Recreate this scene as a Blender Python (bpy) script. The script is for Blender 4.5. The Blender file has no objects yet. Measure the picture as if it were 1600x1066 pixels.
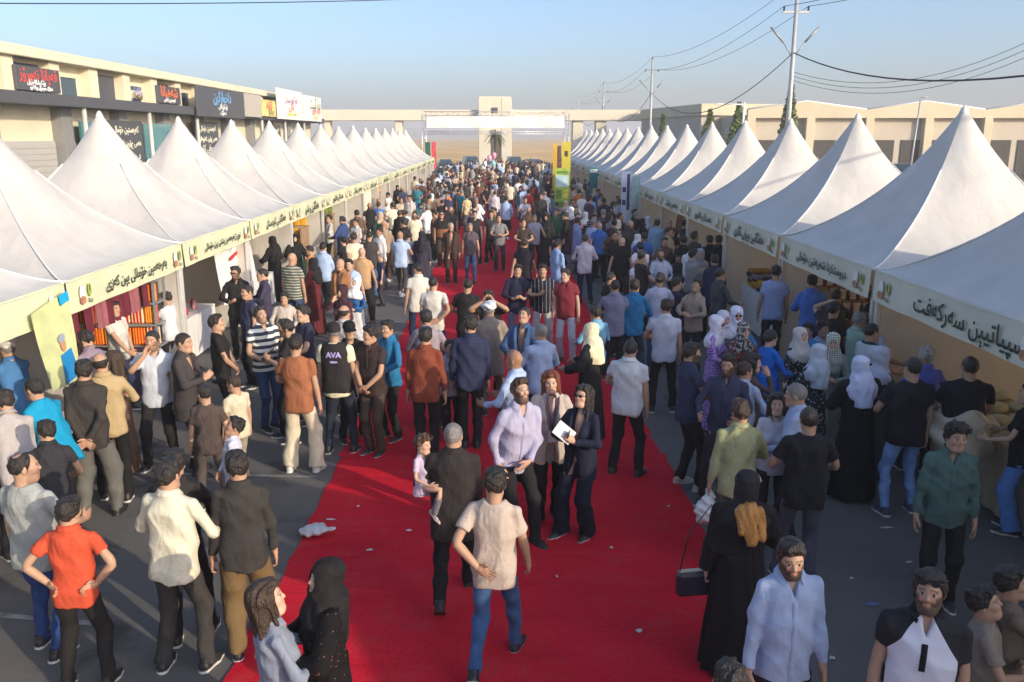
import bpy, math, random, time
import numpy as np
from mathutils import Vector, Matrix

T0 = time.time()
R = math.radians
random.seed(7)
rng = np.random.default_rng(7)
scene = bpy.context.scene
col = scene.collection

# ------------------------------------------------------------------ camera
CAM = Vector((0.0, 0.0, 4.1))
FPX, CX, CY = 1350.0, 800.0, 533.0
TILT, YAW = R(13.4), R(0.64)
cam_d = bpy.data.cameras.new('camera')
cam = bpy.data.objects.new('camera', cam_d)
col.objects.link(cam)
cam.location = CAM
cam.rotation_euler = (math.pi / 2 - TILT, 0, -YAW)
cam_d.sensor_width = 36.0
cam_d.lens = FPX / 1600 * 36.0
cam_d.clip_start = 0.1
cam_d.clip_end = 6000
scene.camera = cam

# ------------------------------------------------------------------ sky, sun, exposure
SUN_EL, SUN_AZ = R(17.5), R(40.0)          # azimuth measured from +x towards -y
sdir = Vector((math.cos(SUN_EL) * math.cos(SUN_AZ), -math.cos(SUN_EL) * math.sin(SUN_AZ), math.sin(SUN_EL)))
world = bpy.data.worlds.new('World')
scene.world = world
world.use_nodes = True
wn = world.node_tree.nodes
wl = world.node_tree.links
bg = wn['Background']
sky = wn.new('ShaderNodeTexSky')
sky.sky_type = 'NISHITA'
sky.sun_disc = False
sky.sun_elevation = SUN_EL
sky.sun_rotation = math.atan2(sdir.x, sdir.y)
sky.altitude = 300
sky.air_density = 0.80
sky.dust_density = 3.4
sky.ozone_density = 5.0
tint = wn.new('ShaderNodeVectorMath'); tint.operation = 'MULTIPLY'
tint.inputs[1].default_value = (1.13, .95, .80)
wl.new(sky.outputs[0], tint.inputs[0]); wl.new(tint.outputs[0], bg.inputs[0])
bg.inputs[1].default_value = 0.15
sun_d = bpy.data.lights.new('sun', 'SUN')
sun_d.energy = 2.0
sun_d.angle = R(0.5)
sun_d.color = (1.0, 0.84, 0.62)
sun = bpy.data.objects.new('sun', sun_d)
col.objects.link(sun)
sun.location = (30, -20, 30)
sun.rotation_euler = sdir.to_track_quat('Z', 'Y').to_euler()
scene.view_settings.view_transform = 'Standard'
scene.view_settings.look = 'None'
scene.view_settings.exposure = 1.22
scene.view_settings.gamma = 1.0
scene.render.engine = 'CYCLES'
scene.cycles.max_bounces = 6
scene.cycles.use_denoising = True

# ------------------------------------------------------------------ pixel helpers (photo pixels 1600 x 1066)
_fw = Vector((math.sin(YAW) * math.cos(TILT), math.cos(YAW) * math.cos(TILT), -math.sin(TILT)))
_rt = Vector((math.cos(YAW), -math.sin(YAW), 0))
_up = _rt.cross(_fw)

def ray(px, py):
    return (_fw + _rt * ((px - CX) / FPX) - _up * ((py - CY) / FPX)).normalized()

def at_z(px, py, z=0.0):
    d = ray(px, py)
    t = (z - CAM.z) / d.z
    return CAM + d * t

def at_y(px, py, y):
    d = ray(px, py)
    return CAM + d * ((y - CAM.y) / d.y)

def at_x(px, py, x):
    d = ray(px, py)
    return CAM + d * ((x - CAM.x) / d.x)

def project(p):
    v = Vector(p) - CAM
    z = v.dot(_fw)
    return CX + FPX * v.dot(_rt) / z, CY - FPX * v.dot(_up) / z

# ------------------------------------------------------------------ object helpers
def tag(o, label=None, cat=None, group=None, kind=None):
    if label: o['label'] = label
    if cat: o['category'] = cat
    if group: o['group'] = group
    if kind: o['kind'] = kind
    return o

def empty(name, loc=(0, 0, 0), rz=0.0, scale=1.0):
    o = bpy.data.objects.new(name, None)
    o.empty_display_size = 0.2
    o.location = loc
    o.rotation_euler = (0, 0, rz)
    o.scale = (scale, scale, scale)
    col.objects.link(o)
    return o

def link_mesh(name, me, mats, parent=None, color=None):
    o = bpy.data.objects.new(name, me)
    if mats is not None:
        ml = mats if isinstance(mats, (list, tuple)) else [mats]
        if len(me.materials) == 0:
            for m in ml: me.materials.append(m)
    col.objects.link(o)
    if parent: o.parent = parent
    if color is not None: o.color = (color[0], color[1], color[2], 1)
    return o

def raw_mesh(name, V, F, smooth=True, C=None):
    """V (n,3); F (m,k) array with k 3 or 4; C optional (n,3) point colours"""
    V = np.asarray(V, np.float32); F = np.asarray(F, np.int32)
    me = bpy.data.meshes.new(name)
    n, m, k = len(V), len(F), F.shape[1]
    me.vertices.add(n); me.vertices.foreach_set('co', V.ravel())
    me.loops.add(m * k); me.loops.foreach_set('vertex_index', F.ravel())
    me.polygons.add(m)
    me.polygons.foreach_set('loop_start', np.arange(m, dtype=np.int32) * k)
    me.polygons.foreach_set('use_smooth', np.full(m, smooth, bool))
    me.update(calc_edges=True)
    if C is not None:
        a = me.color_attributes.new('Col', 'FLOAT_COLOR', 'POINT')
        a.data.foreach_set('color', np.concatenate([np.asarray(C, np.float32), np.ones((n, 1), np.float32)], 1).ravel())
    return me

class MB:
    """collects simple shapes into one mesh"""
    def __init__(self): self.v, self.f, self.sm = [], [], []
    def add(self, vs, fs, smooth=False):
        b = len(self.v)
        self.v += [tuple(v) for v in vs]
        self.f += [tuple(b + i for i in f) for f in fs]
        self.sm += [smooth] * len(fs)
    def box(self, c, s, rot=None, bev=0.0):
        hx, hy, hz = s[0] / 2, s[1] / 2, s[2] / 2
        if bev > 0:
            bx, by, bz = min(bev, hx * .49), min(bev, hy * .49), min(bev, hz * .49)
            P = []
            for sx in (-1, 1):
                for sy in (-1, 1):
                    for sz in (-1, 1):
                        P += [Vector((sx * hx, sy * (hy - by), sz * (hz - bz))), Vector((sx * (hx - bx), sy * hy, sz * (hz - bz))), Vector((sx * (hx - bx), sy * (hy - by), sz * hz))]
            def ix(sx, sy, sz, k): return ((sx > 0) * 4 + (sy > 0) * 2 + (sz > 0)) * 3 + k
            F = []
            for s_ in (-1, 1):
                F.append([ix(s_, a, b, 0) for a, b in ((-1, -1), (1, -1), (1, 1), (-1, 1))])
                F.append([ix(a, s_, b, 1) for a, b in ((-1, -1), (1, -1), (1, 1), (-1, 1))])
                F.append([ix(a, b, s_, 2) for a, b in ((-1, -1), (1, -1), (1, 1), (-1, 1))])
            for a in (-1, 1):
                for b in (-1, 1):
                    F.append([ix(a, b, -1, 0), ix(a, b, 1, 0), ix(a, b, 1, 1), ix(a, b, -1, 1)])
                    F.append([ix(a, -1, b, 0), ix(a, 1, b, 0), ix(a, 1, b, 2), ix(a, -1, b, 2)])
                    F.append([ix(-1, a, b, 1), ix(1, a, b, 1), ix(1, a, b, 2), ix(-1, a, b, 2)])
                    for c_ in (-1, 1): F.append([ix(a, b, c_, 0), ix(a, b, c_, 1), ix(a, b, c_, 2)])
        else:
            P = [Vector((sx * hx, sy * hy, sz * hz)) for sx in (-1, 1) for sy in (-1, 1) for sz in (-1, 1)]
            F = [(0, 1, 3, 2), (4, 6, 7, 5), (0, 4, 5, 1), (2, 3, 7, 6), (0, 2, 6, 4), (1, 5, 7, 3)]
        if rot is not None: P = [rot @ p for p in P]
        c = Vector(c)
        self.add([p + c for p in P], F)
        return self
    def tube(self, pts, r, n=8, caps=True, smooth=True):
        pts = [Vector(p) for p in pts]
        rs = r if isinstance(r, (list, tuple)) else [r] * len(pts)
        V, F = [], []
        ref = None
        for i, p in enumerate(pts):
            t = (pts[min(i + 1, len(pts) - 1)] - pts[max(i - 1, 0)]).normalized()
            if ref is None: ref = Vector((1, 0, 0)) if abs(t.x) < .8 else Vector((0, 1, 0))
            u = (ref - t * ref.dot(t)).normalized(); w = t.cross(u); ref = u
            for k in range(n):
                a = 2 * math.pi * k / n
                V.append(p + (u * math.cos(a) + w * math.sin(a)) * rs[i])
        for i in range(len(pts) - 1):
            for k in range(n):
                k2 = (k + 1) % n
                F.append((i * n + k, i * n + k2, (i + 1) * n + k2, (i + 1) * n + k))
        self.add(V, F, smooth)
        if caps:
            b = len(self.v) - len(V)
            self.f.append(tuple(b + k for k in reversed(range(n)))); self.sm.append(False)
            self.f.append(tuple(b + (len(pts) - 1) * n + k for k in range(n))); self.sm.append(False)
        return self
    def lathe(self, prof, c=(0, 0, 0), n=16, smooth=True):
        V, F = [], []
        for (r, z) in prof:
            for k in range(n):
                a = 2 * math.pi * k / n
                V.append((c[0] + r * math.cos(a), c[1] + r * math.sin(a), c[2] + z))
        for i in range(len(prof) - 1):
            for k in range(n):
                k2 = (k + 1) % n
                F.append((i * n + k, i * n + k2, (i + 1) * n + k2, (i + 1) * n + k))
        self.add(V, F, smooth)
        b = len(self.v) - len(V)
        self.f.append(tuple(b + k for k in reversed(range(n)))); self.sm.append(False)
        self.f.append(tuple(b + (len(prof) - 1) * n + k for k in range(n))); self.sm.append(False)
        return self
    def quad(self, a, b, c, d): self.add([a, b, c, d], [(0, 1, 2, 3)]); return self
    def poly(self, outline, t, M):
        """extruded outline (list of 2D), thickness t along local z, matrix M"""
        n = len(outline)
        V = [M @ Vector((x, y, 0)) for x, y in outline] + [M @ Vector((x, y, t)) for x, y in outline]
        F = [tuple(reversed(range(n))), tuple(range(n, 2 * n))] + [(i, (i + 1) % n, n + (i + 1) % n, n + i) for i in range(n)]
        self.add(V, F); return self
    def mesh(self, name):
        me = bpy.data.meshes.new(name)
        me.from_pydata([tuple(v) for v in self.v], [], self.f)
        me.polygons.foreach_set('use_smooth', np.array(self.sm, bool))
        me.update()
        return me
    def build(self, name, mat, parent=None, color=None):
        return link_mesh(name, self.mesh(name), mat, parent, color)

# ------------------------------------------------------------------ materials
MATS = {}
def nt(m): return m.node_tree.nodes, m.node_tree.links

def mat(name, color, rough=.7, var=.12, scale=6.0, bump=0.0, bscale=40.0, metal=0.0, spec=.4, coord='Object', detail=4):
    """one colour with procedural variation and fine relief"""
    if name in MATS: return MATS[name]
    m = bpy.data.materials.new(name); m.use_nodes = True
    n, l = nt(m)
    b = n['Principled BSDF']
    b.inputs['Roughness'].default_value = rough
    b.inputs['Metallic'].default_value = metal
    b.inputs['Specular IOR Level'].default_value = spec
    tc = n.new('ShaderNodeTexCoord')
    nz = n.new('ShaderNodeTexNoise'); nz.inputs['Scale'].default_value = scale; nz.inputs['Detail'].default_value = detail
    l.new(tc.outputs[coord], nz.inputs['Vector'])
    mr = n.new('ShaderNodeMapRange'); mr.inputs[1].default_value = .25; mr.inputs[2].default_value = .75
    mr.inputs[3].default_value = 1 - var; mr.inputs[4].default_value = 1 + var
    l.new(nz.outputs[0], mr.inputs[0])
    vm = n.new('ShaderNodeVectorMath'); vm.operation = 'SCALE'; vm.inputs[0].default_value = color
    l.new(mr.outputs[0], vm.inputs['Scale'])
    l.new(vm.outputs[0], b.inputs['Base Color'])
    if bump > 0:
        n2 = n.new('ShaderNodeTexNoise'); n2.inputs['Scale'].default_value = bscale; n2.inputs['Detail'].default_value = 3
        l.new(tc.outputs[coord], n2.inputs['Vector'])
        bp = n.new('ShaderNodeBump'); bp.inputs['Strength'].default_value = bump; bp.inputs['Distance'].default_value = .02
        l.new(n2.outputs[0], bp.inputs['Height']); l.new(bp.outputs[0], b.inputs['Normal'])
    MATS[name] = m
    return m

def ocolor_mat(name, rough=.85, var=.10, bump=.30, bscale=220.0, spec=.25, sheen=.0, fade=0.0, bf=8):
    """cloth whose colour is the object's own colour"""
    m = bpy.data.materials.new(name); m.use_nodes = True
    n, l = nt(m); b = n['Principled BSDF']
    b.inputs['Roughness'].default_value = rough; b.inputs['Specular IOR Level'].default_value = spec
    b.inputs['Sheen Weight'].default_value = sheen
    oi = n.new('ShaderNodeObjectInfo'); tc = n.new('ShaderNodeTexCoord')
    nz = n.new('ShaderNodeTexNoise'); nz.inputs['Scale'].default_value = 9; nz.inputs['Detail'].default_value = 5
    l.new(tc.outputs['Object'], nz.inputs['Vector'])
    mr = n.new('ShaderNodeMapRange'); mr.inputs[1].default_value = .25; mr.inputs[2].default_value = .75
    mr.inputs[3].default_value = 1 - var - fade; mr.inputs[4].default_value = 1 + var + fade
    l.new(nz.outputs[0], mr.inputs[0])
    vm = n.new('ShaderNodeVectorMath'); vm.operation = 'SCALE'
    l.new(oi.outputs['Color'], vm.inputs[0]); l.new(mr.outputs[0], vm.inputs['Scale'])
    l.new(vm.outputs[0], b.inputs['Base Color'])
    n2 = n.new('ShaderNodeTexNoise'); n2.inputs['Scale'].default_value = bf; n2.inputs['Detail'].default_value = 1.5; n2.inputs['Distortion'].default_value = .9
    mp = n.new('ShaderNodeMapping'); mp.inputs['Scale'].default_value = (1.5, 1.5, .6); mp.inputs['Rotation'].default_value = (0, .5, 0)
    l.new(tc.outputs['Object'], mp.inputs[0]); l.new(mp.outputs[0], n2.inputs['Vector'])
    bp = n.new('ShaderNodeBump'); bp.inputs['Strength'].default_value = bump; bp.inputs['Distance'].default_value = .05
    l.new(n2.outputs[0], bp.inputs['Height'])
    n3 = n.new('ShaderNodeTexNoise'); n3.inputs['Scale'].default_value = bf * 2.6; n3.inputs['Detail'].default_value = 2; n3.inputs['Distortion'].default_value = 1.2
    mp3 = n.new('ShaderNodeMapping'); mp3.inputs['Scale'].default_value = (.7, .7, 1.5); mp3.inputs['Rotation'].default_value = (.3, -.6, 0)
    l.new(tc.outputs['Object'], mp3.inputs[0]); l.new(mp3.outputs[0], n3.inputs['Vector'])
    bp3 = n.new('ShaderNodeBump'); bp3.inputs['Strength'].default_value = bump * .6; bp3.inputs['Distance'].default_value = .025
    l.new(n3.outputs[0], bp3.inputs['Height']); l.new(bp.outputs[0], bp3.inputs['Normal']); l.new(bp3.outputs[0], b.inputs['Normal'])
    MATS[name] = m
    return m

M_CLOTH = ocolor_mat('cloth')
M_DENIM = ocolor_mat('denim', var=.12, fade=.18, rough=.9)
M_HAIR = ocolor_mat('hair', rough=.45, var=.35, bump=.45, spec=.5, bf=55)
M_PLAIN = ocolor_mat('painted', rough=.5, var=.04, bump=0.02)

def attr_mat(name, rough=.55, spec=.35):
    m = bpy.data.materials.new(name); m.use_nodes = True
    n, l = nt(m); b = n['Principled BSDF']
    at = n.new('ShaderNodeAttribute'); at.attribute_name = 'Col'
    l.new(at.outputs['Color'], b.inputs['Base Color'])
    b.inputs['Roughness'].default_value = rough; b.inputs['Specular IOR Level'].default_value = spec
    MATS[name] = m
    return m
M_SKIN = attr_mat('skin')

def pattern_mat(name, kind, c1, c2, scale=20.0, width=.5, rough=.85, c3=None):
    """woven or printed pattern in object space: hstripe, vstripe, flower, check, camo"""
    m = bpy.data.materials.new(name); m.use_nodes = True
    n, l = nt(m); b = n['Principled BSDF']
    b.inputs['Roughness'].default_value = rough; b.inputs['Specular IOR Level'].default_value = .2
    tc = n.new('ShaderNodeTexCoord')
    sp = n.new('ShaderNodeSeparateXYZ'); l.new(tc.outputs['Object'], sp.inputs[0])
    mix = n.new('ShaderNodeMix'); mix.data_type = 'RGBA'
    mix.inputs[6].default_value = (*c1, 1); mix.inputs[7].default_value = (*c2, 1)
    def wave(out, s):
        a = n.new('ShaderNodeMath'); a.operation = 'MULTIPLY'; a.inputs[1].default_value = s; l.new(out, a.inputs[0])
        f = n.new('ShaderNodeMath'); f.operation = 'FRACT'; l.new(a.outputs[0], f.inputs[0])
        g = n.new('ShaderNodeMath'); g.operation = 'LESS_THAN'; g.inputs[1].default_value = width; l.new(f.outputs[0], g.inputs[0])
        return g.outputs[0]
    if kind == 'hstripe': l.new(wave(sp.outputs[2], scale), mix.inputs[0])
    elif kind == 'vstripe': l.new(wave(sp.outputs[0], scale), mix.inputs[0])
    elif kind == 'ystripe': l.new(wave(sp.outputs[1], scale), mix.inputs[0])
    elif kind == 'check':
        a = n.new('ShaderNodeMath'); a.operation = 'MAXIMUM'
        l.new(wave(sp.outputs[2], scale), a.inputs[0]); l.new(wave(sp.outputs[0], scale), a.inputs[1])
        l.new(a.outputs[0], mix.inputs[0])
    elif kind == 'flower':
        v = n.new('ShaderNodeTexVoronoi'); v.inputs['Scale'].default_value = scale; l.new(tc.outputs['Object'], v.inputs[0])
        g = n.new('ShaderNodeMath'); g.operation = 'LESS_THAN'; g.inputs[1].default_value = width; l.new(v.outputs[0], g.inputs[0])
        l.new(g.outputs[0], mix.inputs[0])
    elif kind == 'camo':
        v = n.new('ShaderNodeTexNoise'); v.inputs['Scale'].default_value = scale; l.new(tc.outputs['Object'], v.inputs[0])
        g = n.new('ShaderNodeMath'); g.operation = 'GREATER_THAN'; g.inputs[1].default_value = width; l.new(v.outputs[0], g.inputs[0])
        l.new(g.outputs[0], mix.inputs[0])
    l.new(mix.outputs[2], b.inputs['Base Color'])
    n2 = n.new('ShaderNodeTexNoise'); n2.inputs['Scale'].default_value = 26; l.new(tc.outputs['Object'], n2.inputs['Vector'])
    bp = n.new('ShaderNodeBump'); bp.inputs['Strength'].default_value = .25; bp.inputs['Distance'].default_value = .02
    l.new(n2.outputs[0], bp.inputs['Height']); l.new(bp.outputs[0], b.inputs['Normal'])
    MATS[name] = m
    return m

# ------------------------------------------------------------------ text (letters joined by hand for right-to-left script)
_AR = {  # isolated, final, initial, medial
 'ا': (0xFE8D, 0xFE8E, 0, 0), 'ب': (0xFE8F, 0xFE90, 0xFE91, 0xFE92), 'پ': (0xFB56, 0xFB57, 0xFB58, 0xFB59), 'ت': (0xFE95, 0xFE96, 0xFE97, 0xFE98),
 'چ': (0xFB7A, 0xFB7B, 0xFB7C, 0xFB7D), 'خ': (0xFEA5, 0xFEA6, 0xFEA7, 0xFEA8), 'د': (0xFEA9, 0xFEAA, 0, 0), 'ر': (0xFEAD, 0xFEAE, 0, 0),
 'ز': (0xFEAF, 0xFEB0, 0, 0), 'ژ': (0xFB8A, 0xFB8B, 0, 0), 'س': (0xFEB1, 0xFEB2, 0xFEB3, 0xFEB4), 'ش': (0xFEB5, 0xFEB6, 0xFEB7, 0xFEB8),
 'ف': (0xFED1, 0xFED2, 0xFED3, 0xFED4), 'ڤ': (0xFB6A, 0xFB6B, 0xFB6C, 0xFB6D), 'ق': (0xFED5, 0xFED6, 0xFED7, 0xFED8), 'ک': (0xFB8E, 0xFB8F, 0xFB90, 0xFB91),
 'گ': (0xFB92, 0xFB93, 0xFB94, 0xFB95), 'ل': (0xFEDD, 0xFEDE, 0xFEDF, 0xFEE0), 'م': (0xFEE1, 0xFEE2, 0xFEE3, 0xFEE4), 'ن': (0xFEE5, 0xFEE6, 0xFEE7, 0xFEE8),
 'و': (0xFEED, 0xFEEE, 0, 0), 'ۆ': (0xFBD9, 0xFBDA, 0, 0), 'ه': (0xFEEB, 0xFEEC, 0xFEEB, 0xFEEC), 'ە': (0xFEE9, 0xFEEA, 0, 0),
 'ی': (0xFBFC, 0xFBFD, 0xFBFE, 0xFBFF), 'ێ': (0xFBE4, 0xFBE5, 0xFBE6, 0xFBE7), 'ئ': (0xFE89, 0xFE8A, 0xFE8B, 0xFE8C)}
def shape_rtl(s):
    out = []
    for i, ch in enumerate(s):
        if ch not in _AR: out.append(ch); continue
        prev = i > 0 and s[i - 1] in _AR and _AR[s[i - 1]][2] != 0
        nxt = i + 1 < len(s) and s[i + 1] in _AR and _AR[ch][2] != 0
        f = _AR[ch]
        out.append(chr(f[3] if prev and nxt else f[1] if prev else f[2] if nxt else f[0]))
    return ''.join(reversed(out))

_tcache = {}
def text_mesh(s, size, rtl=True, extrude=.004, bold=.0):
    """flat lettering centred on the origin in the local xy plane"""
    key = (s, size, rtl, extrude, bold)
    if key in _tcache: return _tcache[key]
    cu = bpy.data.curves.new('lettering', 'FONT')
    cu.body = shape_rtl(s) if rtl else s
    cu.size = size; cu.extrude = extrude; cu.offset = bold; cu.resolution_u = 3
    cu.align_x = 'CENTER'; cu.align_y = 'CENTER'
    o = bpy.data.objects.new('lettering_tmp', cu); col.objects.link(o)
    dg = bpy.context.evaluated_depsgraph_get()
    me = bpy.data.meshes.new_from_object(o.evaluated_get(dg))
    me.name = 'lettering'
    bpy.data.objects.remove(o); bpy.data.curves.remove(cu)
    _tcache[key] = me
    return me

def lettering(s, size, M, mat_, parent, rtl=True, width=None, extrude=.004, bold=0.0, name='lettering', color=None):
    """M: local matrix on the parent (x along the text, z out of the surface)"""
    me = text_mesh(s, size, rtl, extrude, bold)
    if len(me.materials) == 0: me.materials.append(mat_)
    o = bpy.data.objects.new(name, me); col.objects.link(o); o.parent = parent
    if color is not None: o.color = (*color, 1)
    sx = 1.0
    if width:
        xs = [v.co.x for v in me.vertices]
        if xs: sx = width / max(max(xs) - min(xs), 1e-3)
    o.matrix_local = M @ Matrix.Diagonal((sx, min(sx, 1.3), 1, 1))
    o.material_slots[0].link = 'OBJECT'; o.material_slots[0].material = mat_
    return o

def frame(origin, xax, yax):
    x = Vector(xax).normalized(); y = Vector(yax); z = x.cross(y).normalized(); y = z.cross(x)
    M = Matrix((x, y, z)).transposed().to_4x4(); M.translation = Vector(origin)
    return M
# ================================================================== people engine
# A figure is laid out as joints in its own frame (1.75 m tall, facing +y), clothed with smooth implicit
# surfaces that are polygonised with surface nets.
def smin(a, b, k):
    h = np.clip(.5 + .5 * (b - a) / k, 0, 1)
    return b + (a - b) * h - k * h * (1 - h)

class Grid:
    def __init__(self, lo, hi, h):
        self.h = h
        self.lo = np.array(lo, np.float32)
        n = np.maximum(np.ceil((np.array(hi) - self.lo) / h).astype(int) + 1, 4)
        self.x = (self.lo[0] + h * np.arange(n[0], dtype=np.float32))[:, None, None]
        self.y = (self.lo[1] + h * np.arange(n[1], dtype=np.float32))[None, :, None]
        self.z = (self.lo[2] + h * np.arange(n[2], dtype=np.float32))[None, None, :]
    def xyz(self): return self.x, self.y, self.z

def rcone(P, a, b, ra, rb, clip0=None, clip1=None):
    x, y, z = P
    a = np.asarray(a, np.float32); b = np.asarray(b, np.float32)
    d = b - a; L2 = float(d @ d) + 1e-9
    px, py, pz = x - a[0], y - a[1], z - a[2]
    t0 = (px * d[0] + py * d[1] + pz * d[2]) / L2
    t = np.clip(t0, 0, 1)
    qx, qy, qz = px - t * d[0], py - t * d[1], pz - t * d[2]
    r = np.sqrt(qx * qx + qy * qy + qz * qz) - (ra + (rb - ra) * t)
    L = math.sqrt(L2)
    if clip1 is not None: r = np.maximum(r, (t0 - clip1) * L)
    if clip0 is not None: r = np.maximum(r, (clip0 - t0) * L)
    return r

def ellip(P, c, r):
    x, y, z = P
    k = np.sqrt(((x - c[0]) / r[0]) ** 2 + ((y - c[1]) / r[1]) ** 2 + ((z - c[2]) / r[2]) ** 2)
    return (k - 1) * min(r)

_E = [(0, 1), (2, 3), (4, 5), (6, 7), (0, 2), (1, 3), (4, 6), (5, 7), (0, 4), (1, 5), (2, 6), (3, 7)]
_C = [(i, j, k) for i in (0, 1) for j in (0, 1) for k in (0, 1)]
def snet(vol, g):
    s = vol < 0
    c = np.zeros(tuple(np.array(vol.shape) - 1), np.int8)
    nx, ny, nz = c.shape
    for (i, j, k) in _C: c += s[i:i + nx, j:j + ny, k:k + nz]
    mask = (c > 0) & (c < 8)
    idx = np.full(c.shape, -1, np.int32)
    I, J, K = np.nonzero(mask)
    n = len(I)
    idx[I, J, K] = np.arange(n)
    v = [vol[I + a, J + b, K + d] for (a, b, d) in _C]
    acc = np.zeros((n, 3), np.float32); cnt = np.zeros(n, np.float32)
    cc = np.array(_C, np.float32)
    for a, b in _E:
        cr = (v[a] < 0) != (v[b] < 0)
        t = np.where(cr, v[a] / np.where(cr, v[a] - v[b], 1), 0).astype(np.float32)
        acc += np.where(cr[:, None], cc[a] + t[:, None] * (cc[b] - cc[a]), 0); cnt += cr
    V = g.lo + g.h * (np.stack([I, J, K], 1) + acc / cnt[:, None])
    Q = []
    for ax in range(3):
        s0 = np.take(s, range(0, s.shape[ax] - 1), ax); s1 = np.take(s, range(1, s.shape[ax]), ax)
        e = s0 != s1
        i, j, k = np.nonzero(e)
        o = [1, 2] if ax == 0 else [2, 0] if ax == 1 else [0, 1]
        ijk = np.stack([i, j, k], 1)
        ok = (ijk[:, o[0]] > 0) & (ijk[:, o[1]] > 0) & (ijk[:, o[0]] < c.shape[o[0]]) & (ijk[:, o[1]] < c.shape[o[1]])
        ijk = ijk[ok]; sg = s0[i[ok], j[ok], k[ok]]
        d1 = np.zeros(3, int); d1[o[0]] = 1; d2 = np.zeros(3, int); d2[o[1]] = 1
        q = np.stack([idx[tuple((ijk - d1 - d2).T)], idx[tuple((ijk - d2).T)], idx[tuple(ijk.T)], idx[tuple((ijk - d1).T)]], 1)
        q[~sg] = q[~sg][:, ::-1]
        Q.append(q)
    return V.astype(np.float32), np.concatenate(Q).astype(np.int32)

def folds(P, amp, seed, f=1.0):
    x, y, z = P
    r = np.random.default_rng(seed); p = r.uniform(0, 6.28, 6); sk = r.uniform(-.9, .9, 2)
    a = 2 * np.abs(np.sin(f * 13 * (z + sk[0] * x) + 1.5 * np.sin(f * 9 * y + p[0]) + 1.2 * np.sin(f * 8 * x + p[1]) + p[2])) - 1
    b = np.sin(f * 17 * (z + 1.2 * sk[1] * x) + 2.4 * np.sin(f * 11 * y + p[3]) + 1.8 * np.sin(f * 13 * x + p[4]) + p[5])
    c = 2 * np.abs(np.sin(f * 19 * (x + sk[1] * z) + 1.6 * np.sin(f * 7 * z + p[4]) + 8 * y + p[1])) - 1
    return amp * (a * .55 + b * .4 + c * .35)

def rotz(a): c, s = math.cos(a), math.sin(a); return np.array([[c, -s, 0], [s, c, 0], [0, 0, 1]])
def rotx(a): c, s = math.cos(a), math.sin(a); return np.array([[1, 0, 0], [0, c, -s], [0, s, c]])
def roty(a): c, s = math.cos(a), math.sin(a); return np.array([[c, 0, s], [0, 1, 0], [-s, 0, c]])

# ------------------------------------------------------------------ head, hair, hands, shoes (prototypes in own frames)
def cranium(P, o=0.0):
    d = ellip(P, (0, -.012, .028), (.076 + o, .096 + o, .092 + o))
    return smin(d, ellip(P, (0, .022, -.035), (.060 + o, .068 + o, .085 + o)), .03)

_head_cache = {}
def head_geo(h, fem=False):
    k = (h, fem)
    if k in _head_cache: return _head_cache[k]
    g = Grid((-.105, -.13, -.235), (.105, .14, .14), h); P = g.xyz(); x, y, z = P
    ax = np.abs(x)
    d = cranium(P)
    A = (ax, y, z)
    d = smin(d, rcone(A, (0, .062, -.088), (.022, .052, -.088), .026, .022), .03)          # chin
    d = smin(d, rcone(A, (.045, .0, -.07), (.024, .05, -.095), .02, .02), .03)               # jaw
    d = smin(d, rcone(A, (.008, .082, .030), (.045, .066, .030), .010, .009), .014)          # brow
    d = smin(d, ellip(A, (.040, .055, -.018), (.022, .026, .022)), .02)                      # cheek
    d = np.maximum(d, -(ellip(A, (.031, .101, .010), (.018, .020, .011)) )) if h < .008 else d
    d = smin(d, rcone(P, (0, .084, .018), (0, .101, -.018), .007, .0105), .010)              # nose
    d = smin(d, rcone(A, (0, .094, -.023), (.010, .088, -.024), .008, .0065), .006)
    d = smin(d, rcone(A, (0, .088, -.051), (.017, .080, -.052), .009, .005), .006)           # lips
    d = np.minimum(d, ellip(A, (.031, .076, .009), (.0125, .0125, .0125)))                   # eyeball
    d = smin(d, ellip(A, (.078, -.012, .002), (.010, .022, .032)), .006)                     # ear
    nr = .050 if fem else .058
    d = smin(d, rcone(P, (0, -.022, -.05), (0, -.038, -.23), nr, nr + .004), .03)            # neck
    _head_cache[k] = snet(d, g)
    return _head_cache[k]

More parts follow.
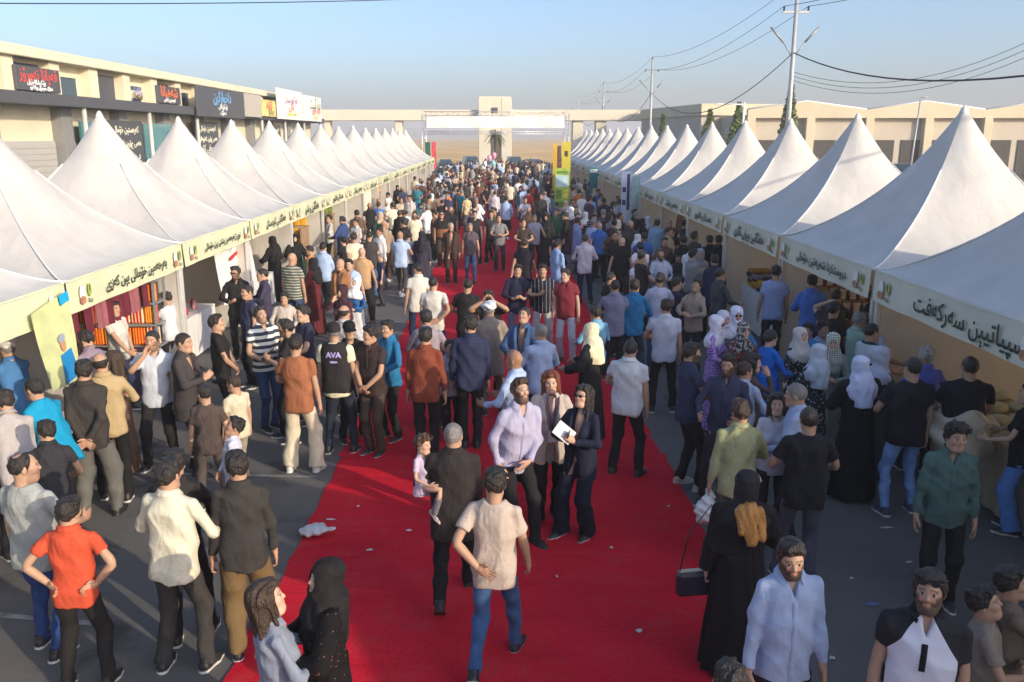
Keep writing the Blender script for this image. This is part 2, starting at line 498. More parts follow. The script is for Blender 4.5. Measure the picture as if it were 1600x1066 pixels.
def head_colors(V, skin, beard=0.0, hairc=(.02, .015, .012), lips=None, fem=False):
    skin = np.array(skin); n = len(V)
    C = np.tile(skin, (n, 1)).astype(np.float32)
    x, y, z = V.T; ax = np.abs(x)
    rr = np.random.default_rng(3).normal(0, .03, n)[:, None]
    C *= 1 + rr
    ck = np.exp(-(((ax - .04) / .02) ** 2 + ((z + .02) / .02) ** 2)) * (y > .03)
    C *= 1 + ck[:, None] * np.array([.10, -.08, -.08])
    if beard > 0:
        low = np.clip((-.018 - z + .55 * (.03 - y) * 0 - .0 * ax) / .018, 0, 1)
        side = np.clip((ax - .038) / .012, 0, 1)
        m = np.where(y > .055, np.clip((-.060 - z) / .008, 0, 1), 0)                      # chin
        m = np.maximum(m, np.clip(1 - np.abs(z + .036) / .009, 0, 1) * (y > .07) * (ax < .034))    # moustache
        m = np.maximum(m, side * np.clip((.012 - z) / .02, 0, 1) * (y > -.008) * (ax < .09))  # cheeks
        m = np.maximum(m, np.clip((-.05 - z) / .02, 0, 1) * (y > -.005))
        m = np.maximum(m, np.clip((ax - .016) / .006, 0, 1) * np.clip((-.030 - z) / .008, 0, 1) * (y > .03))
        m *= (z > -.128) * (1 - (np.abs(z + .051) < .006) * (ax < .018) * (y > .07))
        m = np.clip(m, 0, 1)[:, None] * beard
        m = m * .88; C = C * (1 - m) + (np.array(hairc) * .8 + np.array([.018, .012, .009])) * m
    lp = ((np.abs(z + .051) < .0075) & (ax < .019) & (y > .078))
    C[lp] = C[lp] * .35 + np.array(lips or (skin * np.array([.95, .62, .60]))) * .65
    br = ((np.abs(z - .035 + .18 * np.maximum(ax - .03, 0)) < (.0042 if fem else .0052)) & (ax > .011) & (ax < .052) & (y > .05))
    C[br] = C[br] * .38 + np.array(hairc) * .62
    ey = ((np.abs(z - .009) < .0075) & (np.abs(ax - .031) < .0145) & (y > .07))
    C[ey] = (.42, .38, .35)
    ir = ((np.abs(z - .009) < .008) & (np.abs(ax - .031) < .0062) & (y > .07))
    C[ir] = (.02, .012, .01)
    ld = ((z > .0145) & (z < .021) & (np.abs(ax - .031) < .017) & (y > .068))
    C[ld] *= .55
    return np.clip(C, 0, 1)

_hair_mesh = {}
def hair_geo(style, h):
    k = (style, h)
    if k in _hair_mesh: return _hair_mesh[k]
    lo, hi = (-.13, -.15, -.10), (.13, .13, .175)
    if style == 'long': lo, hi = (-.16, -.19, -.40), (.16, .14, .16)
    if style == 'bob': lo = (-.15, -.18, -.24); hi = (.15, .14, .16)
    if style in ('cap', 'turban'): lo, hi = (-.15, -.17, -.06), (.15, .22, .19)
    if style.startswith('hijab'): lo, hi = (-.27, -.24, -.46), (.27, .20, .17)
    g = Grid(lo, hi, h); P = g.xyz(); x, y, z = P; ax = np.abs(x)
    sd = sum(map(ord, style))
    noise = (.0038 if style != 'curly' else .005) * (np.sin(70 * x + 3 * np.sin(50 * y) + sd) + np.sin(62 * y + 2.5 * np.sin(55 * z + sd)) * np.sin(48 * z + 40 * x))
    if style in ('short', 'crop', 'quiff', 'curly', 'side', 'receding'):
        t = {'short': .008, 'crop': .0045, 'quiff': .008, 'curly': .014, 'side': .009, 'receding': .006}[style]
        d = cranium(P, t)
        if style == 'quiff': d = smin(d, ellip(P, (0, .045, .100), (.064, .053, .034)), .03)
        if style == 'side': d = smin(d, ellip(P, (.010, .035, .097), (.072, .062, .03)), .03)
        if style == 'short': d = smin(d, ellip(P, (0, .01, .099), (.068, .082, .028)), .03)
        if style == 'curly':
            noise = noise * 1.9
            d = smin(d, ellip(P, (0, .015, .09), (.088, .09, .05)), .03)
        if style == 'crop': noise = noise * .35
        if style == 'receding':
            zl = np.interp(y, [-.14, -.07, -.05, -.02, .01, .03, .045, .14], [-.06, -.055, -.02, -.005, -.005, .04, .09, .12])
            d = np.maximum(d, -(ellip(P, (0, .085, .09), (.06, .05, .045))))
            d = np.maximum(d, -(ellip(P, (0, -.045, .125), (.045, .045, .04))))
        else:
            zl = np.interp(y, [-.14, -.07, -.05, -.02, .012, .03, .05, .068, .14], [-.065, -.06, -.025, -.004, -.012, .005, .045, .066, .070])
            zl = zl + .25 * np.maximum(ax - .055, 0) * (y > .05)
        d = np.maximum(d + noise, zl - z)
    elif style == 'fringe':
        d = cranium(P, .006)
        zl = np.interp(y, [-.14, -.07, -.05, -.02, .012, .14], [-.065, -.06, -.025, -.004, -.012, .02])
        d = np.maximum(d + noise * .4, zl - z); d = np.maximum(d, z - np.interp(y, [-.12, -.05, .03], [.062, .055, .045])); d = np.maximum(d, y - .035)
    elif style in ('long', 'bob'):
        d = cranium(P, .016)
        d = smin(d, ellip(P, (0, 0, .10), (.075, .09, .03)), .03)
        zl = np.interp(y, [-.14, .01, .03, .055, .07, .14], [-.5, -.5, -.30, .052, .070, .078])
        e = -.36 if style == 'long' else -.19
        drape = rcone((ax, y, z), (.05, -.045, .03), (.075, -.085, e), .055, .035)
        drape = np.minimum(drape, rcone((ax, y, z), (0, -.07, .03), (0, -.115, e), .06, .04))
        drape = smin(drape, rcone((ax, y, z), (.078, .0, .02), (.098, .012, e * .7), .022, .016), .03)
        d = smin(d, drape, .03)
        strand = .004 * np.sin(95 * x + 30 * y + 2 * np.sin(14 * z)) + .003 * np.sin(150 * x + 90 * y)
        d = np.maximum(d + strand, np.where(z > -.12, zl - z, -1))
        d = np.maximum(d, -(ellip(P, (0, .13, -.03), (.064, .085, .10))))
    elif style == 'bun':
        d = cranium(P, .009)
        d = smin(d, ellip(P, (0, -.115, .02), (.04, .035, .04)), .012)
        zl = np.interp(y, [-.14, -.07, -.05, -.02, .012, .03, .05, .068, .14], [-.075, -.07, -.03, -.004, -.012, .005, .045, .070, .076])
        d = np.maximum(d + noise * .5, zl - z)
    elif style == 'cap':
        d = cranium(P, .017); d = smin(d, ellip(P, (0, -.01, .085), (.085, .10, .06)), .02)
        d = np.maximum(d, np.interp(y, [-.14, .1], [.015, .05]) - z)
        brim = np.maximum(ellip(P, (0, .10, .055), (.085, .105, .30)), np.abs(z - .055 + .25 * np.maximum(y - .09, 0) + 6 * x * x * .6) - .006)
        d = np.minimum(d, np.maximum(brim, .06 - y))
    elif style == 'turban':
        ang = np.arctan2(x, y)
        d = ellip(P, (0, -.008, .075), (.112, .125, .068))
        d = smin(d, ellip(P, (.03, .02, .10), (.085, .09, .055)), .02)
        d = d + .007 * np.sin(70 * (z + .35 * x) + 1.5 * np.sin(3 * ang))
        d = np.maximum(d, .022 - z)
    elif style.startswith('hijab'):
        ang = np.arctan2(x, y + .02)
        d = cranium(P, .018)
        d = smin(d, ellip(P, (0, -.02, .085), (.085, .10, .055)), .03)
        d = smin(d, rcone(P, (0, -.01, -.06), (0, -.012, -.16), .088, .09), .04)
        sh = ellip(P, (0, -.03, -.26), (.205, .135, .14))                    # cape over shoulders
        sh = sh + .005 * np.sin(7 * ang + 2 * np.sin(14 * z))
        d = smin(d, sh, .05)
        if style == 'hijab_long':
            ch = rcone((x, y * 1.0, z), (.0, -.06, -.16), (.0, -.10, -.42), .13, .12)
            d = smin(d, ch + .008 * np.sin(60 * x + 2 * np.sin(12 * z)), .04)
        d = d + .0026 * np.sin(48 * z + 26 * np.abs(x) + 3 * np.sin(20 * y)) + .0016 * np.sin(80 * (y + .4 * z))
        d = np.maximum(d, -(ellip(P, (0, .135, -.012), (.056, .085, .078))))
        d = np.maximum(d, (-.33 if style == 'hijab' else -.44) - .35 * np.abs(x) * 0 - z)
    else:
        d = cranium(P, .01)
    V, Q = snet(d, g)
    _hair_mesh[k] = (V, Q)
    return V, Q

_hand_cache = {}
def hand_geo(kind, h):
    """right hand: wrist at origin, fingers down -z, palm towards -x, thumb towards +y"""
    k = (kind, h)
    if k in _hand_cache: return _hand_cache[k]
    g = Grid((-.085, -.06, -.205), (.04, .085, .03), h); P = g.xyz(); x, y, z = P
    rr = max(.0085, h * .95)
    d = rcone(P, (0, .002, .02), (0, .002, -.02), .024, .022)
    d = smin(d, ellip(P, (0, 0, -.055), (.018, .042, .052)), .02)
    for i, (yy, L) in enumerate(((.031, .070), (.0105, .080), (-.0105, .075), (-.030, .058))):
        cur = {'relax': .45 + .12 * i, 'grip': 1.25 + .05 * i, 'flat': .12}[kind]
        a = np.array([0, yy, -.092]); an = .15 if kind != 'grip' else .5
        for s_, seg in enumerate((.45, .32, .23)):
            b = a + L * seg * np.array([-math.sin(an), .05 * (1.5 - i) * (kind == 'flat'), -math.cos(an)])
            d = smin(d, rcone(P, a, b, rr * (1 - .08 * s_), rr * (.95 - .1 * s_)), .006) if s_ == 0 else np.minimum(d, rcone(P, a, b, rr * (1 - .08 * s_), rr * (.95 - .1 * s_)))
            a = b; an += cur
    th = ((-.004, .03, -.025), (-.018, .055, -.055), (-.030, .058, -.088)) if kind != 'grip' else ((-.004, .03, -.025), (-.03, .05, -.05), (-.052, .04, -.075))
    d = smin(d, rcone(P, th[0], th[1], .014, .0115), .01)
    d = smin(d, rcone(P, th[1], th[2], max(.0115, rr), max(.0085, rr * .9)), .004)
    _hand_cache[k] = snet(d, g)
    return _hand_cache[k]

_shoe = {}
def shoe_mesh(h):
    if h in _shoe: return _shoe[h]
    g = Grid((-.06, -.11, -.10), (.06, .22, .05), h); P = g.xyz(); x, y, z = P
    d = rcone((x, y, z), (0, -.045, -.05), (0, .09, -.062), .040, .043)
    d = smin(d, rcone((x, y, z), (0, .09, -.062), (.004, .155, -.068), .042, .030), .02)
    d = smin(d, rcone(P, (0, -.02, -.03), (0, -.025, .01), .042, .044), .03)
    sole = np.maximum(smin(rcone((x, y, z * .2), (0, -.05, -.015), (0, .09, -.015), .044, .049), rcone((x, y, z * .2), (0, .09, -.015), (.004, .165, -.015), .049, .032), .02), np.abs(z + .079) - .012)
    d = np.minimum(d, sole)
    d = np.maximum(d, -.09 - z); d = np.maximum(d, z - .02)
    V, Q = snet(d, g)
    s = (V[:, 2] < -.066).astype(np.float32)
    me = raw_mesh('shoe', V, Q, True, np.stack([s, s, s], 1))
    _shoe[h] = me
    return me
def shoe_material(name, sole):
    m = bpy.data.materials.new(name); m.use_nodes = True
    n, l = nt(m); b = n['Principled BSDF']; b.inputs['Roughness'].default_value = .5
    oi = n.new('ShaderNodeObjectInfo'); at = n.new('ShaderNodeAttribute'); at.attribute_name = 'Col'
    mix = n.new('ShaderNodeMix'); mix.data_type = 'RGBA'
    l.new(at.outputs['Fac'], mix.inputs[0]); l.new(oi.outputs['Color'], mix.inputs[6]); mix.inputs[7].default_value = (*sole, 1)
    l.new(mix.outputs[2], b.inputs['Base Color'])
    return m
M_SHOE_W = shoe_material('sneaker', (.62, .60, .56))
M_SHOE_D = shoe_material('leather_shoe', (.02, .018, .016))

# ------------------------------------------------------------------ skeleton
def ik(a, c, l1, l2, hint):
    a, c, hint = map(lambda v: np.array(v, float), (a, c, hint))
    d = c - a; L = np.linalg.norm(d)
    Lm = (l1 + l2) * .998
    if L > Lm: c = a + d * (Lm / L); d = c - a; L = Lm
    u = d / L
    x = (l1 * l1 - l2 * l2 + L * L) / (2 * L)
    hgt = math.sqrt(max(l1 * l1 - x * x, 1e-6))
    hh = hint - u * (hint @ u); hh /= np.linalg.norm(hh) + 1e-9
    return a + u * x + hh * hgt, c

# wrist target (right side, x>0), elbow hint, thumb direction, finger direction (None: along forearm), hand kind
ARMS = {
 'down':   ((.245, .05, .80), (.5, -1, 0), (0, 1, 0), None, 'relax'),
 'swingf': ((.235, .22, .84), (.5, -1, 0), (0, .6, .8), None, 'relax'),
 'swingb': ((.265, -.17, .83), (.6, -1, 0), (0, 1, 0), None, 'relax'),
 'back':   ((.035, -.19, .93), (1, -.5, 0), (0, .2, 1), (-.8, -.2, -.5), 'relax'),
 'hip':    ((.185, -.03, 1.00), (1, -.35, 0), (0, 0, 1), (-.6, -.6, -.2), 'relax'),
 'hipback': ((.10, -.16, 1.00), (1, -.5, 0), (0, .2, 1), (-.9, -.2, -.3), 'flat'),
 'phone':  ((.09, .27, 1.12), (1, -.3, -.6), (-.5, .2, .8), (-.5, .6, .5), 'grip'),
 'chest':  ((.07, .25, 1.20), (1, -.2, -.8), (-.4, .2, .9), (-.5, .5, .6), 'grip'),
 'fore':   ((.20, .30, 1.08), (.7, -.6, -.6), (0, 0, 1), (-.2, 1, .1), 'relax'),
 'clasp':  ((.045, .20, .97), (1, -.3, 0), (0, .3, 1), (-.8, .2, -.5), 'relax'),
 'mouth':  ((.05, .20, 1.47), (.8, .2, -1), (-.2, -.6, .4), (-.3, -.4, .9), 'relax'),
 'camera': ((.08, .22, 1.60), (1, .1, -.6), (-.3, -.7, .5), (-.4, .2, .9), 'grip'),
 'head':   ((.15, .06, 1.70), (1, .4, .3), (-.2, -.4, -.8), (-.9, -.2, .3), 'relax'),
 'cross':  ((-.10, .21, 1.20), (1, -.1, -.5), (0, .2, 1), (-.9, .0, .2), 'relax'),
 'point':  ((.28, .50, 1.36), (.6, -.3, -1), (-.3, 0, 1), (.1, 1, 0), 'flat'),
 'reach':  ((.18, .46, 1.18), (.7, -.4, -1), (-.3, 0, 1), (-.1, 1, -.1), 'relax'),
 'low':    ((.16, .38, .98), (.7, -.5, -1), (-.4, 0, 1), (-.3, .9, -.3), 'relax'),
 'pocket': ((.205, .07, .90), (1, -.6, 0), (0, 1, .2), (-.3, .5, -.9), 'relax'),
 'carry':  ((.13, .22, 1.08), (1, -.6, -.4), (0, .3, 1), (-.8, .5, .1), 'relax'),
 'bagside': ((.25, .03, .82), (.5, -1, 0), (0, 1, 0), None, 'grip'),
 'shoulder': ((.10, .16, 1.30), (1, .2, -.8), (-.3, .2, .9), (-.6, .0, .8), 'relax'),
}
# right ankle, left ankle (x,y,z), pelvis drop
LEGS = {
 'stand': ((.11, .02, .085), (-.11, -.02, .085), .005),
 'apart': ((.17, .03, .085), (-.16, -.02, .085), .012),
 'close': ((.085, .0, .085), (-.085, .0, .085), .0),
 'relaxR': ((.16, .12, .085), (-.10, -.03, .085), .012),
 'relaxL': ((.10, -.03, .085), (-.16, .12, .085), .012),
 'walkR': ((.10, .30, .085), (-.09, -.30, .15), .045),
 'walkL': ((.09, -.30, .15), (-.10, .30, .085), .045),
 'stepR': ((.11, .18, .085), (-.10, -.17, .105), .02),
 'stepL': ((.10, -.17, .105), (-.11, .18, .085), .02),
 'sit': ((.12, .30, .60), (-.12, .26, .57), .0),
}

def bone_frame(zdir, ydir):
    z = np.array(zdir, float); z /= np.linalg.norm(z) + 1e-9
    y = np.array(ydir, float); y -= z * (y @ z)
    if np.linalg.norm(y) < 1e-3: y = np.array([.1, 1, .1]) - z * (z @ np.array([.1, 1, .1]))
    y /= np.linalg.norm(y)
    return np.stack([np.cross(y, z), y, z], 1)

def build_pose(armR='down', armL='down', legs='stand', lean=0, side=0, hyaw=0, hpitch=0, hroll=0, twist=0, headscale=1.0, width=1.0):
    J = {}
    ar, al, drop = LEGS[legs]
    pel = np.array([0, -.10 * math.sin(R(lean)), .95 - drop])
    T = rotz(R(-twist)) @ roty(R(side)) @ rotx(R(-lean))
    J['pel'], J['T'] = pel, T
    tp = lambda p: pel + T @ (np.array(p, float) - np.array([0, 0, .95]))
    for s, nm, an in ((1, 'R', ar), (-1, 'L', al)):
        hip = pel + np.array([s * .088, 0, -.03])
        knee, ank = ik(hip, an, .43, .42, (s * .12, 1, 0))
        J['hip' + nm], J['knee' + nm], J['ank' + nm] = hip, knee, ank
        sh = tp((s * .166 * width, -.012, 1.408))
        w, e, th, fd, kind = ARMS[armR if s > 0 else armL]
        mir = np.array([s, 1, 1])
        el, wr = ik(sh, tp(np.array(w) * mir), .285, .255, T @ (np.array(e) * mir))
        J['sh' + nm], J['el' + nm], J['wr' + nm] = sh, el, wr
        fdir = (wr - el) if fd is None else T @ (np.array(fd) * mir)
        fdir = fdir / np.linalg.norm(fdir)
        J['hand' + nm] = (bone_frame(-fdir, T @ (np.array(th) * mir)), kind)
    J['neck'] = tp((0, -.02, 1.49))
    HR = T @ rotz(R(-hyaw)) @ rotx(R(lean * .55 - hpitch)) @ roty(R(hroll))
    J['HR'] = HR
    J['head'] = J['neck'] + HR @ np.array([0, .024, .124 * (1 + (headscale - 1) * .9)])
    J['top'] = J['head'] + HR @ np.array([0, -.01, .125 * headscale])
    J['hs'] = headscale; J['lean'] = lean
    return J

PROF = {'m': ([-.30, -.16, -.02, .12, .28, .40, .475, .53, .57], [.142, .152, .154, .144, .156, .158, .128, .078, .060], [.100, .106, .106, .101, .110, .104, .082, .066, .055]),
        'f': ([-.30, -.16, -.02, .12, .28, .40, .475, .53, .57], [.155, .165, .160, .126, .140, .140, .108, .064, .052], [.108, .114, .108, .092, .112, .100, .074, .058, .050])}
def torso_sdf(P, J, off, gender='m', zlo=-.2, zhi=.545, width=1.0, belly=0.0, hang=0.0, hem=0.0):
    x, y, z = P
    T = J['T']; pel = J['pel']
    px, py, pz = x - pel[0], y - pel[1], z - pel[2]
    lx = px * T[0, 0] + py * T[1, 0] + pz * T[2, 0]
    ly = px * T[0, 1] + py * T[1, 1] + pz * T[2, 1]
    lz = px * T[0, 2] + py * T[1, 2] + pz * T[2, 2]
    zz, rx, ry = PROF[gender]
    RX = np.interp(lz, zz, rx).astype(np.float32) * width + off
    RY = np.interp(lz, zz, ry).astype(np.float32) * (.6 + .4 * width) + off
    if hang > 0:                                             # cloth hangs straight below the chest
        k = np.clip((.36 - lz) / .22, 0, 1).astype(np.float32); k = k * k * (3 - 2 * k)
        bx, by = (.150, .104) if gender == 'm' else (.136, .098)
        RX = RX + k * (np.maximum(RX, bx * width + off + hang) - RX); RY = RY + k * (np.maximum(RY, by + off + hang) - RY)
    cy = np.interp(lz, [-.2, 0, .15, .3, .45, .55], [-.01, -.005, .005, .0, -.015, -.02]).astype(np.float32)
    if belly: 
        bl = belly * np.exp(-((lz - .07) / .13) ** 2); RY = RY + bl * .6; cy = cy + bl * .6; RX = RX + bl * .3
    n = 2.4
    r = (np.abs(lx / RX) ** n + np.abs((ly - cy) / RY) ** n) ** (1 / n)
    d = (r - 1) * np.minimum(RX, RY)
    d = np.maximum(d, (zlo + hem * np.abs(lx) - lz)); d = np.maximum(d, lz - zhi)
    return d, lx, ly, lz

def mb_tube(path, radii, n=9):
    """plain tube as arrays"""
    V, Q = [], []
    pts = [np.array(p, float) for p in path]; ref = None
    for i, p in enumerate(pts):
        t = pts[min(i + 1, len(pts) - 1)] - pts[max(i - 1, 0)]; t /= np.linalg.norm(t) + 1e-9
        if ref is None: ref = np.array([1., 0, 0]) if abs(t[0]) < .8 else np.array([0, 1., 0])
        u = ref - t * (ref @ t); u /= np.linalg.norm(u); w = np.cross(t, u); ref = u
        for k in range(n):
            a = 2 * math.pi * k / n
            V.append(p + radii[i] * (u * math.cos(a) + w * math.sin(a)))
    m = len(pts)
    for i in range(m - 1):
        for k in range(n):
            Q.append((i * n + k, i * n + (k + 1) % n, (i + 1) * n + (k + 1) % n, (i + 1) * n + k))
    return np.array(V, np.float32), np.array(Q, np.int32)

def join(parts):
    V, Q, C, b = [], [], [], 0
    for p in parts:
        V.append(p[0]); Q.append(p[1] + b); b += len(p[0])
        if len(p) > 2: C.append(p[2])
    return np.concatenate(V), np.concatenate(Q), (np.concatenate(C) if C else None)

LOD = [dict(c=.0115, h=.0062, hd=.0050, hr=.0075, s=.009, n=12), dict(c=.019, h=.0085, hd=.0062, hr=.0095, s=.012, n=10),
       dict(c=.027, h=.012, hd=.0095, hr=.013, s=.016, n=8), dict(c=.038, h=.021, hd=.016, hr=.021, s=.024, n=6)]

SKINS = [(.44, .27, .18), (.38, .22, .145), (.33, .185, .12), (.50, .32, .23)]
HAIRC = {'black': (.019, .015, .013), 'brown': (.045, .026, .016), 'grey': (.20, .19, .18), 'lgrey': (.42, .41, .39), 'dark': (.02, .015, .012), 'auburn': (.16, .045, .018), 'blond': (.32, .16, .05), 'lbrown': (.09, .05, .03)}

def geo_person(J, lod, top, bot, gender='m', width=1.0, belly=0.0, skin=0, beard=0.0, hair='short', hairc='black', seed=1, handkinds=None):
    """returns dict part -> (V,Q[,C]) in the figure's own frame"""
    L = LOD[lod]; out = {}
    sk = np.array(SKINS[skin % 4]) * (1 if gender == 'm' else 1.12)
    long_sleeve = top in ('shirt', 'sweater', 'jacket', 'dress', 'abaya', 'coat', 'vshirt')
    # ---- skin
    parts = []
    hv, hq = head_geo(L['h'], gender == 'f')
    hc = head_colors(hv, sk, beard, HAIRC['black'] if hairc not in HAIRC else HAIRC[hairc], (.5, .12, .10) if gender == 'f' else None, gender == 'f')
    parts.append(((hv * np.array([.95, 1, 1]) * J['hs']) @ J['HR'].T + J['head'], hq, hc))
    tw = (.0 if gender == 'm' else -.008)
    for s, nm in ((1, 'R'), (-1, 'L')):
        sh, el, wr = J['sh' + nm], J['el' + nm], J['wr' + nm]
        u = (el - sh); f = (wr - el)
        path = [sh * .8 + J['neck'] * .2, sh + u * .18, sh + u * .5, sh + u * .8, el - u * .06 + f * .02, el + f * .08, el + f * .3, el + f * .6, el + f * .85, wr, wr + f * .03]
        rad = [.045, .047, .044, .039, .036, .038, .038, .033, .0285, .0255, .024]; rad = [r + tw for r in rad]
        rad = [r * .78 for r in rad[:3]] + rad[3:]
        if long_sleeve: rad = [r * .55 for r in rad[:8]] + rad[8:]
        tv, tq = mb_tube(path, rad, L['n'])
        parts.append((tv, tq, np.tile(sk, (len(tv), 1)) * (1 + rng.normal(0, .02, (len(tv), 1)))))
        hR, kind = J['hand' + nm]
        gv, gq = hand_geo(kind, L['hd'])
        gv = gv.copy()
        if s < 0: gv[:, 0] *= -1; gq = gq[:, ::-1]
        parts.append((gv * (1 if gender == 'm' else .9) @ hR.T + wr, gq, np.tile(sk * np.array([1.02, .95, .93]), (len(gv), 1))))
    tp0 = lambda z: J['pel'] + J['T'] @ np.array([0, -.01, z])
    tv, tq = mb_tube([tp0(-.05), tp0(.15), tp0(.35), tp0(.45), tp0(.52)], [.085, .08, .085, .07, .045], 6)
    parts.append((tv, tq, np.tile(sk, (len(tv), 1))))
    for nm in 'RL':
        k, a, hp = J['knee' + nm], J['ank' + nm], J['hip' + nm]
        tv, tq = mb_tube([hp + np.array([0, 0, .06]), hp * .5 + k * .5, k, k * .75 + a * .25, k * .4 + a * .6, a, a + np.array([0, 0, -.04])], [.055, .055, .045, .047, .040, .032, .03], 6 if bot != 'shorts' else L['n'])
        parts.append((tv, tq, np.tile(sk, (len(tv), 1))))
    out['body'] = join(parts)
    # ---- trousers / skirt
    h = L['c']; P3 = [J[k + s] for k in ('hip', 'knee', 'ank') for s in 'RL']
    if bot in ('trousers', 'jeans', 'baggy', 'wide', 'shorts'):
        lo = np.min(P3, 0) - .16; hi = np.max(P3, 0) + .16
        hi[2] = J['pel'][2] + .16; lo[2] = .005
        lo[0] = min(lo[0], J['pel'][0] - .2); hi[0] = max(hi[0], J['pel'][0] + .2); lo[1] = min(lo[1], J['pel'][1] - .2); hi[1] = max(hi[1], J['pel'][1] + .19)
        g = Grid(lo, hi, h); P = g.xyz()
        rt, rk, ra = {'trousers': (.090, .068, .062), 'jeans': (.088, .062, .052), 'baggy': (.105, .098, .066), 'wide': (.092, .085, .10), 'shorts': (.095, .085, .085)}[bot]
        rt *= .5 + .5 * width
        d = torso_sdf(P, {'T': np.eye(3), 'pel': J['pel']}, .006, gender, -.10, .11, width, belly * .5)[0]
        for nm in 'RL':
            hp, k, a = J['hip' + nm], J['knee' + nm], J['ank' + nm]
            leg = rcone(P, hp + np.array([0, -.01, -.02]), k, rt, rk)
            e = 1.0 if bot == 'shorts' else None
            if bot == 'shorts':
                leg = rcone(P, hp + np.array([0, -.01, -.02]), k, rt, rk, clip1=.92)
            else:
                leg = smin(leg, rcone(P, k, a + np.array([0, -.01, -.03]), rk, ra, clip1=1.0), .035)
            d = smin(d, leg, .03) if nm == 'L' else smin(d, leg, .035)
            d = smin(d, rcone(P, hp + np.array([0, -.042, -.02]), hp + np.array([0, -.04, -.05]), .066, .064), .03)   # seat
        zcut = {'tee': -.15, 'polo': -.14, 'shirt': -.17, 'sweater': -.12, 'jacket': -.26, 'coat': -.30, 'vest': -.10}.get(top)
        if zcut is not None: d = np.maximum(d, P[2] - (J['pel'][2] + zcut + .05 + .25 * abs(math.sin(R(J.get('lean', 0))))))
        low = np.clip((.75 - P[2]) / .6, 0, 1)
        d = d + folds(P, .005 + .006 * low, seed, 1.0)
        out['trousers'] = snet(d, g)
    if bot in ('skirt',) or top in ('dress', 'abaya'):
        lo = np.array([-.36, -.36, .02]) ; hi = np.array([.36, .36, J['pel'][2] + .18])
        g = Grid(lo, hi, h); P = g.xyz(); x, y, z = P
        wb = .27 if top == 'abaya' else .25
        RX = np.interp(z, [.02, .5, .80, .95, 1.10], ([wb, .225, .195, .19, .165] if top != 'abaya' else [wb, .24, .205, .194, .19])).astype(np.float32); RY = np.interp(z, [.02, .5, .8, .95, 1.1], ([wb * .85, .18, .145, .138, .125] if top != 'abaya' else [wb * .85, .19, .158, .148, .142])).astype(np.float32)
        cy = np.interp(z, [.02, .6, .95], [(J['ankR'][1] + J['ankL'][1]) / 2 - .01, J['pel'][1] * .6, J['pel'][1]]).astype(np.float32)
        ang = np.arctan2(x, y - cy)
        r = np.sqrt((x / RX) ** 2 + ((y - cy) / RY) ** 2)
        fa = np.interp(z, [0, .6, 1.0], [.020, .012, .003]).astype(np.float32)
        d = (r - 1) * np.minimum(RX, RY) + fa * np.sin(10 * ang + 1.8 * np.sin(3 * ang + seed) + 2 * np.sin(4 * z + seed))
        d = np.maximum(d, .035 - z); d = np.maximum(d, z - J['pel'][2] - .13)
        out['skirt'] = snet(d, g)
    # ---- top
    arms = [J[k + s] for k in ('sh', 'el', 'wr') for s in 'RL']
    if not long_sleeve: arms = [J['sh' + s] for s in 'RL'] + [J['sh' + s] * .45 + J['el' + s] * .55 for s in 'RL']
    tp = lambda p: J['pel'] + J['T'] @ np.array(p)
    cor = [tp((sx * .23 * width, sy * (.2 + belly), zz)) for sx in (-1, 1) for sy in (-1, 1) for zz in (-.32 if top in ('jacket', 'coat') else -.22, .58)]
    lo = np.min(arms + cor, 0) - .09; hi = np.max(arms + cor, 0) + .09
    g = Grid(lo, hi, h); P = g.xyz()
    off, zlo, hang, hem = {'tee': (.014, -.15, .006, 0), 'polo': (.013, -.14, .005, 0), 'shirt': (.014, -.17, .008, .18), 'tuck': (.013, .0, .004, 0), 'sweater': (.022, -.12, .012, 0),
        'jacket': (.026, -.26, .014, 0), 'coat': (.03, -.30, .02, 0), 'dress': (.012, -.02, 0, 0), 'abaya': (.026, -.03, .012, 0), 'vest': (.028, -.10, .012, 0), 'vshirt': (.014, -.05, .004, 0)}[top]
    d, lx, ly, lz = torso_sdf(P, J, off, gender, zlo, .545, width, belly, hang, hem)
    core = d
    sl = {'tee': (.053, .056), 'polo': (.052, .053), 'shirt': (.052, .048), 'sweater': (.056, .052), 'jacket': (.059, .054), 'coat': (.067, .060), 'dress': (.056, .046), 'abaya': (.075, .075), 'vest': (.064, .0), 'vshirt': (.062, .05)}.get(top, (.062, .05))
    if gender == 'f' and top not in ('abaya',): sl = (sl[0] - .008, sl[1] - .008)
    for s, nm in ((1, 'R'), (-1, 'L')):
        sh, el, wr = J['sh' + nm], J['el' + nm], J['wr' + nm]
        neck = tp((s * .048, -.025, .508))
        yoke = rcone(P, neck, sh, .042, sl[0] - .006)
        if top == 'vest':
            d = smin(d, yoke, .04); continue
        if long_sleeve:
            arm = rcone(P, sh, el, sl[0], sl[1])
            wl = wr - el
            arm = smin(arm, rcone(P, el, el + wl * (.93), sl[1], (.038 if top != 'abaya' else .07) + (.004 if top in ('jacket', 'coat') else 0), clip1=1.0), .02)
        else:
            arm = rcone(P, sh, sh + (el - sh) * (.62 if top == 'tee' else .56), sl[0], sl[1] + .004, clip1=1.0)
        d = smin(d, smin(yoke, arm, .008), .032)
    if zlo < -.09:
        for nm in 'RL':
            hp = J['hip' + nm]
            d = smin(d, np.maximum(rcone(P, hp + np.array([0, -.042, .0]), hp + np.array([0, -.04, -.06]), .084, .082), zlo + hem * np.abs(lx) - lz), .03)
    if gender == 'f':
        for s in (-1, 1):
            c = tp((s * .07, .085, .29)); d = smin(d, rcone(P, c, c + J['T'] @ np.array([0, .012, -.01]), .062, .058), .04)
    d = d + folds(P, {'jacket': .0045, 'coat': .0045, 'vest': .005, 'shirt': .0105}.get(top, .009), seed + 5)
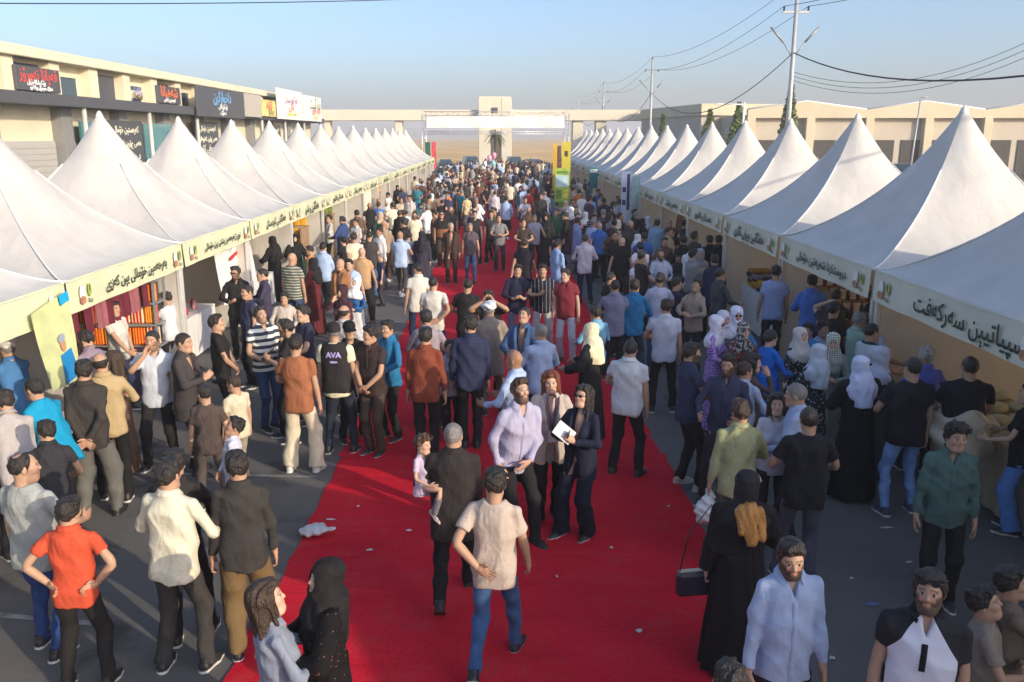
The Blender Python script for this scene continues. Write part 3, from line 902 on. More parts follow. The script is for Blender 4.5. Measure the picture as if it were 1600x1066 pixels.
    if top in ('jacket', 'coat', 'abaya') :
        wv = np.interp(lz, [-.32, -.05, .08, .40, .55], [.10, .05, .012, .075, .09]) if top != 'abaya' else np.interp(lz, [.45, .55], [.0, .05])
        cut = np.maximum(np.abs(lx) - wv, -(ly - .02))
        jd = np.maximum(d, -cut)
        out['jacket' if top != 'abaya' else 'robe'] = snet(jd, g)
        if top != 'abaya': out['undershirt'] = snet(np.maximum(core + .012, -np.minimum(0, 1)), g)
    else:
        if top in ('polo', 'shirt', 'vshirt'):                                  # open collar
            cut = np.maximum(np.abs(lx) - np.interp(lz, [.43, .54], [.0, .036]), -(ly - .03))
            d = np.maximum(d, -cut)
        else:                                                                   # round neck
            cut = (np.sqrt(lx * lx + (ly - .015) ** 2) - .068); cut = np.maximum(cut, .50 - .5 * ly - lz)
            d = np.maximum(d, -cut)
        nm = {'tee': 't_shirt', 'polo': 'polo_shirt', 'shirt': 'shirt', 'tuck': 'shirt', 'sweater': 'sweater', 'dress': 'bodice', 'vest': 'vest', 'vshirt': 'shirt'}[top]
        out[nm] = snet(d, g)
        if top in ('vest',):
            J2 = d
            g2 = g
            d2, *_ = torso_sdf(P, J, .014, gender, -.17, .545, width, belly, .006, .1)
            for s, n_ in ((1, 'R'), (-1, 'L')):
                sh, el = J['sh' + n_], J['el' + n_]
                d2 = smin(d2, rcone(P, sh, sh + (el - sh) * .6, .064, .064, clip1=1.0), .028)
            out['t_shirt'] = snet(d2 + folds(P, .004, seed), g)
    # ---- collar
    if top in ('polo', 'shirt', 'vshirt', 'tuck', 'jacket', 'coat'):
        n = 14; V, Q = [], []
        for ring, (r_, z_) in enumerate(((.067, .530), (.066, .582), (.071, .588), (.084, .566), (.096, .545))):
            for k in range(n + 1):
                a = R(28) + (2 * math.pi - R(56)) * k / n
                fr = 1 + (.22 if ring >= 3 else .04) * max(0, math.cos(a))
                zz = z_ - .030 * max(0, math.cos(a)) * (1 if ring < 3 else 1.6)
                V.append(tp((r_ * fr * math.sin(a), r_ * .92 * fr * math.cos(a) - .02, zz)))
        for ring in range(4):
            for k in range(n):
                b = ring * (n + 1) + k
                Q.append((b, b + 1, b + n + 2, b + n + 1))
        out['collar'] = (np.array(V, np.float32), np.array(Q, np.int32))
    # ---- front placket with buttons
    if lod <= 1 and top in ('shirt', 'polo'):
        sv = out['shirt' if top == 'shirt' else 'polo_shirt'][0]
        lo_ = (sv - J['pel']) @ J['T']
        z1, z0 = .43, (zlo + .02 if top == 'shirt' else .24)
        V, Q, rows = [], [], 0
        for zz in np.arange(z1, z0, -.03):
            sel = lo_[(np.abs(lo_[:, 0]) < .02) & (np.abs(lo_[:, 2] - zz) < .022) & (lo_[:, 1] > 0)]
            if not len(sel): continue
            yy = sel[:, 1].mean() + .006
            V += [tp((-.017, yy - .008, zz)), tp((-.015, yy, zz)), tp((.015, yy, zz)), tp((.017, yy - .008, zz))]; rows += 1
        for i in range(rows - 1):
            for k in range(3): Q.append((4 * i + k, 4 * i + k + 4, 4 * i + k + 5, 4 * i + k + 1))
        if rows > 2: out['placket'] = (np.array(V, np.float32), np.array(Q, np.int32))
    # ---- hair / head cover
    if hair and hair != 'bald':
        v, q = hair_geo(hair, L['hr'])
        nm = 'headscarf' if hair.startswith('hijab') else {'cap': 'cap', 'turban': 'turban'}.get(hair, 'hair')
        out[nm] = ((v * J['hs']) @ J['HR'].T + J['head'], q)
        if hair in ('cap', 'turban'):
            v, q = hair_geo('fringe', L['hr'])
            out['hair'] = ((v * J['hs']) @ J['HR'].T + J['head'], q)
    return out

ALLP = []
PART_MAT = {}
def person(px, py, label, h=1.75, face=0, top='tee', tc=(.5, .5, .5), bot='trousers', bc=(.015, .015, .018), hair='short', hc='black', cc=None,
           arms=('down', 'down'), legs='stand', lean=0, side=0, hy=0, hp=0, hr=0, twist=0, gender='m', width=1.0, belly=0.0, skin=0, beard=0.0,
           shoe=(.02, .02, .022), sneaker=True, tmat=None, bmat=None, glasses=False, under=(.75, .74, .72), group=None, lod=None, child=False, seed=None, pos=None, hmat=None, scalep=None):
    """px, py: the pixel of the top of the head in the photograph; the height h fixes the distance on the ground"""
    if max(tc) > .55: tc = tuple(v * .80 for v in tc)
    seed = seed if seed is not None else int(px * 7 + py * 3)
    s = h / 1.75
    jr = random.Random(seed)
    if legs == 'stand': legs = jr.choice(['stand', 'relaxR', 'relaxL', 'apart', 'close'])
    twist += jr.uniform(-6, 6); side += jr.uniform(-2, 2); hy += jr.uniform(-7, 7); hr += jr.uniform(-4, 4); width *= jr.uniform(.96, 1.05)
    hs = 1.0 if h > 1.6 else min(1.28, 1.0 + (1.62 - h) * .45)
    J = build_pose(arms[0], arms[1], legs, lean, side, hy, hp, hr, twist, hs, width if gender == 'm' else width * .92)
    rz = R(-face)
    tl = rotz(rz) @ J['top'] * s
    if pos is None:
        p = at_z(px, py, tl[2])
        root = Vector((p.x - tl[0], p.y - tl[1], 0))
    else: root = Vector(pos)
    if lod is None:
        dist = root.length
        lod = 0 if dist < 9.0 else 1 if dist < 15 else 2
    if root.x > 1.0:      # garment colours picked from the shaded side of the photograph are darker than the cloth itself
        up = lambda c: tuple(v * min(1.6, max(1.0, .60 / max(max(c), 1e-3))) + .002 for v in c)
        tc, bc, shoe = up(tc), up(bc), up(shoe); cc = up(cc) if cc else cc; under = up(under)
    G = geo_person(J, lod, top, bot, gender, width, belly, skin, beard, hair, hc, seed)
    e = empty('person', root, rz, s)
    tag(e, label, 'person', group)
    for nm, geo in G.items():
        me = raw_mesh(nm, geo[0], geo[1], True, geo[2] if nm == 'body' else None)
        if nm == 'body': o = link_mesh(nm, me, M_SKIN, e)
        elif nm == 'hair': o = link_mesh(nm, me, M_HAIR, e, HAIRC[hc])
        elif nm in ('headscarf', 'cap', 'turban'): o = link_mesh(nm, me, hmat or M_CLOTH, e, cc or (.02, .02, .02))
        elif nm in ('trousers', 'skirt'):
            use = bmat or (M_DENIM if bot == 'jeans' else M_CLOTH)
            o = link_mesh(nm, me, use, e, tc if (nm == 'skirt' and top in ('dress', 'abaya') and bmat is None) else bc)
            if nm == 'skirt' and top in ('dress', 'abaya') and tmat: o.data.materials[0] = tmat
        elif nm == 'undershirt' or (nm == 't_shirt' and top == 'vest'): o = link_mesh(nm, me, M_CLOTH, e, under)
        else: o = link_mesh(nm, me, tmat or M_CLOTH, e, tc)
    if top in ('dress', 'abaya') and bot == 'none_shoes': pass
    else:
        sm = shoe_mesh(LOD[lod]['s'])
        for nm in 'RL':
            a, k = J['ank' + nm], J['knee' + nm]
            o = link_mesh('shoe', sm, M_SHOE_W, e, shoe)
            o.material_slots[0].link = 'OBJECT'; o.material_slots[0].material = M_SHOE_W if sneaker else M_SHOE_D
            o.location = a
            pit = -R(38) if a[2] > .12 else -R(10) if a[2] > .1 else 0
            o.rotation_euler = (pit, 0, R(-8 if nm == 'R' else 8))
    if glasses:
        m = MB()
        for sx in (-1, 1):
            m.poly([(.021 * math.cos(t), .017 * math.sin(t)) for t in np.linspace(0, 6.28, 11)[:-1]], .004, frame((sx * .031, .108, .008), (1, 0, 0), (0, 0, 1)))
            m.tube([(sx * .05, .103, .012), (sx * .08, .06, .014), (sx * .083, -.01, .012)], .003, 4)
        m.tube([(-.012, .108, .012), (.012, .108, .012)], .003, 4)
        o = m.build('sunglasses', MATS['dark_glass'], e)
        hd = Matrix(J['HR'].tolist()).to_4x4()
        z = Vector((0, 0, 0)) if glasses is True else Vector((0, .004, .072))
        o.matrix_local = Matrix.Translation(Vector(J['head'])) @ hd @ Matrix.Translation(z) @ Matrix.Scale(J['hs'], 4)
    ALLP.append((root.x, root.y, h))
    e['_J'] = 0
    del e['_J']
    person.last = (e, J, s, rz, root, G)
    return e

def world_pt(rec, p):
    """point in a figure's frame -> world"""
    e, J, s, rz, root = rec[:5]
    v = rotz(rz) @ (np.array(p, float) * s)
    return Vector((v[0] + root.x, v[1] + root.y, v[2]))
mat('dark_glass', (.008, .008, .01), .08, 0, spec=.7)
# ================================================================== the setting
def canvas_mat(name, c, trans=.3, tcol=None, dirt=.12):
    m = bpy.data.materials.new(name); m.use_nodes = True
    n, l = nt(m); b = n['Principled BSDF']; out = n['Material Output']
    tc = n.new('ShaderNodeTexCoord')
    nz = n.new('ShaderNodeTexNoise'); nz.inputs['Scale'].default_value = 1.7; nz.inputs['Detail'].default_value = 7; nz.inputs['Roughness'].default_value = .62
    oi = n.new('ShaderNodeObjectInfo'); av = n.new('ShaderNodeVectorMath'); av.operation = 'MULTIPLY_ADD'; av.inputs[1].default_value = (40, 23, 31)
    cv = n.new('ShaderNodeCombineXYZ')
    for q in range(3): l.new(oi.outputs['Random'], cv.inputs[q])
    l.new(cv.outputs[0], av.inputs[0]); l.new(tc.outputs['Object'], av.inputs[2]); l.new(av.outputs[0], nz.inputs['Vector'])
    mr = n.new('ShaderNodeMapRange'); mr.inputs[1].default_value = .3; mr.inputs[2].default_value = .62
    mr.inputs[3].default_value = 1 - dirt; mr.inputs[4].default_value = 1.0
    l.new(nz.outputs[0], mr.inputs[0])
    vm = n.new('ShaderNodeVectorMath'); vm.operation = 'SCALE'; vm.inputs[0].default_value = c
    sn = n.new('ShaderNodeTexNoise'); sn.inputs['Scale'].default_value = 4.5; sn.inputs['Detail'].default_value = 8; sn.inputs['Roughness'].default_value = .7; l.new(av.outputs[0], sn.inputs['Vector'])
    sm = n.new('ShaderNodeMapRange'); sm.inputs[1].default_value = .66; sm.inputs[2].default_value = .76; sm.inputs[3].default_value = 1; sm.inputs[4].default_value = .62; l.new(sn.outputs[0], sm.inputs[0])
    mm_ = n.new('ShaderNodeMath'); mm_.operation = 'MULTIPLY'; l.new(mr.outputs[0], mm_.inputs[0]); l.new(sm.outputs[0], mm_.inputs[1])
    l.new(mm_.outputs[0], vm.inputs['Scale'])
    l.new(vm.outputs[0], b.inputs['Base Color'])
    b.inputs['Roughness'].default_value = .55; b.inputs['Specular IOR Level'].default_value = .3
    n2 = n.new('ShaderNodeTexNoise'); n2.inputs['Scale'].default_value = 2.6; n2.inputs['Detail'].default_value = 5
    mp = n.new('ShaderNodeMapping'); mp.inputs['Scale'].default_value = (1.6, 1.6, .45)
    l.new(av.outputs[0], mp.inputs[0]); l.new(mp.outputs[0], n2.inputs['Vector'])
    bp = n.new('ShaderNodeBump'); bp.inputs['Strength'].default_value = .22; bp.inputs['Distance'].default_value = .08
    l.new(n2.outputs[0], bp.inputs['Height']); l.new(bp.outputs[0], b.inputs['Normal'])
    tr = n.new('ShaderNodeBsdfTranslucent'); tr.inputs[0].default_value = (*(tcol or c), 1)
    mx = n.new('ShaderNodeMixShader'); mx.inputs[0].default_value = trans
    l.new(b.outputs[0], mx.inputs[1]); l.new(tr.outputs[0], mx.inputs[2]); l.new(mx.outputs[0], out.inputs[0])
    MATS[name] = m
    return m
M_CANVAS = canvas_mat('tent_canvas', (.62, .61, .575), .06, (.8, .66, .45))
M_WALL = canvas_mat('tent_wall_canvas', (.74, .71, .65), .34, (.85, .72, .54), .10)
M_FASC = mat('fascia_print', (.60, .62, .42), .6, .10, 1.5)
M_FASCR = mat('fascia_print_grey', (.57, .60, .50), .6, .10, 1.5)
M_INK = mat('dark_ink', (.035, .045, .03), .6, 0)
M_WHITE = mat('white_paint', (.76, .76, .74), .5, .04)
M_STEEL = mat('tent_steel', (.60, .60, .58), .4, .08, metal=.2)
M_DSTEEL = mat('grey_steel', (.30, .31, .32), .45, .1, metal=.3)
M_BLACK = mat('black_plastic', (.012, .012, .013), .4, .05)

# ---- ground
def asphalt_mat():
    m = bpy.data.materials.new('asphalt'); m.use_nodes = True
    n, l = nt(m); b = n['Principled BSDF']; b.inputs['Roughness'].default_value = .88
    tc = n.new('ShaderNodeTexCoord')
    a = n.new('ShaderNodeTexNoise'); a.inputs['Scale'].default_value = .55; a.inputs['Detail'].default_value = 8; a.inputs['Roughness'].default_value = .65
    f = n.new('ShaderNodeTexNoise'); f.inputs['Scale'].default_value = 90; f.inputs['Detail'].default_value = 2
    st = n.new('ShaderNodeTexNoise'); st.inputs['Scale'].default_value = 1.3; st.inputs['Detail'].default_value = 6
    for q in (a, f, st): l.new(tc.outputs['Object'], q.inputs['Vector'])
    r = n.new('ShaderNodeValToRGB'); r.color_ramp.elements[0].position = .3; r.color_ramp.elements[0].color = (.098, .095, .092, 1)
    r.color_ramp.elements[1].position = .72; r.color_ramp.elements[1].color = (.155, .147, .136, 1)
    l.new(a.outputs[0], r.inputs[0])
    mr = n.new('ShaderNodeMapRange'); mr.inputs[1].default_value = .3; mr.inputs[2].default_value = .7; mr.inputs[3].default_value = .72; mr.inputs[4].default_value = 1.28
    l.new(f.outputs[0], mr.inputs[0])
    s2 = n.new('ShaderNodeMapRange'); s2.inputs[1].default_value = .60; s2.inputs[2].default_value = .70; s2.inputs[3].default_value = 1; s2.inputs[4].default_value = .45
    l.new(st.outputs[0], s2.inputs[0])
    mu = n.new('ShaderNodeMath'); mu.operation = 'MULTIPLY'; l.new(mr.outputs[0], mu.inputs[0]); l.new(s2.outputs[0], mu.inputs[1])
    vm = n.new('ShaderNodeVectorMath'); vm.operation = 'SCALE'; l.new(r.outputs[0], vm.inputs[0]); l.new(mu.outputs[0], vm.inputs['Scale'])
    l.new(vm.outputs[0], b.inputs['Base Color'])
    bp = n.new('ShaderNodeBump'); bp.inputs['Strength'].default_value = .5; bp.inputs['Distance'].default_value = .01
    l.new(f.outputs[0], bp.inputs['Height']); l.new(bp.outputs[0], b.inputs['Normal'])
    return m
m = MB(); m.quad((-3000, -400, -.03), (3000, -400, -.03), (3000, 3500, -.03), (-3000, 3500, -.03))
tag(m.build('ground', mat('dry_field', (.72, .46, .16), .95, .30, .06, detail=9)), kind='structure')
m = MB()
NX, NY = 40, 60
for j in range(NY):
    for i in range(NX):
        x0, x1 = -60 + 120 * i / NX, -60 + 120 * (i + 1) / NX; y0, y1 = -30 + 150 * j / NY, -30 + 150 * (j + 1) / NY
        m.quad((x0, y0, 0), (x1, y0, 0), (x1, y1, 0), (x0, y1, 0))
tag(m.build('asphalt_yard', asphalt_mat()), kind='structure')
# painted lines on the yard, left of the carpet
m = MB()
for (x0, y0, x1, y1, w) in ((-5.2, 7.0, -3.5, 6.72, .07), (-5.2, 10.2, -2.3, 10.0, .06), (-5.1, 19.2, -2.3, 19.1, .08)):
    d = Vector((y0 - y1, x1 - x0, 0)).normalized() * w / 2
    a, b = Vector((x0, y0, .004)), Vector((x1, y1, .004))
    m.quad(a - d, b - d, b + d, a + d)
tag(m.build('road_marking', mat('worn_line_paint', (.24, .24, .23), .8, .6, 9)), kind='structure')

# ---- hills
m = MB()
N = 90
V = []
for i in range(N + 1):
    x = -1800 + 3600 * i / N
    h = 14 + 9 * math.sin(i * .21) + 6 * math.sin(i * .53 + 1)
    V += [(x, 1500, -1), (x, 1560, h * .55), (x, 1680, h), (x, 1900, -1)]
m.add(V, [(4 * i + k, 4 * i + 4 + k, 4 * i + 5 + k, 4 * i + 1 + k) for i in range(N) for k in range(3)], True)
tag(m.build('hills', mat('far_hills', (.33, .28, .22), .95, .2, .02)), kind='structure')

# ---- red carpet: felt sheets laid end to end
def carpet_mat():
    m = bpy.data.materials.new('red_felt'); m.use_nodes = True
    n, l = nt(m); b = n['Principled BSDF']; b.inputs['Roughness'].default_value = .95; b.inputs['Specular IOR Level'].default_value = .1
    tc = n.new('ShaderNodeTexCoord')
    a = n.new('ShaderNodeTexNoise'); a.inputs['Scale'].default_value = .9; a.inputs['Detail'].default_value = 9; a.inputs['Roughness'].default_value = .6
    f = n.new('ShaderNodeTexNoise'); f.inputs['Scale'].default_value = 60; f.inputs['Detail'].default_value = 4
    for q in (a, f): l.new(tc.outputs['Object'], q.inputs['Vector'])
    r = n.new('ShaderNodeValToRGB'); r.color_ramp.elements[0].position = .3; r.color_ramp.elements[0].color = (.54, .011, .027, 1)
    r.color_ramp.elements[1].position = .75; r.color_ramp.elements[1].color = (.66, .016, .038, 1)
    l.new(a.outputs[0], r.inputs[0])
    mr = n.new('ShaderNodeMapRange'); mr.inputs[1].default_value = .3; mr.inputs[2].default_value = .7; mr.inputs[3].default_value = .8; mr.inputs[4].default_value = 1.2
    l.new(f.outputs[0], mr.inputs[0])
    vm = n.new('ShaderNodeVectorMath'); vm.operation = 'SCALE'; l.new(r.outputs[0], vm.inputs[0]); l.new(mr.outputs[0], vm.inputs['Scale'])
    l.new(vm.outputs[0], b.inputs['Base Color'])
    du = n.new('ShaderNodeTexNoise'); du.inputs['Scale'].default_value = 2.6; du.inputs['Detail'].default_value = 10; du.inputs['Roughness'].default_value = .72; l.new(tc.outputs['Object'], du.inputs['Vector'])
    dm = n.new('ShaderNodeMapRange'); dm.inputs[1].default_value = .50; dm.inputs[2].default_value = .72; dm.inputs[3].default_value = 0; dm.inputs[4].default_value = .16; l.new(du.outputs[0], dm.inputs[0])
    dx_ = n.new('ShaderNodeMix'); dx_.data_type = 'RGBA'; l.new(dm.outputs[0], dx_.inputs[0]); l.new(vm.outputs[0], dx_.inputs[6]); dx_.inputs[7].default_value = (.30, .17, .14, 1)
    l.new(dx_.outputs[2], b.inputs['Base Color'])
    wr = n.new('ShaderNodeTexNoise'); wr.inputs['Scale'].default_value = 1.6; wr.inputs['Detail'].default_value = 3; wr.inputs['Distortion'].default_value = 1.0
    mw = n.new('ShaderNodeMapping'); mw.inputs['Scale'].default_value = (.5, 1.6, 1); l.new(tc.outputs['Object'], mw.inputs[0]); l.new(mw.outputs[0], wr.inputs['Vector'])
    bw_ = n.new('ShaderNodeBump'); bw_.inputs['Strength'].default_value = .5; bw_.inputs['Distance'].default_value = .06; l.new(wr.outputs[0], bw_.inputs['Height'])
    bp = n.new('ShaderNodeBump'); bp.inputs['Strength'].default_value = .3; bp.inputs['Distance'].default_value = .01
    l.new(f.outputs[0], bp.inputs['Height']); l.new(bw_.outputs[0], bp.inputs['Normal']); l.new(bp.outputs[0], b.inputs['Normal'])
    return m
M_CARPET = carpet_mat()
CW = 2.12
car = empty('red_carpet', (0, 0, 0)); tag(car, 'long red felt carpet running down the middle of the aisle', 'carpet')
cy = 1.0; k = 0
while cy < 84:
    ln = 2.9 if k % 2 else 3.4
    ny, nx = 12, 26
    V = []
    dx = random.uniform(-.05, .05)
    for j in range(ny + 1):
        for i in range(nx + 1):
            x = -CW + dx + 2 * CW * i / nx + (.018 * math.sin(7 * (cy + j * .3)) if i in (0, nx) else 0); y = cy + (ln + .03) * j / ny
            e = min(j, ny - j) / ny
            z = .008 + (.005 * j / ny) + .004 * math.sin(x * 3 + k) * math.sin(y * 2.2) + (.004 if j == 0 else 0) * (.5 + .5 * math.sin(5 * x + k)) + max(0, .008 * math.sin(9 * y + 2 * math.sin(2 * x + k)))
            V.append((x, y, z))
    F = [(j * (nx + 1) + i, j * (nx + 1) + i + 1, (j + 1) * (nx + 1) + i + 1, (j + 1) * (nx + 1) + i) for j in range(ny) for i in range(nx)]
    link_mesh('carpet_sheet', raw_mesh('carpet_sheet', V, F, True), M_CARPET, car)
    cy += ln; k += 1

# ---- tents
TS = 4.0
EAVE, PEAK = 2.33, 4.44
def tent_roof():
    N, Mv = 16, 14
    V, F = [], []
    hw = TS / 2 + .05
    for side in range(4):
        a = side * math.pi / 2
        c, s = math.cos(a), math.sin(a)
        b = len(V)
        for i in range(N + 1):
            u = i / N                              # 0 peak .. 1 eave
            half = .05 + (hw - .05) * u
            z = EAVE + (PEAK - EAVE) * ((1 - u) ** 1.6)
            for j in range(Mv + 1):
                v = -1 + 2 * j / Mv
                sag = .055 * (1 - v * v) * math.sin(math.pi * min(u * 1.05, 1))
                w_ = min(u / .85, 1); w_ = w_ * w_ * (3 - 2 * w_)
                an = math.atan(v); rc = half * 1.14
                x = half * v * w_ + rc * math.sin(an) * (1 - w_); y = (-half + sag * .6) * w_ - rc * math.cos(an) * (1 - w_)
                zz = z - sag + .010 * math.sin(9 * v + 6 * u + side) * u
                V.append((c * x - s * y, s * x + c * y, zz))
        for i in range(N):
            for j in range(Mv):
                p = b + i * (Mv + 1) + j
                F.append((p, p + Mv + 1, p + Mv + 2, p + 1))
    return raw_mesh('roof', V, F, True)
ROOF = tent_roof()
m = MB(); pts = []
for i in range(13):
    u = .28 + .72 * i / 12; w_ = min(u / .85, 1); w_ = w_ * w_ * (3 - 2 * w_); half = (.05 + (TS / 2 - .0) * u) * (w_ + (1 - w_) * 1.14 / 1.414)
    pts.append((half, half, EAVE + (PEAK - EAVE) * ((1 - u) ** 1.6) + .012))
m.tube(pts, .011, 5)
SEAM = m.mesh('roof_seam')
m = MB(); m.lathe([(.06, -.05), (.075, 0), (.05, .05), (.02, .10)], (0, 0, PEAK - .01), 10); FINIAL = m.mesh('finial')
m = MB(); m.box((0, 0, EAVE / 2), (.07, .07, EAVE), bev=.008); m.box((0, 0, .006), (.16, .16, .012)); POST = m.mesh('post')
def wall_sheet(w, z0, z1, seed, amp=.03):
    r = random.Random(seed); nx, nz = 26, 6; p = [r.uniform(0, 6) for _ in range(3)]
    V = [(-w / 2 + w * i / nx, amp * math.sin(i * 1.1 + p[0] + .6 * math.sin(j * .8)) + amp * .6 * math.sin(i * 2.3 + p[1]) , z0 + (z1 - z0) * j / nz) for j in range(nz + 1) for i in range(nx + 1)]
    F = [(j * (nx + 1) + i, j * (nx + 1) + i + 1, (j + 1) * (nx + 1) + i + 1, (j + 1) * (nx + 1) + i) for j in range(nz) for i in range(nx)]
    return raw_mesh('back_wall', V, F, True)
WALLS = [wall_sheet(TS + .06, .03, EAVE - .03, k) for k in range(4)]

# small printed emblem at the ends of each fascia
def emblem(parent, M, flip=1):
    def disc(rx, ry, cx, cy, n=14): return [(cx + rx * math.cos(2 * math.pi * t / n), cy + ry * math.sin(2 * math.pi * t / n)) for t in range(n)]
    for nm, ol, mm in (('emblem_egg', disc(.075, .10, 0, .02), M_WHITE), ('emblem_flowers', disc(.08, .055, 0, -.075), mat('emblem_red', (.42, .20, .12), .6, .5, 30)),
                       ('emblem_leaf', disc(.05, .085, .20 * flip, .03), mat('emblem_green', (.34, .42, .08), .6, .2)), ('emblem_stem', disc(.012, .05, .20 * flip, .05, 8), M_INK)):
        q = MB(); z0 = {'emblem_egg': .004, 'emblem_flowers': .007, 'emblem_leaf': .004, 'emblem_stem': .007}[nm]
        q.poly(ol, .002, Matrix.Translation((0, 0, z0)))
        o = q.build(nm, mm, parent); o.matrix_local = M
    lettering('مە', .13, M @ Matrix.Translation((.20 * flip, -.10, .006)), M_INK, parent, extrude=.001)

LX, RX_ = -5.42, 5.05
LTXT = {0: '', 1: 'بەرهەمێن خۆمالی یێن کەزی', 2: 'نوێ ژ بەرهەمێن پشتی یێن خۆمالی', 3: 'هەنگڤینێ کوردستان'}
RTXT = {0: 'سپیاتیێن سەرکەفت', 1: 'دروستکرنا شەربەتێن خۆمالی', 2: 'هەنگڤین چیایێ ئاکرێ'}
MORE = ['بەرهەمێن خۆمالی', 'شیرینیێن کوردی', 'خوارنا کوردەواری', 'هەنگڤین و شیر', 'دەستکار و کەلتوور']
ORD = ['first', 'second', 'third', 'fourth', 'fifth', 'sixth', 'seventh', 'eighth', 'ninth', 'tenth', 'eleventh', 'twelfth', 'thirteenth', 'fourteenth', 'fifteenth', 'sixteenth', 'seventeenth', 'eighteenth', 'nineteenth']
TENTS = {}
def tent(side, k, yc, txt, label, walls=True):
    """side -1 left row, +1 right row; the front faces the aisle"""
    front = LX if side < 0 else RX_
    xc = front + side * TS / 2
    e = empty('market_tent', (xc, yc, 0)); tag(e, label, 'tent', 'white peaked market tents along the aisle')
    tr_ = random.Random(k * 7 + side)
    o = link_mesh('roof', ROOF, M_CANVAS, e); o.rotation_euler = (0, 0, tr_.choice([0, 1, 2, 3]) * math.pi / 2); hs_ = tr_.uniform(.985, 1.02); o.scale = (1, 1, hs_); o.location = (0, 0, EAVE * (1 - hs_)); 
    for q4 in range(4): link_mesh('roof_seam', SEAM, mat('seam_tape', (.82, .82, .80), .5, .03), o).rotation_euler = (0, 0, q4 * math.pi / 2)
    link_mesh('finial', FINIAL, M_WHITE, o)
    for sx in (-1, 1):
        for sy in (-1, 1):
            p = link_mesh('post', POST, M_STEEL, e); p.location = (sx * (TS / 2 - .04), sy * (TS / 2 - .045), 0)
    # fascia: a printed sheet with a slight belly, tilted outward at the bottom
    V, F = [], []
    nx, nz = 20, 4
    for j in range(nz + 1):
        for i in range(nx + 1):
            yy = -TS / 2 + .03 + (TS - .06) * i / nx
            b = .012 * math.sin(i * .9 + k) * (1 - j / nz) + .02 * (1 - j / nz)
            V.append((-side * (TS / 2 + .035 + b), yy, EAVE - .40 + .42 * j / nz))
    F = [(j * (nx + 1) + i, j * (nx + 1) + i + 1, (j + 1) * (nx + 1) + i + 1, (j + 1) * (nx + 1) + i) for j in range(nz) for i in range(nx)]
    fa = link_mesh('fascia', raw_mesh('fascia', V, F, True), M_FASC if side < 0 else M_FASCR, e)
    fx = -side * (TS / 2 + .075)
    M0 = frame((fx, 0, EAVE - .20), (0, -side * -1 if False else (1 if side < 0 else -1), 0), (0, 0, 1))
    if txt:
        lettering(txt, .30 if side > 0 else .27, M0 @ Matrix.Translation((.42 if (side > 0 and k == -1) else .12, 0, 0)), M_INK, fa, width=2.15 if len(txt) > 18 else 2.3 if (side > 0 and k == -1) else 1.8, extrude=.002, bold=.004)
    for sgn in (-1, 1):
        emblem(fa, M0 @ Matrix.Translation((sgn * 1.66 - (.1 if sgn > 0 else -.0), 0, 0)), 1)
    if walls:
        b = link_mesh('back_wall', WALLS[k % 4], M_WALL, e); b.location = (side * (TS / 2 - .1), 0, 0); b.rotation_euler = (0, 0, math.pi / 2)
        s_ = link_mesh('side_wall', WALLS[(k + 1) % 4], M_WALL, e); s_.location = (0, TS / 2 - .06, 0); s_.scale = (.95, .6, 1)
    TENTS[(side, k)] = (xc, yc)
    return e
LY0, RY0, LSP, RSP = 12.55, 13.55, 3.98, 4.06
NL, NR = 15, 16
for k in range(-2, NL):
    nm = ('white peaked tent at the left edge of the photo, nearest in the left row' if k == -1 else 'white peaked tent of the left row just outside the photo' if k == -2 else
          f'white peaked tent, {ORD[k]} whole one from the camera in the left row')
    tent(-1, k, LY0 + k * LSP, LTXT.get(k + 1, MORE[k % 5]), nm)
for k in range(-4, NR):
    nm = ('white peaked tent at the right edge of the photo, nearest in the right row' if k == -1 else f'white peaked tent of the right row outside the photo, {ORD[-k - 2]} one before the frame' if k < -1 else
          f'white peaked tent, {ORD[k]} whole one from the camera in the right row')
    tent(1, k, RY0 + k * RSP, RTXT.get(k + 1 if False else k + 1 - 0, MORE[(k + 2) % 5]) if k != 0 else RTXT[1 - 1 + 0] if False else RTXT.get(k + 1), nm)

# ---- left shop building
BX = -16.2
cream = mat('cream_render', (.64, .59, .44), .85, .08, 1.2, .1, 30)
dgrey = mat('charcoal_cladding', (.075, .08, .09), .6, .1, 3)
lgrey = mat('grey_cladding', (.22, .22, .22), .6, .08)
shut = mat('roller_shutter', (.40, .39, .37), .5, .06)
glass = mat('window_glass', (.05, .08, .10), .08, .05, spec=.8)
tealg = mat('teal_glass', (.05, .20, .22), .1, .1, spec=.7)
ROOFZ, CANZ = at_x(0, 64, BX + .3).z, at_x(0, 139, BX + .9).z
print('roof', ROOFZ, CANZ)
sh = empty('shop_building', (BX, 50, 0)); tag(sh, 'long cream two storey shop building behind the left tents', 'building')
def sbox(nm, x0, x1, y0, y1, z0, z1, mm, parent=sh, bev=0.0):
    q = MB(); q.box(((x0 + x1) / 2, (y0 + y1) / 2 - 50, (z0 + z1) / 2), (abs(x1 - x0), y1 - y0, z1 - z0), bev=bev)
    return q.build(nm, mm, parent)
Y0B, Y1B = 14, 77
sbox('wall', -9, -.3, Y0B, Y1B, 0, ROOFZ - .1, cream)
sbox('cornice', -9.2, .35, Y0B - .2, Y1B + .2, ROOFZ - .36, ROOFZ, cream, bev=.03)
sbox('canopy', -.3, .9, Y0B, Y1B, CANZ - .38, CANZ, dgrey)
y = Y0B; k = 0
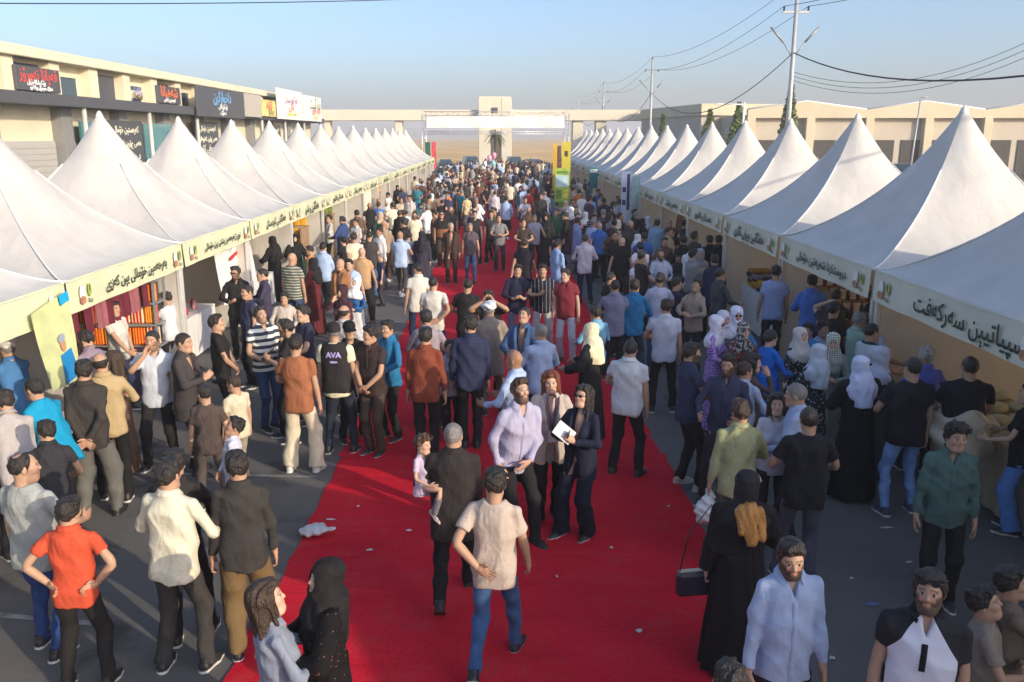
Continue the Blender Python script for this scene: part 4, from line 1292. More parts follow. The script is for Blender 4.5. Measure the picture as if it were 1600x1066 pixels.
while y < Y1B - 3:
    sbox('pilaster', -.3, .12, y, y + .7, CANZ + .005, ROOFZ - .37, cream)
    if k % 2 == 0: 
        w = sbox('window', -.3, -.18, y + 1.1, y + 2.5, CANZ + .05, ROOFZ - .80, glass)
        sbox('window_frame', -.3, -.12, y + 1.02, y + 2.58, ROOFZ - .80, ROOFZ - .72, cream, w)
    else:
        sbox('window', -.3, -.2, y + .85, y + 2.9, CANZ + .05, ROOFZ - .5, dgrey)
    y += 3.05; k += 1
y = Y0B + .6
while y < Y1B - 4:
    s_ = sbox('roller_shutter', -.3, -.2, y, y + 3.4, .05, 3.9, shut)
    for q in range(18): sbox('slat', -.199, -.17, y + .03, y + 3.37, .08 + q * .21, .08 + q * .21 + .17, shut, s_)
    sbox('pier', -.3, .1, y + 3.5, y + 4.3, 0, CANZ - .4, lgrey)
    y += 4.9
for y in np.arange(Y0B + 1, Y1B, 6.1):
    q = MB(); q.tube([(.7, y - 50, 0), (.7, y - 50, CANZ - .38)], .09, 10); q.build('canopy_post', M_STEEL, sh)
def BY(px): return at_x(px, 170, BX + 1.1).y
def sign(nm, label, y0, y1, z0, z1, x, face_m, texts, cat='sign'):
    e = empty(nm, (BX + x, (y0 + y1) / 2, z0)); tag(e, label, cat)
    q = MB(); q.box((.05, 0, (z1 - z0) / 2), (.10, y1 - y0, z1 - z0), bev=.01); q.build('panel', face_m, e)
    for (s_, sz, dy, dz, c, w) in texts:
        lettering(s_, sz, frame((.108, dy, (z1 - z0) * dz), (0, 1, 0), (0, 0, 1)), mat('sign_ink_%02x%02x%02x' % tuple(int(v * 255) for v in c), c, .5, 0), e, width=w, extrude=.006, bold=.006)
    return e
red, wht, org, blu, yel, blk, grn = (.62, .07, .06), (.8, .8, .8), (.70, .16, .05), (.15, .42, .75), (.65, .45, .05), (.03, .03, .03), (.10, .35, .10)
sign('shop_sign', 'cream shop sign with red script at the far left edge', 26.2, 28.6, CANZ + .3, ROOFZ - .85, .0, mat('cream_panel', (.62, .56, .40), .6, .05), [('قەسابا نەورۆز', .55, 0, .75, red, 1.9), ('گۆشتێ تازە', .3, 0, .45, blk, 1.4), ('دهۆک ', .25, 0, .2, blk, 1.0)])
sign('shop_sign', 'charcoal shop sign with large red script and white lines below', 29.8, 32.7, CANZ + .1, ROOFZ - .65, .14, dgrey, [('قەپانا نەورۆز', .55, 0, .68, red, 2.5), ('بۆ کێشانا باران', .2, -.2, .36, wht, 1.2), ('دهۆک سێمێل رێکا نوو', .16, .1, .14, wht, 1.5)])
sign('shop_sign', 'small pale sign with yellow line in a window bay', 38.9, 40.7, CANZ + .2, ROOFZ - 1.0, .0, mat('pale_panel', (.55, .53, .46), .6, .05), [('ئاکار', .45, 0, .7, (.2, .2, .4), 1.2), ('نڤیسینگەه', .3, 0, .4, yel, 1.2), ('فرۆشتن', .25, 0, .15, blk, 1.0)])
sign('shop_sign', 'charcoal shop sign with bright orange script', 41.8, 44.7, CANZ + .1, ROOFZ - .65, .14, dgrey, [('شەهیانا', .6, 0, .66, org, 2.1), ('کەرەستێن ئاڤاهی', .2, 0, .2, wht, 1.5)])
sign('shop_sign', 'charcoal shop sign with light blue script above white words', BY(309), BY(382), CANZ - .45, ROOFZ - .5, 1.0, dgrey, [('داخوازکرن', .75, 0, .70, blu, 3.0), ('بۆ بازرگانی', .26, 0, .38, wht, 1.5), ('دهۆک', .22, 0, .16, wht, 1.0)])
sign('shop_sign', 'plain grey beige panel sign beside the blue lettered sign', BY(384), BY(409), CANZ - .3, ROOFZ - .5, 1.0, mat('beige_panel', (.42, .39, .34), .6, .05), [])
sign('shop_sign', 'low yellow and white poster sign left of the billboards', BY(410), BY(431), CANZ - .2, ROOFZ - .7, 1.0, mat('yellow_poster', (.60, .50, .18), .6, .5, 2.2), [('تازە', .6, 0, .7, red, 1.4), ('بازار', .4, .3, .3, blk, 1.2)])
sign('billboard', 'white billboard with black words and a yellow band, nearer of two', BY(432), BY(470), CANZ - .3, at_x(432, 137, BX + 1.1).z, 1.1, mat('billboard_white', (.74, .72, .66), .6, .16, 2.5), [('فرنا کوردستان', .95, .3, .66, (.25, .08, .25), 3.6), ('نان', .6, .2, .45, red, 1.6), ('دهۆک سێمێل', .5, .3, .22, yel, 3.0)])
sign('billboard', 'white billboard with red and yellow words, farther of two', BY(472), BY(500), CANZ - .3, at_x(472, 148, BX + 1.1).z, 1.1, mat('billboard_white', (.74, .72, .66)), [('مارکێت', 1.0, 1.0, .7, (.1, .2, .1), 4.0), ('تازە و ئەرزان', .6, 1.2, .45, red, 3.4), ('دهۆک', .5, 1, .2, yel, 2.6)])
# signboards below the canopy
for (y0, y1, z0, z1, lab, fm) in ((36.0, 39.5, 2.6, 4.7, 'dark glass shop front with white lettering lines under the canopy', dgrey), (46.5, 50, 2.8, 4.8, 'dark menu board under the blue lettered sign', dgrey), (60.5, 64, 2.9, 4.8, 'dark board with pale words under the billboards', dgrey)):
    sign('shop_sign', lab, y0, y1, z0, z1, .2, fm, [('کەرەستێن خۆمالی', .5, 0, .82, (.75, .75, .6), 2.6), ('هەمی جۆرێن کەلوپەلان', .45, 0, .55, (.75, .75, .6), 2.9), ('ب بهایێ کۆم', .42, 0, .30, (.75, .75, .6), 2.5), ('دهۆک', .4, 0, .1, (.75, .75, .6), 1.6)])
for (y0, y1) in ((39.8, 44.5), (34, 35.8)):
    sbox('shop_window', .11, .2, y0, y1, .4, 4.6, tealg)

# ---- far gateway: long beam on columns with a tower in the middle
YG = 118
g = empty('gateway', (0, YG, 0)); tag(g, 'long cream gateway beam on columns with a square central tower', 'gateway')
gm = mat('gateway_cream', (.66, .61, .48), .85, .06, .4)
def gbox(nm, px0, px1, py0, py1, dep, mm, yo=0.0, parent=g):
    a, b = at_y(px0, py0, YG), at_y(px1, py1, YG)
    z0, z1 = max(min(a.z, b.z), 0), max(a.z, b.z)
    q = MB(); q.box(((a.x + b.x) / 2, yo, (z0 + z1) / 2), (abs(b.x - a.x), dep, z1 - z0), bev=.05)
    return q.build(nm, mm, parent)
gbox('beam', 480, 1130, 172, 189, 3.0, gm)
gbox('tower_leg', 748, 767, 153, 300, 3.6, gm, -.6)
gbox('tower_leg', 783, 799, 153, 300, 3.6, gm, -.6)
gbox('tower_head', 749.5, 797.5, 152, 206, 3.5, gm, -.6)
gbox('tower_panel', 754, 793, 206, 300, .5, mat('gateway_panel', (.52, .50, .45), .8, .06))
gbox('tower_screen', 769, 778, 169, 177, .3, dgrey, -2.4)
for p0 in (508, 618, 894, 930, 1020): gbox('column', p0, p0 + 14, 189, 300, 2.0, gm)

# ---- truss arch with a blank white banner
YA = 82
ar = empty('entrance_arch', (0, YA, 0)); tag(ar, 'aluminium truss arch with a blank white banner across the aisle', 'arch')
def truss(nm, a, b, w=.36):
    a, b = Vector(a), Vector(b); d = (b - a).normalized()
    u = Vector((0, 1, 0)) * w / 2; v = d.cross(Vector((0, 1, 0))).normalized() * w / 2
    q = MB()
    for su in (-1, 1):
        for sv in (-1, 1): q.tube([a + u * su + v * sv, b + u * su + v * sv], .03, 5)
    n = int((b - a).length / .5)
    for i in range(n):
        s0 = 1 if i % 2 else -1
        p0, p1 = a + (b - a) * i / n, a + (b - a) * (i + 1) / n
        q.tube([p0 + u + v * s0, p1 + u - v * s0], .015, 4); q.tube([p0 - u + v * s0, p1 - u - v * s0], .015, 4)
    return q.build(nm, mat('aluminium_truss', (.62, .62, .64), .35, .05, metal=.5), ar)
pL, pR = at_y(662, 178, YA), at_y(886, 178, YA)
for x in (pL.x, pR.x): truss('truss_leg', (x, 0, 0), (x, 0, pL.z))
truss('truss_beam', (pL.x, 0, pL.z), (pR.x, 0, pL.z)); bz = at_y(700, 206, YA).z
truss('truss_beam', (pL.x, 0, bz - .1), (pR.x, 0, bz - .1), .2)
wz0, wz1 = at_y(700, 200, YA).z, at_y(700, 182, YA).z
q = MB()
nx = 30
V = [(at_y(665, 190, YA).x + .1 + (at_y(880, 190, YA).x - at_y(665, 190, YA).x) * i / nx, -.28 + .05 * math.sin(i * .8 + j), wz0 + (wz1 - wz0) * j / 3) for j in range(4) for i in range(nx + 1)]
q.add(V, [(j * (nx + 1) + i, j * (nx + 1) + i + 1, (j + 1) * (nx + 1) + i + 1, (j + 1) * (nx + 1) + i) for j in range(3) for i in range(nx)], True)
q.build('banner', mat('white_banner', (.78, .77, .75), .6, .05), ar)

# ---- right warehouse
YW = 84
wy = mat('yellow_render', (.58, .51, .36), .85, .08, .5); wb = mat('tan_panel', (.48, .43, .35), .85, .08, .5)
w = empty('warehouse', (40, YW, 0)); tag(w, 'long yellow warehouse with pilasters and dark openings behind the right tents', 'building')
wx0, wx1 = at_y(1165, 200, YW).x, at_y(1720, 200, YW).x
topz = at_y(1400, 170, YW).z
q = MB(); q.box(((wx0 + wx1) / 2 - 40, 8, topz / 2 - .3), (wx1 - wx0, 15.6, topz - .6)); q.build('wall', wb, w)
bw = at_y(1405, 200, YW).x - at_y(1313, 200, YW).x
zb0, zb1 = at_y(1400, 183, YW).z, at_y(1400, 219, YW).z
x = wx0
k = 0
while x < wx1:
    q = MB(); q.box((x + .35 - 40, -.15, zb0 / 2), (.8, .9, zb0), bev=.03); q.build('pilaster', wy, w)
    for i in range(2):
        q = MB(); q.box((x + .9 + bw * (.25 + .48 * i) - 40 - .2, .16, zb1 / 2), (bw * .36, .12, zb1)); q.build('opening', mat('dark_opening', (.06, .055, .05), .8, .2), w)
    # low gabled crest over each pair of bays
    if k % 2 == 0:
        ol = [(0, 0), (2 * bw, 0), (2 * bw, .75), (bw, 1.5), (0, .75)]
        q = MB(); q.poly(ol, .5, frame((x - 40, -.05, zb0 - .1), (1, 0, 0), (0, 0, 1))); q.build('parapet', wy, w)
        q = MB(); q.tube([(x - 40, -.3, zb0 + .68), (x + bw - 40, -.3, zb0 + 1.43), (x + 2 * bw - 40, -.3, zb0 + .68)], .1, 5); q.build('coping', M_WHITE, w)
    q = MB(); q.box((x + bw / 2 - 40, -.02, zb0 + .0), (bw, .5, .18)); q.build('string_course', wy, w)
    x += bw; k += 1
# second, receding warehouse wing
w2 = empty('warehouse_wing', (24, 100, 0)); tag(w2, 'lower cream warehouse wing receding behind the cypress trees', 'building')
a0, a1 = at_y(1058, 200, 112), at_y(1168, 200, 90)
q = MB()
d = Vector((a1.x - a0.x, a1.y - a0.y, 0)); L_ = d.length
R2 = Matrix.Rotation(math.atan2(d.y, d.x), 3, 'Z')
q.box((((a0.x + a1.x) / 2 - 24), (a0.y + a1.y) / 2 - 100 + 4, 3.3), (L_, 8, 6.6), R2); q.build('wall', wb, w2)
q = MB(); q.box((((a0.x + a1.x) / 2 - 24), (a0.y + a1.y) / 2 - 100 + 3.8, 6.7), (L_ + .5, 8.4, 1.2), R2, .05); q.build('parapet', wy, w2)

# ---- poles and wires
wire_m = mat('black_cable', (.02, .02, .02), .6, 0)
galv = mat('galvanised', (.42, .43, .43), .5, .1, metal=.2)
PX = 14.5
PY = [4, 45, 87, 128, 170]
def pole(y, label):
    e = empty('utility_pole', (PX, y, 0)); tag(e, label, 'pole', 'utility poles behind the right tents')
    q = MB(); q.tube([(0, 0, 0), (0, 0, 5), (.0, 0, 11.2)], [.16, .13, .09], 8); q.build('shaft', galv, e)
    q = MB(); q.box((0, 0, 10.0), (1.3, .1, .1)); q.build('crossarm', galv, e)
    for x in (-.6, .6):
        q = MB(); q.lathe([(.03, 0), (.06, .04), (.04, .1), (.06, .16), (.04, .22)], (x, 0, 10.05), 8); q.build('insulator', M_BLACK, e)
    q = MB(); q.lathe([(.03, 0), (.06, .04), (.04, .1), (.06, .16), (.04, .22)], (0, 0, 11.2), 8); q.build('insulator', M_BLACK, e)
    for s in (-1, 1):
        q = MB(); q.tube([(s * .05, 0, 7.9), (s * .55, 0, 8.6)], .03, 5); q.tube([(s * .55, 0, 8.6), (s * 1.2, 0, 9.3)], .055, 6); q.build('lamp_arm', M_DSTEEL, e)
pole(45, 'nearest galvanised utility pole with two raised lamp arms')
pole(87, 'second utility pole with raised lamp arms beyond the nearest one')
pole(128, 'third utility pole seen right of the white banner arch')
pole(170, 'farthest small utility pole above the gateway beam')
def wire(nm, label, a, b, sag, r=.02):
    a, b = Vector(a), Vector(b); q = MB(); n = 22
    q.tube([a.lerp(b, i / n) - Vector((0, 0, sag * 4 * (i / n) * (1 - i / n))) for i in range(n + 1)], r, 4)
    tag(q.build(nm, wire_m), label, 'wire', 'overhead wires')
for i in range(4):
    who = ['off the right edge to the nearest pole', 'from the nearest to the second pole', 'from the second to the third pole', 'from the third to the farthest pole'][i]
    for (x, z, s, r, wn_) in ((-.6, 10.28, 1.0, .014, 'left conductor wire'), (.6, 10.28, 1.0, .014, 'right conductor wire'), (0, 11.42, .9, .014, 'top conductor wire'), (.0, 8.1, 2.4, .03, 'thick sagging cable')):
        wire('overhead_wire', f'{wn_} running {who}', (PX + x, PY[i], z), (PX + x, PY[i + 1], z), s, r)
wire('overhead_wire', 'thin dark wire crossing the top left of the sky', at_y(-60, 5, 30), at_y(660, -2, 50), .1, .02)
for dz, nm in ((0, 'upper'), (-.5, 'middle'), (-1.0, 'lower')):
    wire('overhead_wire', f'{nm} of three thin wires rising to the right edge above the warehouse', Vector((PX, 45, 7.2 + dz * .4)), at_y(1640, 48 - dz * 24, 38), 1.2, .012)

# white lamp post, cypress trees, palm
lp = empty('street_lamp', at_y(1157, 260, 62).to_2d().to_3d()); tag(lp, 'white street lamp post with a long level arm near the trees', 'street lamp')
zt = at_y(1157, 160, 62).z
q = MB(); q.tube([(0, 0, 0), (0, 0, zt)], [.1, .07], 8); q.build('post', M_WHITE, lp)
q = MB(); q.tube([(0, 0, zt - .15), (-1.5, 0, zt - .12)], .05, 6); q.build('arm', M_WHITE, lp)
q = MB(); q.box((-1.7, 0, zt - .12), (.6, .2, .08), bev=.02); q.build('lamp_head', M_WHITE, lp)
sl = empty('street_lamp', at_y(1421, 280, 60).to_2d().to_3d()); tag(sl, 'thin leaning lamp post in front of the yellow warehouse', 'street lamp')
zt2 = at_y(1428, 153, 60).z
q = MB(); q.tube([(-.1, 0, 0), (.2, 0, zt2)], [.08, .05], 8); q.build('post', galv, sl)
q = MB(); q.tube([(.2, 0, zt2), (.7, 0, zt2 + .05)], .04, 5); q.build('arm', galv, sl)

leafm = mat('cypress_leaf', (.14, .19, .06), .8, .45, 2.0); barkm = mat('bark', (.12, .08, .05), .9, .3)
def foliage(n, fn, size, seed):
    r = np.random.default_rng(seed)
    C = np.array([fn(r) for _ in range(n)])
    d = r.normal(0, 1, (n, 3)); d /= np.linalg.norm(d, axis=1)[:, None]
    e = np.cross(d, r.normal(0, 1, (n, 3))); e /= np.linalg.norm(e, axis=1)[:, None]
    s = size * r.uniform(.6, 1.4, (n, 1))
    V = np.stack([C - d * s * .5, C + e * s * .3, C + d * s * .6, C - e * s * .3], 1).reshape(-1, 3)
    return V, np.arange(n * 4).reshape(-1, 4)
def cypress(px, pytop, wpx, Y, label, seed, leaf=leafm):
    p = at_y(px, pytop, Y); H = p.z; w = wpx / FPX * Y / 2
    e = empty('cypress_tree', (p.x, Y, 0)); tag(e, label, 'tree', 'slim trees behind the right tents')
    q = MB(); q.tube([(0, 0, 0), (.05, 0, H * .5), (0, .03, H * .9)], [.14, .09, .02], 7); q.build('trunk', barkm, e)
    def fn(r):
        t = r.uniform(.12, 1) ** .9; rad = w * (1 - t ** 2.2) ** .6 * (.55 + .45 * math.sin(t * 3.1)) * (1 + .35 * math.sin(9 * t + 5 * r.uniform()))
        a = r.uniform(0, 6.28); k = r.uniform(.3, 1) ** .5
        return (rad * k * math.cos(a), rad * k * math.sin(a), t * H)
    V, F = foliage(1800, fn, .34, seed)
    link_mesh('crown', raw_mesh('crown', V, F, False), leaf, e)
cypress(1237, 130, 26, 68, 'tall narrow cypress beside the nearest utility pole', 1)
cypress(1155, 162, 28, 66, 'wider dark cypress behind the white street lamp', 2)
cypress(1110, 172, 26, 72, 'bushy green cypress left of the white street lamp', 3, mat('cypress_leaf_light', (.20, .23, .06), .8, .4, 2))
cypress(1036, 179, 10, 84, 'thin small cypress farthest left of the slim trees', 4)
# palm before the tower
pp = at_y(774, 240, 108)
e = empty('palm_tree', (pp.x, 108, 0)); tag(e, 'palm tree in front of the central gateway tower', 'tree')
zp = at_y(774, 208, 108).z
q = MB(); q.tube([(0, 0, 0), (.08, 0, zp * .5), (0, 0, zp)], [.26, .2, .2], 8); q.build('trunk', barkm, e)
r = random.Random(5)
for i in range(26):
    a = i * 2.4; el = r.uniform(-.5, 1.1); L_ = r.uniform(1.2, 1.6)
    q = MB(); pts = []
    for t in range(6):
        u = t / 5; pts.append(Vector((math.cos(a) * L_ * u * math.cos(el), math.sin(a) * L_ * u * math.cos(el), zp + L_ * u * math.sin(el) - 1.0 * u * u)))
    for t in range(5):
        d = (pts[t + 1] - pts[t]); s_ = d.cross(Vector((0, 0, 1))).normalized() * .14 * (1 - .6 * t / 5)
        q.add([pts[t] - s_ - Vector((0, 0, .06)), pts[t], pts[t + 1], pts[t + 1] - s_ * .8 - Vector((0, 0, .06))], [(0, 1, 2, 3)])
        q.add([pts[t] + s_ - Vector((0, 0, .06)), pts[t], pts[t + 1], pts[t + 1] + s_ * .8 - Vector((0, 0, .06))], [(0, 1, 2, 3)])
    q.build('frond', mat('palm_leaf', (.08, .12, .04), .7, .3), e)
print('place', time.time() - T0)
# ================================================================== people, placed one by one from the photograph
def S(r, g, b):
    f = lambda v: ((v / 255 + .055) / 1.055) ** 2.4 if v > 10 else v / 255 / 12.92
    return (f(r), f(g), f(b))
BLK, BLK2, CHAR, NAVY, DNAVY = S(26, 26, 28), S(36, 35, 36), S(58, 56, 56), S(42, 50, 78), S(30, 36, 56)
WHT, CRM, LBL, LIL, GREY, DGR = S(226, 226, 226), S(225, 219, 190), S(172, 192, 222), S(200, 200, 222), S(150, 150, 152), S(92, 90, 92)
JEAN, DJEAN, LJEAN = S(72, 102, 142), S(40, 56, 84), S(118, 146, 184)
BRN, DBRN, KHA, TAN, OLV, RUST, MAR, TEAL, BLU = S(96, 74, 58), S(60, 48, 42), S(168, 148, 112), S(186, 152, 112), S(128, 128, 92), S(132, 70, 46), S(96, 34, 40), S(26, 120, 150), S(56, 104, 176)
FL = dict(gender='f')
def F(px, py, label, **k):
    k.setdefault('gender', 'f'); k.setdefault('hair', 'hijab'); k.setdefault('h', 1.63); k.setdefault('skin', 3)
    return person(px, py, label, **k)
P = person
HOLD = {}
st_bw = pattern_mat('bold_stripe', 'hstripe', S(222, 222, 216), S(58, 66, 76), 11, .5)
st_gg = pattern_mat('thin_stripe', 'hstripe', S(96, 102, 92), S(190, 192, 180), 18, .28)
st_bl = pattern_mat('blue_stripe', 'hstripe', S(225, 225, 220), S(30, 120, 150), 5.5, .45)
st_nv = pattern_mat('navy_stripe', 'hstripe', S(34, 38, 58), S(190, 195, 205), 14, .18)
st_vt = pattern_mat('pin_stripe', 'vstripe', S(34, 36, 48), S(150, 150, 160), 14, .12)
st_ch = pattern_mat('chest_band', 'hstripe', S(206, 206, 210), S(50, 56, 84), 3.4, .2)
fl_pu = pattern_mat('purple_flower', 'flower', S(170, 138, 205), S(70, 40, 110), 34, .36)
fl_bk = pattern_mat('white_flower_on_black', 'flower', S(24, 20, 22), S(190, 170, 170), 17, .22)
fl_gr = pattern_mat('grey_leaf_print', 'flower', S(52, 58, 66), S(170, 176, 186), 22, .30)
fl_te = pattern_mat('teal_flower', 'flower', S(120, 170, 184), S(40, 86, 100), 26, .36)
ck_hj = pattern_mat('checked_scarf', 'check', S(206, 206, 196), S(110, 116, 100), 32, .22)
cm_sc = pattern_mat('printed_scarf', 'camo', S(170, 165, 160), S(60, 60, 66), 26, .5)
camo = pattern_mat('camouflage', 'camo', S(120, 104, 84), S(64, 56, 46), 14, .5)
pk_bk = pattern_mat('pink_floral_black', 'flower', S(20, 18, 20), S(150, 96, 104), 34, .14)
plaid = pattern_mat('navy_plaid', 'check', S(36, 42, 66), S(46, 52, 80), 26, .4)
def raglan_mat():
    m = bpy.data.materials.new('raglan_cloth'); m.use_nodes = True
    n, l = nt(m); b = n['Principled BSDF']; b.inputs['Roughness'].default_value = .85
    tc = n.new('ShaderNodeTexCoord'); sp = n.new('ShaderNodeSeparateXYZ'); l.new(tc.outputs['Object'], sp.inputs[0])
    ab = n.new('ShaderNodeMath'); ab.operation = 'ABSOLUTE'; l.new(sp.outputs[0], ab.inputs[0])
    ml = n.new('ShaderNodeMath'); ml.operation = 'MULTIPLY_ADD'; ml.inputs[1].default_value = -.62; ml.inputs[2].default_value = .055 + .62 * 1.45; l.new(sp.outputs[2], ml.inputs[0])
    mn = n.new('ShaderNodeMath'); mn.operation = 'MINIMUM'; mn.inputs[1].default_value = .178; l.new(ml.outputs[0], mn.inputs[0])
    lt = n.new('ShaderNodeMath'); lt.operation = 'LESS_THAN'; l.new(ab.outputs[0], lt.inputs[0]); l.new(mn.outputs[0], lt.inputs[1])
    mix = n.new('ShaderNodeMix'); mix.data_type = 'RGBA'; l.new(lt.outputs[0], mix.inputs[0])
    mix.inputs[6].default_value = (*S(28, 28, 34), 1); mix.inputs[7].default_value = (*S(210, 212, 224), 1)
    l.new(mix.outputs[2], b.inputs['Base Color'])
    return m
ragl = raglan_mat()

# ---- left foreground
P(9, 531, 'older man in pale turban and blue shirt at the left edge', face=-60, top='shirt', tc=S(70, 120, 175), hair='turban', cc=S(205, 205, 205), hc='grey', arms=('low', 'low'), lean=12, beard=.5)
P(132, 516, 'bearded man in mauve shirt bending over the green poster stall', face=-70, top='shirt', tc=S(138, 124, 138), hair='side', beard=.95, arms=('reach', 'low'), lean=26, h=1.80, width=1.08)
P(51, 590, 'man in bright teal t-shirt bending down to the left', face=-75, top='tee', tc=S(20, 140, 180), hair='crop', arms=('low', 'low'), lean=24, h=1.78, hp=-10)
P(5, 609, 'man in light grey shirt bent over at the left edge', face=-40, top='shirt', tc=S(170, 164, 162), hair='short', arms=('low', 'low'), lean=30, h=1.78)
P(130, 563, 'man in black shirt with hands clasped behind his back', face=-8, top='shirt', tc=S(56, 52, 50), bot='baggy', bc=S(98, 98, 94), hair='short', arms=('back', 'back'), h=1.80, sneaker=False, hy=-18, legs='apart')
P(153, 552, 'balding man in khaki shirt behind the black shirted man', face=-20, top='shirt', tc=KHA, bot='trousers', bc=BLK, hair='fringe', arms=('fore', 'down'), h=1.78)
P(178, 549, 'woman in striped orange scarf behind the stall crowd', gender='f', face=-80, top='dress', tc=S(90, 70, 60), bot='x', hair='bob', hc='brown', arms=('fore', 'fore'), h=1.58)
P(237, 516, 'man in white printed t-shirt with hand at his mouth', face=172, top='tee', tc=S(214, 220, 232), hair='crop', beard=.6, arms=('mouth', 'down'), h=1.80, legs='apart', bc=BLK2)
P(285, 520, 'man in dark grey suit holding a microphone in profile', face=95, top='jacket', tc=S(62, 58, 58), hair='crop', arms=('chest', 'down'), h=1.80, sneaker=False)
HOLD['mic_suit'] = person.last
P(333, 492, 'young man in black t-shirt with arms hanging in front', face=75, top='tee', tc=S(34, 33, 34), bc=S(30, 28, 30), hair='side', arms=('clasp', 'clasp'), h=1.74, hp=-12)
P(318, 601, 'boy in dark brown t-shirt standing with back half turned', face=-15, top='tee', tc=S(76, 66, 62), bot='trousers', bc=S(84, 76, 72), hair='crop', arms=('pocket', 'down'), h=1.45, hy=-25)
P(365, 586, 'boy in cream t-shirt looking left near the stalls', face=-55, top='tee', tc=S(214, 206, 178), bot='trousers', bc=S(160, 150, 130), hair='crop', hc='brown', arms=('down', 'down'), h=1.38, hy=-20)
P(374, 653, 'small boy in white shirt looking down to the left', face=-100, top='shirt', tc=S(212, 214, 232), bot='trousers', bc=S(40, 50, 84), hair='short', arms=('clasp', 'down'), h=1.30, hp=-25, skin=1)
P(72, 657, 'boy in black t-shirt with white collar bent to the left', face=-30, top='polo', tc=S(46, 46, 50), bot='shorts', bc=S(78, 66, 60), hair='short', arms=('fore', 'low'), lean=14, h=1.55, hy=-20)
P(33, 708, 'balding man in grey t-shirt and blue jeans turned to the right', face=12, top='tee', tc=S(156, 160, 158), bot='jeans', bc=S(44, 66, 118), hair='receding', arms=('fore', 'down'), hy=38, h=1.76, belly=.03, width=1.08, beard=.4)
P(105, 779, 'boy in coral red polo shirt with hands on his hips', face=-2, top='polo', tc=S(192, 78, 52), hair='short', arms=('hip', 'hip'), h=1.56, hy=10, bc=S(34, 32, 32), legs='apart')
P(259, 720, 'man in cream shirt with yellow lanyard seen from behind', face=8, top='shirt', tc=S(228, 224, 200), hair='quiff', arms=('fore', 'fore'), h=1.77, bc=S(58, 56, 54), legs='apart')
P(272, 704, 'man in black shirt half hidden behind the cream shirted man', face=-10, top='shirt', tc=S(44, 42, 42), hair='short', arms=('fore', 'fore'), h=1.70)
P(368, 707, 'man in loose black shirt and brown trousers seen from behind', face=-12, top='shirt', tc=S(54, 52, 50), bot='baggy', bc=S(112, 92, 62), hair='short', arms=('down', 'down'), h=1.76, hy=-15, legs='stand')
F(405, 912, 'dark haired woman in grey denim holding up a phone at the bottom', face=62, top='shirt', tc=S(128, 136, 152), bot='jeans', bc=DJEAN, hair='bob', hc='brown', arms=('chest', 'chest'), h=1.60, hy=10, hp=-15)
HOLD['phone_woman'] = person.last
F(515, 877, 'woman in black headscarf and floral black dress beside the phone', face=-118, top='abaya', tc=S(28, 26, 28), bot='x', hair='hijab_long', cc=S(30, 28, 30), arms=('fore', 'phone'), h=1.63, hp=-12, tmat=pk_bk)
# ---- left middle
P(260, 456, 'boy in white t-shirt reaching to the red packets in the stall', face=-75, top='tee', tc=S(222, 226, 234), hair='short', arms=('reach', 'reach'), h=1.55)
P(176, 470, 'stall keeper in white and blue shirt beside the red packets', face=110, top='polo', tc=S(214, 210, 202), hair='short', arms=('low', 'down'), h=1.72, bc=NAVY)
P(368, 416, 'man in black shirt and sunglasses holding a drink by the white poster', face=165, top='shirt', tc=BLK2, hair='side', beard=.9, glasses=True, arms=('phone', 'down'), h=1.77, hy=15)
P(410, 419, 'man in navy shirt lifting a cup beside the white poster', face=-110, top='shirt', tc=S(62, 58, 78), hair='crop', arms=('chest', 'chest'), h=1.77)
P(386, 445, 'man in dark navy t-shirt in front of the sunglasses man', face=-130, top='tee', tc=S(50, 52, 76), hair='crop', arms=('down', 'down'), h=1.74)
P(456, 395, 'shaven headed man in green striped t-shirt and jeans seen from behind', face=25, top='tee', tc=DGR, tmat=st_gg, bot='jeans', bc=S(62, 86, 128), hair='bald', arms=('down', 'down'), h=1.80, width=1.1)
F(425, 370, 'woman all in black robe and veil at the third left stall', face=-60, top='abaya', tc=BLK, bot='x', hair='hijab_long', cc=S(34, 32, 34), arms=('fore', 'fore'), h=1.66)
F(460, 366, 'woman in black headscarf facing the aisle by the left stall', face=150, top='abaya', tc=BLK, bot='x', cc=BLK, arms=('fore', 'fore'), h=1.62)
P(444, 457, 'boy in pale grey sweater between the striped men', face=178, top='sweater', tc=S(206, 196, 186), hair='short', arms=('fore', 'fore'), h=1.45, skin=0)
P(403, 479, 'man in bold black and white striped polo and jeans', face=130, top='polo', tc=WHT, tmat=st_bw, bot='jeans', bc=S(52, 74, 112), hair='quiff', beard=.5, arms=('fore', 'phone'), h=1.80, hp=-15, width=1.06)
P(447, 499, 'bearded man in black t-shirt holding a microphone to the left', face=-100, top='tee', tc=S(38, 36, 38), hair='quiff', beard=.9, arms=('down', 'chest'), h=1.74)
HOLD['mic_beard'] = person.last
P(473, 476, 'heavy man in navy t-shirt facing left in the interview group', face=-125, top='tee', tc=S(48, 50, 70), hair='side', arms=('down', 'fore'), h=1.78, width=1.12, belly=.04, skin=3)
P(462, 524, 'man in loose rust brown t-shirt and cream trousers from behind', face=8, top='tee', tc=S(150, 96, 66), bot='wide', bc=S(206, 196, 172), hair='quiff', arms=('down', 'fore'), h=1.77, shoe=S(200, 200, 200), hy=-10)
P(520, 505, 'man in black lettered media vest and black cap from behind', face=6, top='vest', tc=S(42, 40, 42), under=S(214, 212, 184), bot='jeans', bc=S(36, 42, 56), hair='cap', cc=S(40, 38, 38), hc='grey', arms=('down', 'down'), h=1.78, hy=-20)
VEST = person.last
P(545, 503, 'teenager in black cap and black t-shirt facing the aisle', face=150, top='tee', tc=BLK, hair='cap', cc=BLK, arms=('clasp', 'clasp'), h=1.68)
